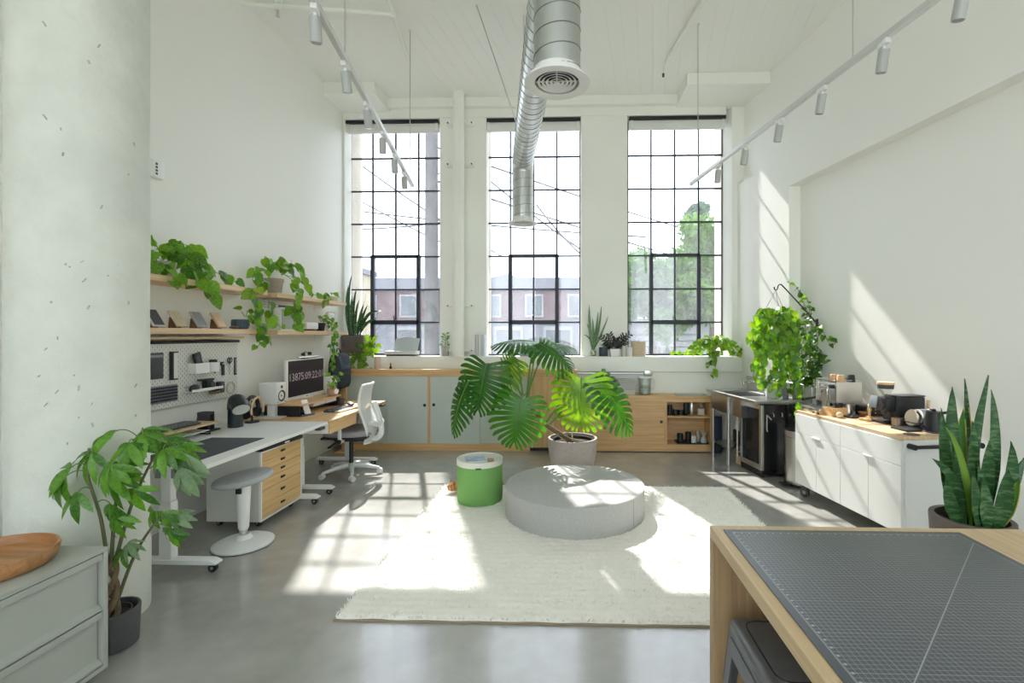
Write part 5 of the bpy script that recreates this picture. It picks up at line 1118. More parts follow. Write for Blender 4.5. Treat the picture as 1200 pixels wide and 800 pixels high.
solo('dry_leaf', 'small dried orange leaf lying on the floor against the monstera pot', 'leaf', MB().raw([(0, 0, .0), (.05, -.015, .03), (.10, .0, .012), (.05, .03, .005), (.03, .0, .045), (.07, .01, .04)], [(0, 1, 4), (1, 5, 4), (1, 2, 5), (0, 4, 3), (4, 5, 3), (5, 2, 3)], mat('dry_leaf', (.50, .26, .10), .8, var=.3, vscale=40)), (.10, 4.97, .002))
# ---- money tree by the column
mt = plant('money_tree', 'money tree with braided trunk in a dark pot beside the column', (-2.25, 2.313, 0)); b0 = Vector(mt.location)
part(mt, 'pot', MB().lathe([(.098, 0), (.108, .006), (.116, .18), (.113, .186), (.105, .186), (.102, .15)], mat('charcoal_clay', (.075, .075, .08), .6, var=.1, vscale=20), n=36)); part(mt, 'inner_pot', MB().lathe([(.08, .13), (.082, .172), (.078, .172), (.075, .14)], DARK, n=28)); part(mt, 'soil', MB().lathe([(.103, .148), (.0001, .155)], SOIL, n=20))
for k in range(3):
    pp = []
    for i in range(14): a = k * 2.094 + i * .45; h = .14 + i * .022; pp.append((.022 * math.cos(a) + .0, .022 * math.sin(a), h))
    part(mt, 'trunk', MB().tube(smooth_path(pp, 2), [.017 - .0003 * i for i in range(27)], mat('pachira_bark', (.20, .14, .09), .9, var=.25, vscale=25, bump=.4, bscale=60), 9))
PL = [lance_mesh(PACH, .15, .3), lance_mesh(PACH, .125, .55), lance_mesh(PACH, .165, .4, .3)]; PLB = [lance_mesh(PACHB, .14, .45)]
def palm(c, d, nr, n, size, meshes, spread=75):
    c = Vector(c); d = Vector(d).normalized(); M_ = align(d, nr)
    for k in range(n):
        a = R(-spread + 2 * spread * k / (n - 1)) if n > 1 else 0
        dv = M_ @ Vector((math.sin(a), math.cos(a), -.25 + rng.uniform(-.15, .15))); sz = size * (1 - .25 * abs(k - (n - 1) / 2) / ((n - 1) / 2 + .01)) * rng.uniform(.9, 1.1)
        put_leaf(mt, rng.choice(meshes), c, dv, M_ @ Vector((math.sin(a) * .4, 0, 1)), sz, 'leaflet')
crown = Vector((-2.25, 2.313, .42))
CL = [((-2.25, 2.34, 1.065), (-1, -.35, -.15), (0, -.5, 1), 4, .17, PL, 50), ((-2.21, 2.45, 1.05), (.6, -.2, -.1), (0, -.7, 1), 6, .14, PL, 85), ((-2.10, 2.46, 1.0), (.9, -.2, -.4), (.2, -.8, .8), 6, .14, PL, 80), ((-2.02, 2.46, .96), (.8, -.2, -.6), (.3, -.8, .7), 6, .13, PL, 80),
      ((-1.985, 2.44, .93), (.15, -.1, -1), (.2, -1, .3), 5, .21, PLB, 32), ((-2.27, 2.34, .90), (.1, -.4, -.9), (0, -1, .5), 6, .16, PL, 90), ((-2.36, 2.19, .87), (-.6, -.2, -.7), (-.1, -1, .5), 4, .17, PL, 45), ((-2.20, 2.28, .85), (.3, -.3, -.8), (.1, -1, .5), 6, .14, PL, 85),
      ((-2.15, 2.33, .78), (.2, -.2, -.9), (.2, -1, .4), 5, .13, PL, 75), ((-2.22, 2.28, .72), (-.2, -.2, -1), (0, -1, .2), 4, .17, PL, 40), ((-2.16, 2.46, .615), (-.2, -.2, -.6), (0, -1, .6), 6, .11, PL, 90), ((-2.075, 2.47, .60), (.7, -.1, -.6), (.2, -1, .5), 5, .12, PLB, 60),
      ((-2.06, 2.44, .535), (-.1, -.2, -1), (0, -1, .4), 6, .12, PL, 75), ((-2.21, 2.33, .47), (-.1, -.4, -.4), (0, -1, .6), 5, .09, PL, 85), ((-2.19, 2.34, .50), (.5, -.4, -.2), (0, -.8, .9), 5, .09, PLB, 80), ((-2.165, 2.32, 1.01), (.1, -.6, -.6), (.1, -.8, .7), 5, .15, PL, 80), ((-2.31, 2.21, .80), (-.25, -.5, -.8), (-.1, -1, .5), 4, .14, PL, 60),
      ((-2.28, 2.25, .98), (-.4, -.5, -.5), (-.1, -.9, .6), 6, .15, PL, 85), ((-2.15, 2.38, 1.04), (.2, -.7, -.3), (.1, -.7, .8), 6, .13, PL, 90), ((-2.06, 2.40, .96), (.5, -.5, -.6), (.2, -.9, .6), 6, .13, PL, 80), ((-2.33, 2.20, .92), (-.9, -.2, -.3), (-.1, -.8, .7), 4, .17, PL, 40),
      ((-2.18, 2.24, .92), (.1, -.5, -.8), (.1, -1, .4), 6, .14, PL, 80), ((-2.22, 2.30, .66), (.2, -.3, -.9), (.0, -1, .4), 5, .13, PL, 60), ((-2.10, 2.44, .62), (.1, -.3, -.7), (.1, -1, .5), 6, .10, PL, 85), ((-1.98, 2.42, .86), (.25, -.2, -1), (.3, -1, .3), 4, .17, PLB, 35)]
BRM = mat('pachira_branch', (.12, .13, .06), .7)
MAIN = [[(-2.25, 2.313, .40), (-2.245, 2.33, .68), (-2.235, 2.36, .88), (-2.20, 2.43, 1.04)], [(-2.24, 2.32, .40), (-2.19, 2.36, .68), (-2.12, 2.42, .92), (-2.05, 2.45, .98)],
        [(-2.26, 2.31, .40), (-2.27, 2.28, .65), (-2.29, 2.24, .86), (-2.30, 2.25, 1.0)], [(-2.24, 2.315, .17), (-2.185, 2.37, .42), (-2.12, 2.42, .57), (-2.075, 2.45, .60)]]
nodes = []
for mp_ in MAIN:
    pp = smooth_path(mp_, 6); nodes += pp[5:]
    part(mt, 'branch', MB().tube([q - b0 for q in pp], [.009 - .0003 * k for k in range(len(pp))], BRM, 8))
for (c, d, nr, n, s_, ms_, sp_) in CL:
    c = Vector(c); q0 = min(nodes, key=lambda q: (q - c).length + (.3 if q.z > c.z + .02 else 0)); via = (q0 + c) / 2 + Vector((0, 0, .03 + .12 * (c - q0).length))
    part(mt, 'petiole', MB().tube([q - b0 for q in bez(q0, via, c, 7)], .0028, STEMG, 5)); palm(c, d, nr, n, s_ * 1.12, ms_, sp_)
mt.location.x -= .032
# ---- hanging pothos over the sink
hk = thing('plant_hook', 'black iron bracket hook on the right wall holding the hanging plant', 'hook', (2.72, 5.28, 1.67))
hp = [(-.035, -.02, .0), (-.23, -.02, .22), (-.40, -.02, .405), (-.425, -.02, .425), (-.445, -.02, .42), (-.455, -.02, .40), (-.462, -.02, .375), (-.478, -.02, .365), (-.492, -.02, .378), (-.494, -.02, .40)]
part(hk, 'arm', MB().tube(smooth_path(hp, 3), .007, BLACKM, 8)); part(hk, 'wall_plate', MB().box(-.045, -.03, -.035, -.005, -.07, .05, BLACKM))
hc = Vector((2.245, 5.26, 1.66))
hg = plant('hanging_pothos', 'lush lime green pothos cascading from the hook over the sink', hc)
part(hg, 'pot', MB().lathe([(.085, 0), (.11, .006), (.135, .11), (.14, .125), (.13, .125), (.125, .10)], WPOT, n=28)); part(hg, 'soil', MB().lathe([(.125, .10), (.0001, .105)], SOIL, n=18))
for k in range(3): a = k * 2.09 + .4; part(hg, 'hanger_cord', MB().tube([(.135 * math.cos(a), .135 * math.sin(a), .12), (-.003, 0, .375)], .003, STEEL, 5))
rgh = random.Random(5); paths = []
for k in range(30):
    a = k * 2.399; rr_ = .13; o1 = Vector((math.cos(a), math.sin(a), 0)); reach = rgh.uniform(.13, .22); drop = rgh.choice([.12, .3, .5, .66, .78, .84]) * rgh.uniform(.8, 1.1)
    lim = .78 if o1.y < .2 else .68; drop = min(drop, lim)
    pz = hc + Vector((0, 0, .11)); pp = [pz + o1 * .06, pz + o1 * .13 + Vector((0, 0, rgh.uniform(-.02, .06))), pz + o1 * reach + Vector((0, 0, -.06))]
    nseg = max(1, int(drop / .2))
    for s_ in range(1, nseg + 1): pp.append(pz + o1 * (reach + rgh.uniform(-.035, .03)) + Vector((rgh.uniform(-.03, .03), rgh.uniform(-.03, .03), -.06 - drop * s_ / nseg)))
    paths.append(pp)
paths.append([hc + Vector(q) for q in ((.05, -.08, .1), (.08, -.20, .06), (.10, -.235, -.3), (.11, -.245, -.7), (.13, -.25, -.98))])
vines(hg, paths, LM[:2] + PM, .074, .052, 21, (-.4, -1, .3), hang=.7, skip=.05)
# ---- dark climbing plant on the wall behind
cv = plant('climbing_ivy', 'dark green climbing ivy on the right wall behind the hanging pothos', (2.50, 5.30, .8505)); pot(cv, .07, .11, CEMENT)
rgh = random.Random(8); paths = []
def wallx(y): return xr(y) + .042 - .05
for k in range(20):
    y0 = rgh.uniform(4.95, 5.35); zt_ = rgh.uniform(1.2, 1.65) if k < 17 else rgh.uniform(1.75, 2.05)
    pp = [(2.50, 5.30, .95), (2.58, 5.25, 1.05)]; n = 4
    for s_ in range(1, n + 1): y = 5.25 + (y0 - 5.25) * s_ / n; pp.append((wallx(y) - rgh.uniform(0, .14), y + rgh.uniform(-.05, .05), 1.05 + (zt_ - 1.05) * s_ / n))
    paths.append(pp)
paths.append([(2.66, 5.24, 1.66), (2.64, 5.36, 1.80), (2.60, 5.45, 1.98), (2.57, 5.5, 2.1), (2.50, 5.48, 2.14)])
paths += [[(2.66, 5.22, 1.70), (2.62, 5.2, 1.58), (2.56, 5.17, 1.44), (2.52, 5.15, 1.36)], [(2.67, 5.2, 1.68), (2.68, 5.1, 1.55), (2.70, 5.02, 1.45), (2.74, 4.96, 1.48)]]
vines(cv, paths, IM + IM + PM[1:2], .062, .055, 22, (-.9, -.6, .2), stemr=.0025, stemm=STEMB, hang=.5, skip=.1)
# ================================================================== smaller things
TEALB = mat('dark_teal_enamel', (.022, .032, .036), .45)
CREAMC = mat('cream_ceramic', (.62, .56, .45), .5); TANC = mat('tan_ceramic', (.60, .38, .22), .5); BEIGE = mat('beige_pot', (.58, .48, .33), .7, var=.08, vscale=40)
PAPER = mat('paper_white', (.78, .78, .77), .8); SAGEB = mat('sage_plastic', (.24, .36, .28), .5); NAVY = mat('navy_fabric', (.035, .045, .065), .8, var=.15, vscale=60)
# ---- left shelves
for k, (y, lab, m_, w_) in enumerate([(3.36, 'white-edged dark tile leaning on its stand nearest the column', PAPER, .016), (3.57, 'cream tile leaning on its wooden stand, second from the column', CREAMC, .012),
                                  (3.78, 'light grey tile leaning on its wooden stand, third from the column', mat('pale_grey_tile', (.50, .50, .50), .5), .018), (4.00, 'tan wooden tile leaning on its stand, farthest from the column', TANC, .012)]):
    t = thing('display_tile', lab, 'tile', (-3.10, y, 1.6005), 0, 'leaning tiles on the lower shelf')
    part(t, 'stand', MB().prism([(0, 0), (.075, 0), (.01, .085)], .03, .075, wood('walnut_stand_%d' % k, (.12, .06, .03), (.22, .12, .06)), 'y'))
    part(t, 'slab', MB().obox((.06, .052, .073), w_ / 2, .05, .073, (0, R(-32), 0), m_, .002))
    part(t, 'face', MB().obox((.06 + (w_ / 2 + .001) * math.cos(R(32)), .052, .073 + (w_ / 2 + .001) * math.sin(R(32))), .001, .044, .066, (0, R(-32), 0), [DARK, BEIGE, GREY, ASH_Y][k]))
solo('pebble', 'smooth brown pebble on the lower shelf beside the blue pot', 'stone', MB().sphere((0, 0, .014), .035, STEMB, 12, 1.2, .8, .4), (-3.0, 4.19, 1.6015))
bx = thing('cube_box', 'white open cube box on the lower shelf holding flat books', 'box', (-3.15, 4.80, 1.5945))
part(bx, 'shell', MB().box(0, .20, 0, .012, 0, .235, WHITE).box(0, .20, .268, .28, 0, .235, WHITE).box(0, .20, .012, .268, .223, .235, WHITE).box(0, .20, .012, .268, 0, .012, WHITE).box(0, .012, .012, .268, .012, .223, WHITE))
def book(lab, loc, sx, sy, sz, m_, rz=0, grp=None):
    t = thing('book', lab, 'book', loc, rz, grp)
    up = sz > sy and sz > .1
    if up: part(t, 'cover', MB().box(0, sx, 0, .003, 0, sz, m_).box(0, sx, sy - .003, sy, 0, sz, m_).box(sx - .003, sx, .003, sy - .003, 0, sz, m_)); part(t, 'pages', MB().box(.004, sx - .003, .003, sy - .003, .004, sz - .004, PAPER))
    else: part(t, 'cover', MB().box(0, sx, 0, sy, 0, .003, m_).box(0, sx, 0, sy, sz - .003, sz, m_).box(sx - .003, sx, 0, sy, .003, sz - .003, m_)); part(t, 'pages', MB().box(.004, sx - .003, .004, sy - .004, .003, sz - .003, PAPER))
book('navy book lying flat on the white cube box', (-3.15, 4.80, 1.8305), .18, .15, .024, mat('navy_cover', (.03, .035, .08), .5), 0, 'books on the lower shelf')
book('dark red book lying flat on the white cube box', (-3.15, 4.957, 1.8305), .18, .12, .024, mat('red_cover', (.22, .05, .045), .5), 0, 'books on the lower shelf')
book('lavender grey book standing beside the white cube box', (-3.14, 5.11, 1.5945), .17, .028, .23, mat('lavender_cover', (.42, .40, .52), .5), 0, 'books on the lower shelf')
book('white book standing between the grey and orange ones', (-3.14, 5.145, 1.5945), .17, .022, .22, mat('pale_cover', (.70, .70, .70), .5), 0, 'books on the lower shelf')
book('orange book standing on the lower shelf', (-3.14, 5.18, 1.5945), .18, .032, .265, mat('orange_cover', (.62, .30, .12), .5), 0, 'books on the lower shelf')
t = thing('white_speaker_dock', 'low white box on short feet on the lower shelf', 'box', (-3.14, 5.34, 1.5945)); part(t, 'body', MB().rbox(0, .16, 0, .26, .018, .10, .012, WHITE))
for y in (.03, .21): part(t, 'foot', MB().box(.02, .14, y, y + .03, 0, .018, STEMB))
ck = thing('wall_clock', 'white square-round clock leaning at the window end of the lower shelf', 'clock', (-3.14, 6.06, 1.5945))
part(ck, 'case', MB().rbox(0, .04, 0, .20, .0, .25, .035, WHITE, 4)); part(ck, 'dial', MB().cyl((.04, .10, .14), (.043, .10, .14), .075, PAPER, n=32)); part(ck, 'hour_hand', MB().obox((.045, .115, .152), .001, .022, .003, (R(38), 0, 0), BLACK)); part(ck, 'minute_hand', MB().obox((.045, .085, .128), .001, .03, .002, (R(38), 0, 0), BLACK))
# ---- pegboard things (hung on the panel)
PX = XL + .0525
def hang(name, lab, cat, y, z): return thing(name, lab, cat, (PX, y, z), 0, 'tools on the pegboard')
t = hang('notebook', 'dark grey notebook hanging at the left of the pegboard', 'notebook', 3.50, 1.21); part(t, 'cover', MB().rbox(0, .018, 0, .12, 0, .20, .004, DARK)); part(t, 'band', MB().box(.018, .020, 0, .12, .165, .185, GREY))
t = hang('paper_holder', 'black bracket holding white cards on the pegboard', 'bracket', 3.69, 1.19); part(t, 'frame', MB().box(0, .03, 0, .012, 0, .225, BLACK).box(0, .03, .012, .055, 0, .01, BLACK).box(0, .03, .012, .055, .215, .225, BLACK)); part(t, 'cards', MB().box(.002, .026, .014, .05, .012, .21, PAPER))
t = hang('pegboard_cup', 'square white bin on the pegboard holding a black remote', 'container', 3.87, 1.225); part(t, 'shell', MB().box(0, .075, 0, .15, 0, .004, WHITE2).box(.071, .075, 0, .15, .004, .085, WHITE2).box(0, .004, 0, .15, .004, .085, WHITE2).box(.004, .071, 0, .004, .004, .085, WHITE2).box(.004, .071, .146, .15, .004, .085, WHITE2))
t = thing('remote_control', 'black slab remote tilted in the white pegboard bin', 'remote', (PX + .038, 3.94, 1.2295)); part(t, 'case', MB().obox((0, 0, .095), .012, .035, .075, (R(16), 0, 0), BLACK, .005)); part(t, 'button_pad', MB().obox((.0125, -.012, .115), .001, .02, .03, (R(16), 0, 0), DARK))
t = hang('pegboard_cup', 'round white cup on the pegboard holding a black spray can', 'container', 4.04, 1.225); part(t, 'shell', MB().lathe([(.042, 0), (.048, .003), (.05, .085), (.046, .085), (.044, .006), (.0001, .006)], WHITE2, (.053, .05, 0), 24))
solo('spray_can', 'short black can standing in the round pegboard cup', 'can', MB().lathe([(.028, 0), (.031, .003), (.031, .095), (.026, .10), (.0001, .101)], BLACK, n=18), (PX + .053, 4.09, 1.2325))
t = hang('hex_driver', 'black angled hex driver hanging on the pegboard', 'tool', 4.15, 1.21); part(t, 'shaft', MB().tube([(.02, 0, 0), (.02, .09, .085)], .006, BLACK, 8)); part(t, 'handle', MB().tube([(.02, .02, .09), (.02, .105, .086)], .008, BLACK, 8))
t = hang('utility_knife', 'grey utility knife hanging on the pegboard', 'knife', 4.255, 1.18); part(t, 'handle', MB().rbox(0, .02, 0, .026, 0, .10, .006, DARK)); part(t, 'blade', MB().box(.008, .010, .006, .02, -.014, 0, STEEL))
t = hang('scissors', 'black-handled scissors hanging upright on the pegboard', 'scissors', 4.35, 1.18)
for s_ in (-1, 1): part(t, 'blade', MB().prism([(-.004 * s_, 0), (.008 * s_, .10), (-.003 * s_, .10)], .012 + s_ * .002, .015 + s_ * .002, STEEL, 'x')); part(t, 'handle', MB().tube([(.014, s_ * .016 + .013 * math.cos(R(a)), .135 + .022 * math.sin(R(a))) for a in range(0, 360, 30)], .004, BLACK, 6, closed=True).tube([(.014, 0, .098), (.014, s_ * .01, .116)], .005, BLACK, 6))
t = hang('steel_ruler', 'black rounded strip hanging at the right of the pegboard', 'ruler', 4.42, 1.17); part(t, 'blade', MB().rbox(0, .008, 0, .03, 0, .165, .0035, BLACK)); part(t, 'inlay', MB().box(.008, .0095, .008, .022, .015, .15, GREY))
t = hang('wire_ring', 'thin pale ring of wire hanging low on the pegboard', 'wire', 4.365, 1.055); part(t, 'coil', MB().tube([(.01, .055 * math.cos(R(a)), .055 * math.sin(R(a))) for a in range(0, 360, 15)], .003, BEIGE, 6, closed=True)); part(t, 'inner_coil', MB().tube([(.013, .048 * math.cos(R(a)), .048 * math.sin(R(a)) - .003) for a in range(0, 360, 15)], .002, BEIGE, 6, closed=True))
t = hang('pegboard_tray', 'long white tray shelf on the pegboard', 'shelf', 3.82, 1.075); part(t, 'base', MB().box(0, .085, 0, .35, 0, .005, WHITE2)); part(t, 'lip', MB().box(.08, .085, 0, .35, .005, .022, WHITE2)); part(t, 'back', MB().box(0, .003, 0, .35, .005, .03, WHITE2))
solo('mouse', 'black domed computer mouse on the white pegboard tray', 'mouse', MB().sphere((0, 0, .0), .036, BLACK, 16, .85, 1.35, 1.0), (PX + .042, 3.895, 1.0995))
t = thing('webcam', 'black camera with side grip on the white pegboard tray', 'camera', (PX + .04, 4.01, 1.0805)); part(t, 'body', MB().rbox(-.025, .025, 0, .075, 0, .075, .006, BLACK)); part(t, 'top_plate', MB().rbox(-.022, .022, -.06, .09, .075, .09, .004, BLACK)); part(t, 'lens', MB().cyl((.025, .038, .04), (.045, .038, .04), .024, DARK, n=18))
t = thing('clamp', 'brown and black clamp at the end of the pegboard tray', 'clamp', (PX + .03, 4.175, 1.03)); part(t, 'jaw', MB().box(-.02, .03, -.08, .0, .0, .025, STEMB)); part(t, 'post', MB().rbox(-.02, .03, .0, .05, 0, .10, .006, DARK))
def keyboard(name, lab, loc, W_, L_, rows, cols, capm, casem, tilt=None, rz=0, grp=None):
    """W_ runs along local x, L_ along y; key caps are separate parts sharing one mesh"""
    t = thing(name, lab, 'keyboard', loc, rz, grp)
    if tilt: t.rotation_euler = tilt
    part(t, 'case', MB().rbox(0, W_, 0, L_, 0, .016, .004, casem)); kw, kl = (W_ - .016) / rows, (L_ - .016) / cols
    me = MB().prism([(-kw * .40, 0), (kw * .40, 0), (kw * .30, .009), (-kw * .30, .009)], -kl * .39, kl * .39, capm, 'y').mesh('key_cap')
    for i in range(rows):
        for j in range(cols): link('key_cap', me, t, (.008 + kw * (i + .5), .008 + kl * (j + .5), .016))
    return t
KCAP = mat('grey_keycap', (.13, .14, .155), .6); KCAPD = mat('black_keycap', (.03, .033, .04), .5)
keyboard('keyboard', 'grey-cased keyboard with black keys hung upright on the pegboard', (PX + .001, 3.46, 1.155), .135, .295, 5, 14, KCAPD, GREY, (0, R(90), 0))
# ---- white desk things
rs = thing('keyboard_shelf', 'small wooden desk shelf on black legs on the white desk', 'desk shelf', (-3.14, 3.30, .7405)); part(rs, 'board', MB().prism([(0, 0), (.24, 0), (.26, .06), (.26, .50), (.24, .56), (0, .56)], .085, .098, ASH_Y, 'z'), .003)
for y in (.06, .50): part(rs, 'leg', MB().tube([(.03, y, .085), (.03, y, .006), (.22, y, .006), (.22, y, .085)], .006, BLACKM, 8))
part(rs, 'inner_tray', MB().box(.02, .23, .08, .48, .035, .042, WHITE2))
keyboard('keyboard', 'dark grey mechanical keyboard on the small wooden desk shelf', (-3.09, 3.32, .8395), .145, .40, 5, 14, KCAP, DARK, None, R(-3))
t = thing('hub_box', 'black upright docking hub with coiled cable behind the small desk shelf', 'electronics', (-3.11, 3.90, .7405)); part(t, 'case', MB().rbox(0, .10, 0, .07, .012, .16, .005, DARK)); part(t, 'base', MB().rbox(-.01, .13, -.02, .10, 0, .014, .004, BLACK)); part(t, 'port_panel', MB().box(.1, .1015, .012, .058, .05, .14, BLACK)); part(t, 'cable', MB().tube(smooth_path([(.03, -.01, .02), (.02, -.04, .06), (.05, -.06, .10), (.03, -.03, .12)], 5), .005, BLACK, 6))
lp = thing('torch_lamp', 'dark enamel torch-shaped table lamp on the white desk', 'lamp', (-2.93, 4.11, .7405))
part(lp, 'body', MB().tube(smooth_path([(0, 0, 0), (0, 0, .13), (.005, -.005, .17)], 5), .058, TEALB, 24)); part(lp, 'hood', MB().tube(smooth_path([(-.01, .005, .155), (.0, .0, .205), (.035, -.03, .225), (.085, -.06, .19), (.105, -.075, .165)], 5), [.058, .058, .058, .06, .06, .06, .061, .063, .065, .067, .068, .07, .07, .071, .072, .072, .073, .073, .074, .074, .075], TEALB, 24)); 
_d = Vector((.02, -.015, -.025)).normalized(); _c = Vector((.105, -.075, .165)); part(lp, 'bulb_disc', MB().cyl(_c + _d * .0005, _c + _d * .004, .066, mat('frosted_disc', (.62, .62, .60), .4), n=28))
hp_ = thing('headphone_stand', 'black headphones with a wooden band behind the torch lamp', 'headphones', (-2.93, 4.33, .7405)); part(hp_, 'stand', MB().cyl((0, 0, 0), (0, 0, .012), .06, BLACK, n=24).cyl((0, 0, .012), (0, 0, .2), .008, BLACK, n=10))
part(hp_, 'wooden_band', MB().tube([(.05, .085 * math.cos(R(a)), .12 + .11 * math.sin(R(a))) for a in range(-20, 201, 10)], .010, ASH_Z, 8)); part(hp_, 'headband', MB().tube([(.0, .09 * math.cos(R(a)), .12 + .115 * math.sin(R(a))) for a in range(-20, 201, 10)], .018, BLACK, 10))
for s_ in (-1, 1): part(hp_, 'ear_cup', MB().cyl((0, s_ * .06, .09), (0, s_ * .095, .085), .045, BLACK, n=20))
# ---- oak desk things
WSPK = mat('white_speaker', (.76, .76, .74), .45); CONE = mat('speaker_cone', (.05, .05, .055), .6)
def speaker(lab, loc, z0, rz=0):
    t = thing('desk_speaker', lab, 'speaker', loc, rz, 'white desk speakers'); part(t, 'cabinet', MB().rbox(-.18, 0, 0, .15, z0, z0 + .205, .006, WSPK))
    w_ = part(t, 'woofer', MB().lathe([(.052, 0), (.056, .004), (.050, .006), (.046, .0), (.02, -.004), (.0001, .002)], CONE, n=28)); w_.rotation_euler = (0, R(90), 0); w_.location = (.001, .075, z0 + .078)
    w_ = part(t, 'tweeter', MB().lathe([(.014, 0), (.016, .003), (.0001, .005)], CONE, n=18)); w_.rotation_euler = (0, R(90), 0); w_.location = (.001, .075, z0 + .165)
    for y in (.02, .13): part(t, 'knob', MB().cyl((0, y, z0 + .018), (.004, y, z0 + .018), .005, BLACK, n=10))
    return t
s1 = speaker('white desk speaker on a pedestal at the near end of the oak desk', (-2.815, 4.52, .7405), .135); part(s1, 'pedestal', MB().rbox(-.125, -.055, .045, .105, .012, .135, .006, WSPK)); part(s1, 'base_plate', MB().rbox(-.20, .03, -.02, .17, 0, .012, .004, WSPK)); part(s1, 'cable', MB().tube(smooth_path([(-.17, .15, .15), (-.20, .19, .10), (-.16, .22, .06), (-.18, .24, .01)], 5), .004, BLACK, 6))
rz_ = thing('monitor_riser', 'oak monitor riser with pale drawers on the oak desk', 'monitor riser', (-3.02, 4.62, .7405))
part(rz_, 'top', MB().box(0, .40, 0, .80, .105, .12, OAK_Y), .003); part(rz_, 'side', MB().box(.02, .37, 0.01, .02, 0, .105, BLACK)); part(rz_, 'side', MB().box(.02, .37, .78, .79, 0, .105, BLACK)); part(rz_, 'back', MB().box(.0, .02, .01, .79, 0, .105, BLACK))
for a in (.28, .53): d_ = part(rz_, 'drawer', MB().box(.10, .36, a, a + .235, .06, .10, WHITE2), .002); part(d_, 'rail', MB().box(.36, .363, a, a + .235, .052, .060, BLACK))
part(rz_, 'shelf_wire', MB().tube([(.36, .03, .055), (.36, .26, .055)], .004, BLACKM, 6).tube([(.36, .03, .055), (.40, .06, .0)], .004, BLACKM, 6))
mn = thing('monitor', 'white-framed monitor showing a dark clock screen on the riser', 'monitor', (-2.90, 4.84, .861))
SCR = mat('dark_screen', (.014, .009, .016), .35, spec=.25); SCRT = mat('screen_digits', (.36, .29, .33), .5, emit=.3)
part(mn, 'housing', MB().rbox(-.028, 0, -.02, .735, .0, .425, .008, WSPK)); part(mn, 'screen', MB().box(.0, .0015, .008, .715, .036, .412, SCR)); part(mn, 'stand_foot', MB().rbox(-.12, .03, .27, .45, 0, .006, .003, WSPK)); part(mn, 'stand_neck', MB().box(-.05, -.028, .33, .39, .0, .2, WSPK)); part(mn, 'logo_bar', MB().box(.0005, .003, .345, .375, .010, .018, DARK))
def text_mesh(s, size):
    cu = bpy.data.curves.new('tmp', 'FONT'); cu.body = s; cu.size = size; cu.align_x = 'CENTER'; cu.align_y = 'CENTER'; cu.resolution_u = 2; cu.offset = -.0012; o = bpy.data.objects.new('tmp', cu); COL.objects.link(o)
    bpy.context.view_layer.update(); me = bpy.data.meshes.new_from_object(o.evaluated_get(bpy.context.evaluated_depsgraph_get())); bpy.data.objects.remove(o); bpy.data.curves.remove(cu); return me
tm = text_mesh('13875:09:22:01', .115); tm.materials.clear(); tm.materials.append(SCRT)
to = link('screen_digits', tm, mn, (.0022, .365, .235), (R(90), 0, R(90)))
lb2 = thing('screen_light_bar', 'silver light bar with webcam clipped on top of the monitor', 'lamp', (-2.90, 4.98, 1.2865)); part(lb2, 'bar', MB().tube([(.03, .0, .018), (.03, .40, .018)], .010, STEEL, 10)); part(lb2, 'clip', MB().rbox(-.03, .02, .15, .22, 0, .02, .004, BLACK)); part(lb2, 'webcam', MB().cyl((.0, .12, .05), (.03, .12, .05), .016, BLACK, n=14).cyl((.0, .25, .055), (.03, .25, .055), .018, BLACK, n=14).tube([(.0, .12, .055), (.0, .185, .075), (.0, .25, .06)], .004, BLACKM, 6).cyl((-.005, .185, .0), (-.005, .185, .07), .005, BLACKM, n=8))
s2 = speaker('white desk speaker at the far end beside the backpack', (-2.83, 5.60, .7405), .105); part(s2, 'pedestal', MB().rbox(-.14, -.04, .035, .115, 0, .105, .006, WSPK))
t = plant('face_planter', 'round pink terracotta planter with a white face on the monitor riser', (-2.68, 5.33, .861)); part(t, 'pot', MB().lathe([(.035, 0), (.052, .012), (.060, .045), (.052, .08), (.042, .088), (.036, .08)], mat('pink_terracotta', (.50, .29, .21), .7), n=24)); part(t, 'face_disc', MB().cyl((.053, -.02, .05), (.060, -.023, .05), .030, PAPER, n=20)); part(t, 'soil', MB().lathe([(.038, .078), (.0001, .08)], SOIL, n=14))
vines(t, [[(-2.68, 5.33, .94), (-2.66, 5.30, 1.0), (-2.63, 5.28, 1.05)], [(-2.68, 5.33, .94), (-2.70, 5.28, .99), (-2.66, 5.22, 1.0)], [(-2.68, 5.34, .94), (-2.66, 5.38, 1.02), (-2.64, 5.40, 1.1)], [(-2.68, 5.33, .94), (-2.64, 5.27, .97)]], PM[:2], .05, .03, 31, (1, -.5, .3), hang=.3)
kb3 = keyboard('keyboard', 'slate blue keyboard on a wooden wrist base on the oak desk', (-2.56, 4.90, .7445), .125, .34, 5, 13, mat('slate_keycap', (.085, .095, .125), .6), mat('slate_case', (.07, .08, .10), .5), None, R(-8))
part(kb3, 'wrist_rest', MB().rbox(.127, .185, 0, .34, -.003, .012, .004, ASH_Y))
t = thing('phone_stand', 'white phone leaning on a dark stand in front of the riser', 'phone', (-2.70, 4.72, .7405), R(-20)); part(t, 'base', MB().rbox(-.07, .10, -.06, .09, 0, .012, .004, mat('stand_slate', (.09, .11, .14), .4))); part(t, 'phone', MB().obox((.055, .02, .085), .004, .036, .075, (0, R(-24), 0), PAPER, .003)); part(t, 'prop', MB().tube([(.02, .02, .012), (.03, .02, .08)], .005, BLACKM, 6))
solo('coffee_cup', 'dark grey coffee cup on the oak desk near the keyboard', 'cup', MB().lathe([(.028, 0), (.034, .004), (.042, .075), (.039, .076), (.032, .008), (.0001, .008)], mat('charcoal_mug', (.06, .055, .055), .5), n=22).tube([(.040, .0, .06), (.062, 0, .05), (.058, 0, .025), (.036, 0, .018)], .004, MATS['charcoal_mug'], 6), (-2.62, 5.42, .7405))
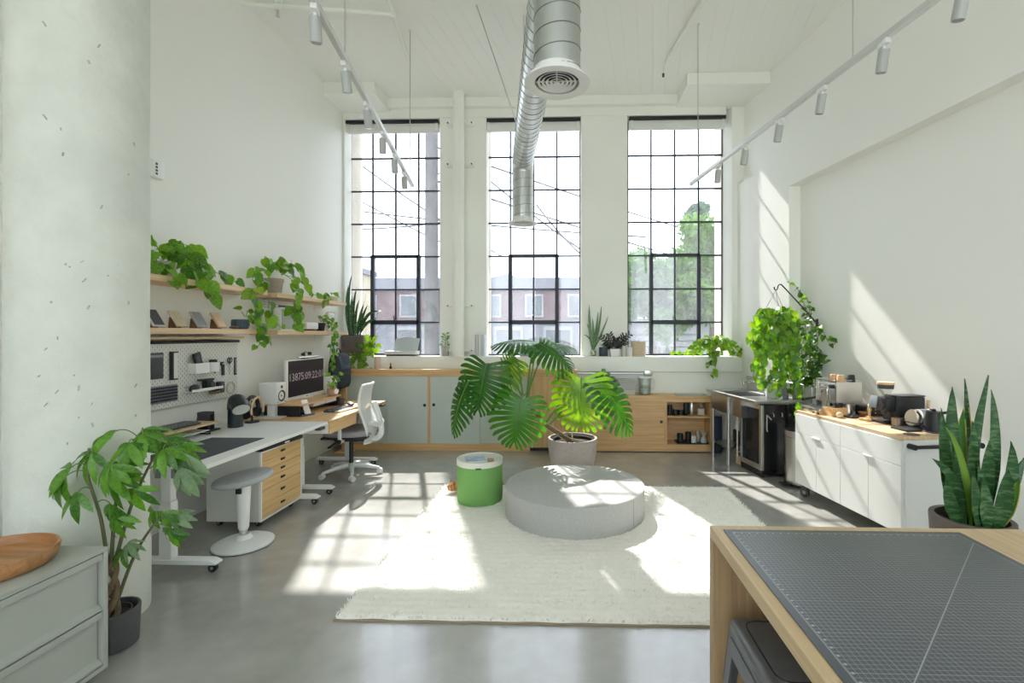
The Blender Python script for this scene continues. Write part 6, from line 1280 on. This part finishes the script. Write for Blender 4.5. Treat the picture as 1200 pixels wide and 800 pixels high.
solo('game_controller', 'black game controller lying on the oak desk by the cup', 'controller', MB().sphere((0, 0, .018), .035, BLACK, 12, 1, 1, .5).sphere((.0, .07, .018), .035, BLACK, 12, 1, 1, .5).rbox(-.025, .025, .0, .07, .004, .032, .008, BLACK), (-2.48, 5.36, .7405), R(30))
solo('desk_cable', 'dark cable curling across the far corner of the oak desk', 'cable', MB().tube(smooth_path([(-2.6, 5.5, .745), (-2.52, 5.56, .75), (-2.45, 5.52, .745), (-2.40, 5.60, .745), (-2.5, 5.68, .745), (-2.62, 5.70, .745)], 6), .004, DARK, 6))
# wooden coat post and backpack
ps = thing('wooden_post', 'square oak post standing behind the desk carrying the backpack', 'post', (-2.95, 6.20, 0)); part(ps, 'upright', MB().box(-.03, .03, -.03, .03, .02, 1.29, OAK_Z), .004); part(ps, 'foot', MB().rbox(-.10, .10, -.10, .10, 0, .02, .006, OAK_X)); part(ps, 'peg', MB().cyl((0, -.03, 1.25), (0, -.09, 1.27), .009, OAK_X, n=10))
bp_ = thing('backpack', 'dark navy backpack hanging on the oak post by the window', 'backpack', (-2.985, 5.98, .87))
vs, fs, n_ = [], [], 24
for (z, sx_, sy_) in [(0, .05, .09), (.015, .085, .14), (.08, .10, .165), (.2, .10, .17), (.32, .095, .165), (.40, .08, .15), (.44, .055, .11), (.45, .02, .04)]:
    for j in range(n_): a = 2 * math.pi * j / n_; c_, s_ = math.cos(a), math.sin(a); vs.append((.075 + math.copysign(abs(c_) ** .6, c_) * sx_, math.copysign(abs(s_) ** .6, s_) * sy_, z))
for i in range(7):
    for j in range(n_): fs.append((i * n_ + j, i * n_ + (j + 1) % n_, (i + 1) * n_ + (j + 1) % n_, (i + 1) * n_ + j))
fs.append(tuple(range(n_ - 1, -1, -1))); fs.append(tuple(range(7 * n_, 8 * n_))); part(bp_, 'bag', MB().raw(vs, fs, NAVY), ang=60)
part(bp_, 'flap', MB().obox((.15, -.03, .33), .012, .13, .085, (0, R(-14), 0), mat('navy_flap', (.055, .07, .10), .7), .010)); part(bp_, 'top_handle', MB().tube([(.06, -.05, .44), (.055, -.04, .49), (.05, .0, .505), (.055, .04, .49), (.06, .05, .44)], .008, BLACK, 8)); part(bp_, 'pocket_seam', MB().tube([(.178, -.13, .20), (.183, 0, .19), (.178, .13, .20)], .004, BLACK, 6))
# ---- ledge and cabinet tops
sc_ = thing('document_scanner', 'pale grey document scanner with raised paper tray on the left ledge', 'scanner', (-2.57, 6.62, 1.2505)); part(sc_, 'base', MB().rbox(0, .42, 0, .16, 0, .025, .006, DARK)); part(sc_, 'body', MB().rbox(-.01, .43, -.01, .17, .022, .07, .010, mat('scanner_grey', (.60, .62, .60), .5))); tr_ = MB().prism([(.07, 0), (.41, 0), (.43, .19), (.33, .195), (.31, .205), (.20, .205), (.18, .195), (.09, .185)], -.006, .006, mat('scanner_tray', (.50, .54, .55), .5), 'y'); o = part(sc_, 'paper_tray', tr_); o.location = (0, .11, .062); o.rotation_euler = (R(-16), 0, 0)
fl_ = [(-1.36, .052, PAPER), (-1.30, .04, mat('silver_file', (.55, .55, .56), .5)), (-1.255, .03, PAPER), (-1.22, .045, mat('pale_blue_file', (.55, .60, .66), .5))]
for k, (x, w_, m_) in enumerate(fl_):
    t = thing('file_folder', ['white paper file nearest the drain pipe on the ledge', 'silver grey file, second from the drain pipe', 'thin white file, third from the drain pipe', 'pale blue file at the right end of the row'][k], 'file', (x, 6.60, 1.2505), 0, 'files standing by the pipe'); part(t, 'cover', MB().box(0, .004, 0, .22, 0, .30, m_).box(w_ - .004, w_, 0, .22, 0, .30, m_).box(.004, w_ - .004, 0, .003, 0, .30, m_)); part(t, 'pages', MB().box(.005, w_ - .005, .004, .21, .003, .285, PAPER))
gb_ = thing('planter_box', 'sage green plastic box on the middle window ledge behind the monstera', 'box', (-.70, 6.62, 1.2505)); part(gb_, 'body', MB().prism([(.01, 0), (.38, 0), (.39, .14), (0, .14)], 0, .18, SAGEB, 'y'), .004); part(gb_, 'lid', MB().rbox(-.008, .398, -.008, .188, .14, .155, .005, SAGEB))
solo('ridged_vase', 'small pale ridged vase beside the raven plant', 'vase', MB().lathe([(.03, 0), (.034, .005), (.036, .14), (.03, .145), (.026, .14)], mat('pale_stoneware', (.56, .55, .48), .6), n=12), (.765, 6.66, 1.2505))
solo('ridged_vase', 'small white ridged vase in front of the beige pot', 'vase', MB().lathe([(.036, 0), (.042, .005), (.042, .11), (.03, .128), (.026, .13), (.024, .11)], WPOT, n=12), (.835, 6.63, 1.2505))
t = plant('beige_planter', 'beige cylinder planter with thin dry twigs on the right ledge', (.96, 6.68, 1.2505)); part(t, 'pot', MB().lathe([(.095, 0), (.102, .005), (.106, .2), (.103, .203), (.095, .203), (.093, .17)], BEIGE, n=36)); part(t, 'soil', MB().lathe([(.094, .165), (.0001, .17)], SOIL, n=20)); part(t, 'band', MB().lathe([(.1035, .025), (.1055, .027), (.1055, .033), (.1037, .035)], TANC, n=36))
for k in range(5): part(t, 'twig', MB().tube([(rng.uniform(-.03, .03), 0, .17), (rng.uniform(-.06, .06), rng.uniform(-.03, .03), rng.uniform(.26, .36))], .0022, PAPER, 5))
solo('candle', 'pinkish pillar candle on the sideboard top', 'candle', MB().lathe([(.036, 0), (.039, .003), (.039, .165), (.036, .168), (.0001, .164)], mat('pink_wax', (.62, .49, .42), .5), n=24).cyl((0, 0, .163), (0, 0, .178), .002, BLACK, n=6), (-2.62, 6.45, 1.0835))
solo('dropper_bottle', 'tiny dark dropper bottle on the sideboard top', 'bottle', MB().lathe([(.014, 0), (.016, .002), (.016, .03), (.008, .04), (.007, .045), (.009, .05), (.008, .065), (.003, .085), (.0001, .086)], BLACK, n=14), (-2.435, 6.45, 1.0835))
t = thing('tilted_speaker', 'white cylinder lamp tilted on a black foot at the right end of the ledge', 'lamp', (2.31, 6.64, 1.2505)); part(t, 'head', MB().cyl((-.035, 0, .09), (.075, 0, .185), .05, PAPER, n=24)); part(t, 'foot', MB().rbox(.0, .09, -.03, .03, 0, .085, .02, BLACK))
solo('white_router', 'upright white box at the right end of the ledge', 'router', MB().rbox(-.035, .035, -.03, .03, 0, .20, .008, PAPER), (2.415, 6.64, 1.2505))
t = thing('label_printer', 'black printer on the low oak cabinet behind the monstera', 'printer', (.36, 6.40, .7455)); part(t, 'body', MB().rbox(0, .26, 0, .19, 0, .235, .012, BLACK)); 
for k in range(3): part(t, 'slot', MB().box(.14, .24, -.002, .003, .13 + k * .03, .145 + k * .03, GREY))
t = thing('bread_box', 'grey metal bread box with curved lid on the low oak cabinet', 'bread box', (.645, 6.39, .7455)); part(t, 'lid', MB().prism([(.0, .06), (.0, .12), (.025, .175), (.06, .205), (.20, .205), (.20, .06)], 0, .235, mat('grey_enamel', (.36, .35, .33), .4), 'x')); part(t, 'base', MB().rbox(0, .235, -.004, .20, 0, .062, .006, mat('light_enamel', (.50, .49, .46), .4)))
t = thing('water_filter_jug', 'clear water filter jug with white insert on the low oak cabinet', 'jug', (1.02, 6.48, .7455)); part(t, 'jug', MB().lathe([(.070, 0), (.078, .005), (.085, .20), (.087, .225), (.082, .225), (.075, .01), (.0001, .008)], JAR, n=28, sy=.8)); part(t, 'insert', MB().lathe([(.055, .12), (.072, .13), (.076, .215), (.088, .222), (.088, .238), (.0001, .24)], PAPER, n=28, sy=.8)); part(t, 'handle', MB().tube(smooth_path([(.085, 0, .215), (.125, 0, .20), (.122, 0, .10), (.082, 0, .06)], 5), .009, PAPER, 8)); part(t, 'water', MB().lathe([(.068, .009), (.074, .012), (.076, .09), (.0001, .09)], mat('still_water', (.50, .53, .52), .1), n=24, sy=.8))
solo('glass_board', 'grey glass board lying on the right end of the low cabinet', 'board', MB().rbox(0, .40, 0, .20, 0, .008, .002, mat('grey_glass', (.30, .36, .36), .1)), (1.43, 6.36, .7455))
# ---- open shelves of the low cabinet
def mug(lab, loc, r, h, m_, handle=True, grp='cups in the open cabinet'):
    mb = MB().lathe([(r * .9, 0), (r, .004), (r, h), (r - .004, h), (r - .005, .008), (.0001, .008)], m_, n=20)
    if handle: mb.tube([(r, 0, h * .8), (r + .022, 0, h * .72), (r + .022, 0, h * .32), (r, 0, h * .22)], .0045, m_, 6)
    return solo('mug', lab, 'mug', mb, loc, R(20), grp)
mug('black tall tumbler at the left of the upper open shelf', (1.345, 6.45, .4755), .035, .13, BLACK, False); mug('low black mug on the upper open shelf', (1.42, 6.44, .4755), .037, .07, BLACK); mug('low black mug next to the thermos flasks', (1.495, 6.45, .4755), .034, .065, BLACK)
for x, lab, m_ in ((1.565, 'black thermos flask with shiny side on the upper open shelf', BLACKM), (1.64, 'tall steel thermos flask on the upper open shelf', STEEL)): solo('thermos', lab, 'flask', MB().lathe([(.032, 0), (.034, .004), (.034, .135), (.028, .15), (.026, .165), (.0001, .168)], m_, n=20), (x, 6.46, .4755), 0, 'flasks in the open cabinet')
t = thing('sugar_jar', 'cream jar with a glass top on the upper open shelf', 'jar', (1.765, 6.46, .4755)); part(t, 'body', MB().lathe([(.046, 0), (.05, .004), (.05, .085), (.046, .09), (.0001, .09)], CREAMC, n=24)); part(t, 'glass_top', MB().lathe([(.04, .09), (.042, .16), (.036, .165), (.0001, .166)], JAR, n=20))
tr2 = thing('serving_tray', 'black tray with cups on the lower open shelf', 'tray', (1.43, 6.35, .1055)); part(tr2, 'base', MB().rbox(0, .41, 0, .22, 0, .006, .003, BLACK)); part(tr2, 'rim', MB().box(0, .41, 0, .006, .006, .016, BLACK).box(0, .41, .214, .22, .006, .016, BLACK).box(0, .006, .006, .214, .006, .016, BLACK).box(.404, .41, .006, .214, .006, .016, BLACK))
mug('tall black cup at the left of the black tray', (1.485, 6.45, .1125), .038, .115, BLACK, False); mug('tall black cup behind the white cup on the tray', (1.605, 6.50, .1125), .038, .125, BLACK, False); mug('white tapered cup at the front of the tray', (1.655, 6.40, .1125), .032, .09, PAPER, False)
for x, lab in ((1.735, 'slim glass carafe at the back of the tray'), (1.79, 'glass coffee brewer shaped like an hourglass on the tray')): solo('coffee_brewer', lab, 'carafe', MB().lathe([(.032, 0), (.042, .004), (.044, .035), (.018, .085), (.018, .09), (.042, .14), (.039, .14), (.015, .09), (.015, .085), (.040, .035), (.036, .008), (.0001, .008)] if x > 1.75 else [(.02, 0), (.025, .004), (.024, .12), (.02, .145), (.017, .145), (.02, .008), (.0001, .008)], mat('smoky_glass', (.45, .46, .43), .1), n=22), (x, 6.42 if x > 1.75 else 6.49, .1125), 0, 'glass brewers on the tray')
# ---- coffee things on the white cart
CA = RZ - .028; CO = Vector((2.195, 4.690, 0))
def cp(x, y, z=.8255): return Matrix.Rotation(CA, 3, 'Z') @ Vector((x, y, z)) + CO
t = thing('steel_knock_box', 'grey steel box at the far front corner of the cart', 'box', cp(.03, -.19), CA); part(t, 'body', MB().rbox(0, .13, 0, .16, 0, .045, .006, STEEL)); part(t, 'lid', MB().rbox(-.004, .134, -.004, .164, .045, .053, .003, mat('dull_steel', (.42, .42, .41), .5, metal=.8)))
solo('cleaning_brush', 'black-handled brush lying across the steel box edge', 'brush', MB().tube([(0, -.20, .012), (.11, .02, .012)], [.010, .012], BLACK, 8), cp(.015, -.10), CA)
t = thing('wooden_tray_box', 'square oak box for filters on the cart', 'box', cp(.06, -.42), CA); part(t, 'side', MB().box(0, .15, 0, .012, 0, .075, OAK_X)); part(t, 'side', MB().box(0, .15, .118, .13, 0, .075, OAK_X)); part(t, 'side', MB().box(0, .012, .012, .118, 0, .075, OAK_X)); part(t, 'side', MB().box(.138, .15, .012, .118, 0, .075, OAK_X)); part(t, 'base', MB().box(.012, .138, .012, .118, 0, .01, OAK_X)); part(t, 'filters', MB().box(.02, .13, .02, .11, .01, .06, PAPER))
solo('wooden_block', 'small oak block on the cart between box and brush', 'block', MB().rbox(0, .07, 0, .06, 0, .03, .004, OAK_X), cp(.02, -.30), CA)
solo('round_stone', 'speckled egg-shaped stone on the cart', 'stone', MB().sphere((0, 0, .026), .026, BEIGE, 14, 1.15, 1.0, 1.0), cp(.09, -.475), CA)
t = thing('tamping_mat', 'grey mat with a steel spoon on the cart', 'mat', cp(.17, -.51), CA); part(t, 'pad', MB().rbox(0, .13, 0, .12, 0, .012, .004, DARK)); part(t, 'spoon', MB().tube([(.02, .02, .016), (.09, .08, .018)], .005, STEEL, 6).sphere((.10, .09, .018), .016, STEEL, 10, 1, 1, .4))
em = thing('espresso_machine', 'steel espresso machine with chrome group and cups on top', 'coffee machine', cp(.19, -.30), CA)
PANELW = mat('satin_panel', (.66, .64, .58), .35, metal=.5)
part(em, 'case', MB().rbox(.0, .25, 0, .27, .09, .285, .006, STEEL)); part(em, 'side_panel', MB().rbox(.0, .25, -.008, .0, .03, .29, .003, PANELW)); part(em, 'side_panel', MB().rbox(.0, .25, .27, .278, .03, .29, .003, PANELW)); part(em, 'back_base', MB().box(.10, .25, .005, .265, .02, .09, STEEL)); part(em, 'drip_tray', MB().rbox(-.16, .10, .01, .26, .015, .05, .005, STEEL)); part(em, 'column', MB().box(-.005, .02, .08, .19, .05, .2, STEEL)); part(em, 'cup_rail', MB().tube([(0, 0, .305), (.25, 0, .305), (.25, .27, .305), (0, .27, .305)], .004, CHROME, 6, closed=True))
part(em, 'group_head', MB().cyl((-.0, .135, .235), (-.085, .135, .235), .032, CHROME, n=20).cyl((-.085, .135, .29), (-.085, .135, .17), .030, CHROME, n=20).cyl((-.085, .135, .17), (-.085, .135, .15), .037, CHROME, n=20)); part(em, 'lever', MB().tube([(-.085, .135, .22), (-.13, .10, .25), (-.16, .09, .25)], .006, CHROME, 8).sphere((-.165, .09, .25), .012, BLACK, 10))
part(em, 'portafilter', MB().cyl((-.085, .135, .15), (-.085, .135, .125), .032, CHROME, n=18).tube([(-.11, .135, .14), (-.24, .12, .125)], [.009, .014], BLACK, 10)); 
for y in (.03, .24): part(em, 'steam_wand', MB().tube(smooth_path([(-.0, y, .24), (-.06, y, .24), (-.075, y - .01, .17), (-.085, y - .015, .07)], 4), .006, CHROME, 8)); part(em, 'valve_knob', MB().cyl((-.0, y, .25), (-.045, y, .25), .017, BLACK, n=14))
part(em, 'pressure_gauge', MB().cyl((-.0, .19, .20), (-.012, .19, .20), .022, CHROME, n=18))
for k, (x, y, m_, lab) in enumerate([(.04, .09, TANC, 'tan cup upturned on the espresso machine, nearest the plants'), (.06, .02, TANC, 'tan cup upturned on the espresso machine, beside the black cup'), (.17, .03, BLACK, 'black cup upturned on the espresso machine')]):
    q = cp(.19 + x, -.30 + y, .8255 + .2905); solo('espresso_cup', lab, 'cup', MB().lathe([(.038, 0), (.037, .004), (.030, .06), (.026, .066), (.0001, .066)], m_, n=20), q, CA, 'cups on the espresso machine')
for k, (x, y) in enumerate(((.03, -.335), (.10, -.36))):
    solo('milk_pitcher', ['black milk jug below the steam wand', 'steel milk jug beside the black one'][k], 'jug', MB().lathe([(.032, 0), (.036, .004), (.038, .05), (.030, .085), (.034, .105), (.031, .105), (.034, .05), (.0001, .01)], [BLACK, STEEL][k], n=20).tube([(.036, 0, .09), (.06, 0, .08), (.06, 0, .04), (.037, 0, .03)], .005, [BLACK, STEEL][k], 6), cp(x + .16, y, .8255), CA)
t = thing('grey_crate', 'black studded box behind the bowl on the cart', 'box', cp(.36, -.44), CA); part(t, 'body', MB().rbox(0, .20, 0, .12, 0, .09, .008, BLACK)); 
for k in range(4): part(t, 'stud', MB().cyl((.03 + (k % 2) * .07, -.001, .03 + (k // 2) * .03), (.03 + (k % 2) * .07, -.004, .03 + (k // 2) * .03), .005, STEEL, n=8))
solo('terracotta_bowl', 'small terracotta bowl on the cart', 'bowl', MB().lathe([(.022, 0), (.026, .003), (.05, .045), (.047, .047), (.024, .01), (.0001, .009)], mat('orange_clay', (.42, .19, .09), .7), n=24), cp(.33, -.47), CA)
t = thing('tamper_stand', 'brass tamper on a square oak stand on the cart', 'tamper', cp(.20, -.66), CA); part(t, 'stand', MB().rbox(0, .12, 0, .10, 0, .018, .004, OAK_X)); part(t, 'tamper', MB().lathe([(.029, .018), (.029, .03), (.012, .035), (.012, .075), (.017, .08), (.017, .1), (.012, .115), (.0001, .118)], mat('brass', (.66, .52, .26), .3, metal=.8), (.06, .05, 0), 20)); part(t, 'top_cap', MB().sphere((.06, .05, .125), .013, PAPER, 12))
gr = thing('coffee_grinder', 'black coffee grinder with glass hopper and wooden lid', 'coffee grinder', cp(.24, -.80), CA)
part(gr, 'body', MB().rbox(.10, .36, .0, .15, .02, .215, .012, BLACK)); part(gr, 'top_plate', MB().rbox(.11, .37, .01, .14, .215, .228, .004, DARK)); part(gr, 'front_head', MB().rbox(.02, .11, .01, .14, .10, .215, .012, BLACK)); part(gr, 'dial', MB().cyl((.022, .075, .155), (.0, .075, .155), .045, DARK, n=26)); part(gr, 'base', MB().rbox(.0, .36, .0, .15, 0, .022, .006, BLACK)); part(gr, 'hopper', MB().lathe([(.022, .215), (.03, .235), (.055, .275), (.055, .285), (.05, .285)], JAR, (.07, .075, 0), 24)); part(gr, 'hopper_ring', MB().lathe([(.057, .282), (.059, .315), (.0001, .315)], DARK, (.07, .075, 0), 24)); part(gr, 'wooden_lid', MB().lathe([(.061, .315), (.063, .32), (.061, .335), (.0001, .337)], ASH_X, (.07, .075, 0), 28)); part(gr, 'screen', MB().obox((.0, .12, .17), .006, .045, .05, (0, R(12), R(-10)), mat('grey_display', (.20, .23, .26), .2), .003)); part(gr, 'spout', MB().cyl((.05, .075, .10), (.05, .075, .07), .018, DARK, n=14))
mug_ = solo('dosing_cup', 'bronze dosing cup under the grinder spout', 'cup', MB().lathe([(.036, 0), (.04, .003), (.04, .065), (.037, .065), (.036, .008), (.0001, .008)], mat('bronze_steel', (.30, .25, .20), .35, metal=.9), n=24).tube([(.04, 0, .06), (.065, 0, .06), (.065, 0, .004)], .004, BLACKM, 6), cp(.295, -.855, .8255), CA + R(-60))
dr_ = thing('dish_rack', 'black low drip rack holding plates on the cart', 'rack', cp(.30, -1.03), CA); part(dr_, 'tray', MB().rbox(0, .26, 0, .15, 0, .018, .005, BLACK)); part(dr_, 'wire', MB().tube([(.01, .01, .045), (.25, .01, .045), (.25, .14, .045), (.01, .14, .045)], .004, BLACKM, 6, closed=True).tube([(.01, .01, .018), (.01, .01, .045)], .004, BLACKM, 6).tube([(.25, .01, .018), (.25, .01, .045)], .004, BLACKM, 6).tube([(.25, .14, .018), (.25, .14, .045)], .004, BLACKM, 6))
for k in range(5):
    o = solo('plate', ['cream plate at the front of the drip rack', 'white plate, second in the drip rack', 'grey plate, third in the drip rack', 'steel plate, fourth in the drip rack', 'dark plate at the back of the drip rack'][k], 'plate', MB().lathe([(.03, 0), (.062, .006), (.064, .008), (.062, .010), (.03, .005), (.0001, .005)], [CREAMC, PAPER, GREY, STEEL, BLACK][k], n=28), cp(.335 + k * .042, -.955, .8255 + .019 + .062), CA, 'plates in the drip rack'); o.rotation_euler = (0, R(-78), CA)
solo('short_brush', 'small wooden-handled brush standing behind the grinder', 'brush', MB().cyl((0, 0, 0), (0, 0, .12), .010, BLACK, n=10).cyl((0, 0, .12), (0, 0, .20), .013, ASH_Z, n=12), cp(.565, -.86), CA)
kt = thing('kettle', 'matt black tapered pouring kettle at the near end of the cart', 'kettle', cp(.385, -1.09), CA); part(kt, 'body', MB().lathe([(.068, .0), (.072, .005), (.070, .02), (.050, .13), (.049, .145), (.045, .15), (.0001, .152)], BLACK, n=32)); part(kt, 'lid_knob', MB().lathe([(.012, .15), (.014, .165), (.0001, .17)], BLACK, n=14)); part(kt, 'handle', MB().tube(smooth_path([(.045, -.01, .135), (.09, -.02, .14), (.105, -.025, .11), (.108, -.026, .04)], 5), .010, BLACK, 10)); part(kt, 'spout', MB().tube(smooth_path([(-.06, .01, .03), (-.10, .02, .06), (-.09, .02, .11), (-.115, .025, .145)], 5), .007, BLACK, 8)); part(kt, 'base_plate', MB().rbox(-.085, .085, -.085, .085, -.0, .006, .003, DARK))
solo('kitchen_scale', 'flat black coffee scale on the cart beside the kettle', 'scale', MB().rbox(0, .13, 0, .15, 0, .016, .004, BLACK), cp(.16, -1.09), CA)
solo('coaster', 'round dark coaster at the near front corner of the cart', 'coaster', MB().lathe([(.05, 0), (.052, .002), (.05, .005), (.0001, .005)], mat('brown_leather', (.10, .075, .07), .6), n=28), cp(.12, -1.175), CA)
# ---- on the sink
SKL = lambda x, y, z: Matrix.Rotation(RZ, 3, 'Z') @ Vector((x, y, z)) + Vector((1.958, 5.08, 0))
t = thing('white_canister', 'white canister with grey lid on the sink top behind the leaves', 'canister', SKL(.34, .25, .8505), RZ); part(t, 'body', MB().lathe([(.055, 0), (.06, .004), (.06, .15), (.056, .155), (.0001, .155)], PAPER, n=26)); part(t, 'lid', MB().lathe([(.058, .155), (.06, .16), (.055, .18), (.0001, .182)], GREY, n=26))
solo('soap_bottle', 'grey soap bottle on the sink top', 'bottle', MB().lathe([(.03, 0), (.034, .004), (.034, .10), (.012, .12), (.012, .14), (.0001, .141)], GREY, n=20).tube([(0, 0, .14), (0, 0, .165), (-.03, 0, .165)], .005, BLACK, 6), SKL(.46, .18, .8505), RZ)
# ---- wooden bowl on the sage cabinet
BOWLW = wood('turned_bowl', (.30, .13, .045), (.46, .235, .095), 'x', .4, .8)
solo('wooden_bowl', 'wide shallow turned wooden bowl on the sage drawer cabinet', 'bowl', MB().lathe([(.165, .0), (.190, .004), (.203, .02), (.210, .060), (.207, .067), (.200, .065), (.193, .032), (.175, .022), (.0001, .016)], BOWLW, n=64), (-2.345, 1.855, .6005))
# ---- ginger cat dozing behind the green stool
def catfur():
    m = bpy.data.materials.new('ginger_fur'); m.use_nodes = True; nt = m.node_tree; b = nt.nodes['Principled BSDF']; tc = nt.nodes.new('ShaderNodeTexCoord')
    w = nt.nodes.new('ShaderNodeTexWave'); w.inputs['Scale'].default_value = 12; w.inputs['Distortion'].default_value = 5; w.inputs['Detail'].default_value = 3; nt.links.new(tc.outputs['Object'], w.inputs['Vector'])
    r = nt.nodes.new('ShaderNodeValToRGB'); r.color_ramp.elements[0].color = (.38, .15, .045, 1); r.color_ramp.elements[1].color = (.66, .36, .15, 1); nt.links.new(w.outputs['Fac'], r.inputs[0]); nt.links.new(r.outputs[0], b.inputs['Base Color']); b.inputs['Roughness'].default_value = .9
    return m
FUR = catfur()
def skin_mesh(name, verts, edges, radii, m, lev=2):
    me = bpy.data.meshes.new(name); me.from_pydata(verts, edges, []); o = bpy.data.objects.new(name, me); COL.objects.link(o)
    sk_ = o.modifiers.new('skin', 'SKIN'); sv_ = me.skin_vertices[0].data
    for i, r in enumerate(radii): sv_[i].radius = (r, r) if not isinstance(r, tuple) else r
    sv_[0].use_root = True; sb = o.modifiers.new('sub', 'SUBSURF'); sb.levels = sb.render_levels = lev
    bpy.context.view_layer.update(); out = bpy.data.meshes.new_from_object(o.evaluated_get(bpy.context.evaluated_depsgraph_get())); bpy.data.objects.remove(o)
    out.materials.clear(); out.materials.append(m); out.polygons.foreach_set('use_smooth', [True] * len(out.polygons)); return out
ct = thing('cat', 'ginger striped cat lying on the rug behind the green drum stool', 'cat', (-.87, 4.70, .022))
cv_ = [(.13, .03, .07), (.04, .04, .08), (-.06, .035, .078), (-.145, -.02, .072), (-.21, -.085, .066), (-.265, -.13, .06), (-.298, -.152, .052),     # hips, back, chest, neck, head, muzzle
       (.15, -.01, .03), (.10, .0, .022), (.06, .0, .02), (-.13, -.08, .03), (-.17, -.15, .018), (-.20, -.19, .016), (.19, .06, .05), (.20, .10, .025), (.14, .13, .02), (.08, .135, .02), (-.16, .03, .03), (-.24, -.01, .018)]
ce = [(0, 1), (1, 2), (2, 3), (3, 4), (4, 5), (5, 6), (0, 7), (7, 8), (8, 9), (3, 10), (10, 11), (11, 12), (0, 13), (13, 14), (14, 15), (15, 16), (3, 17), (17, 18)]
cr = [.068, .075, .07, .052, .048, .046, .026, .035, .022, .016, .026, .018, .014, .02, .016, .014, .010, .025, .015]
bo = link('body', skin_mesh('cat_body', cv_, ce, cr, FUR), ct)
hd = Vector((-.77, -.64, 0)).normalized(); hs_ = Vector((-hd.y, hd.x, 0)); hc_ = Vector((-.262, -.128, .06))
for s_ in (-1, 1):
    q = hc_ + hs_ * s_ * .028 + Vector((0, 0, .032)); part(ct, 'ear', MB().raw([q - hs_ * .014, q + hs_ * .014, q + hs_ * s_ * .006 + Vector((0, 0, .042)) - hd * .004, q - hd * .016], [(0, 1, 2), (1, 3, 2), (3, 0, 2), (0, 3, 1)], FUR))
    part(ct, 'eye', MB().sphere(hc_ + hd * .038 + hs_ * s_ * .018 + Vector((0, 0, .012)), .0055, BLACK, 8))
part(ct, 'nose', MB().sphere(hc_ + hd * .062 + Vector((0, 0, -.004)), .006, mat('cat_nose', (.5, .22, .18), .6), 8))
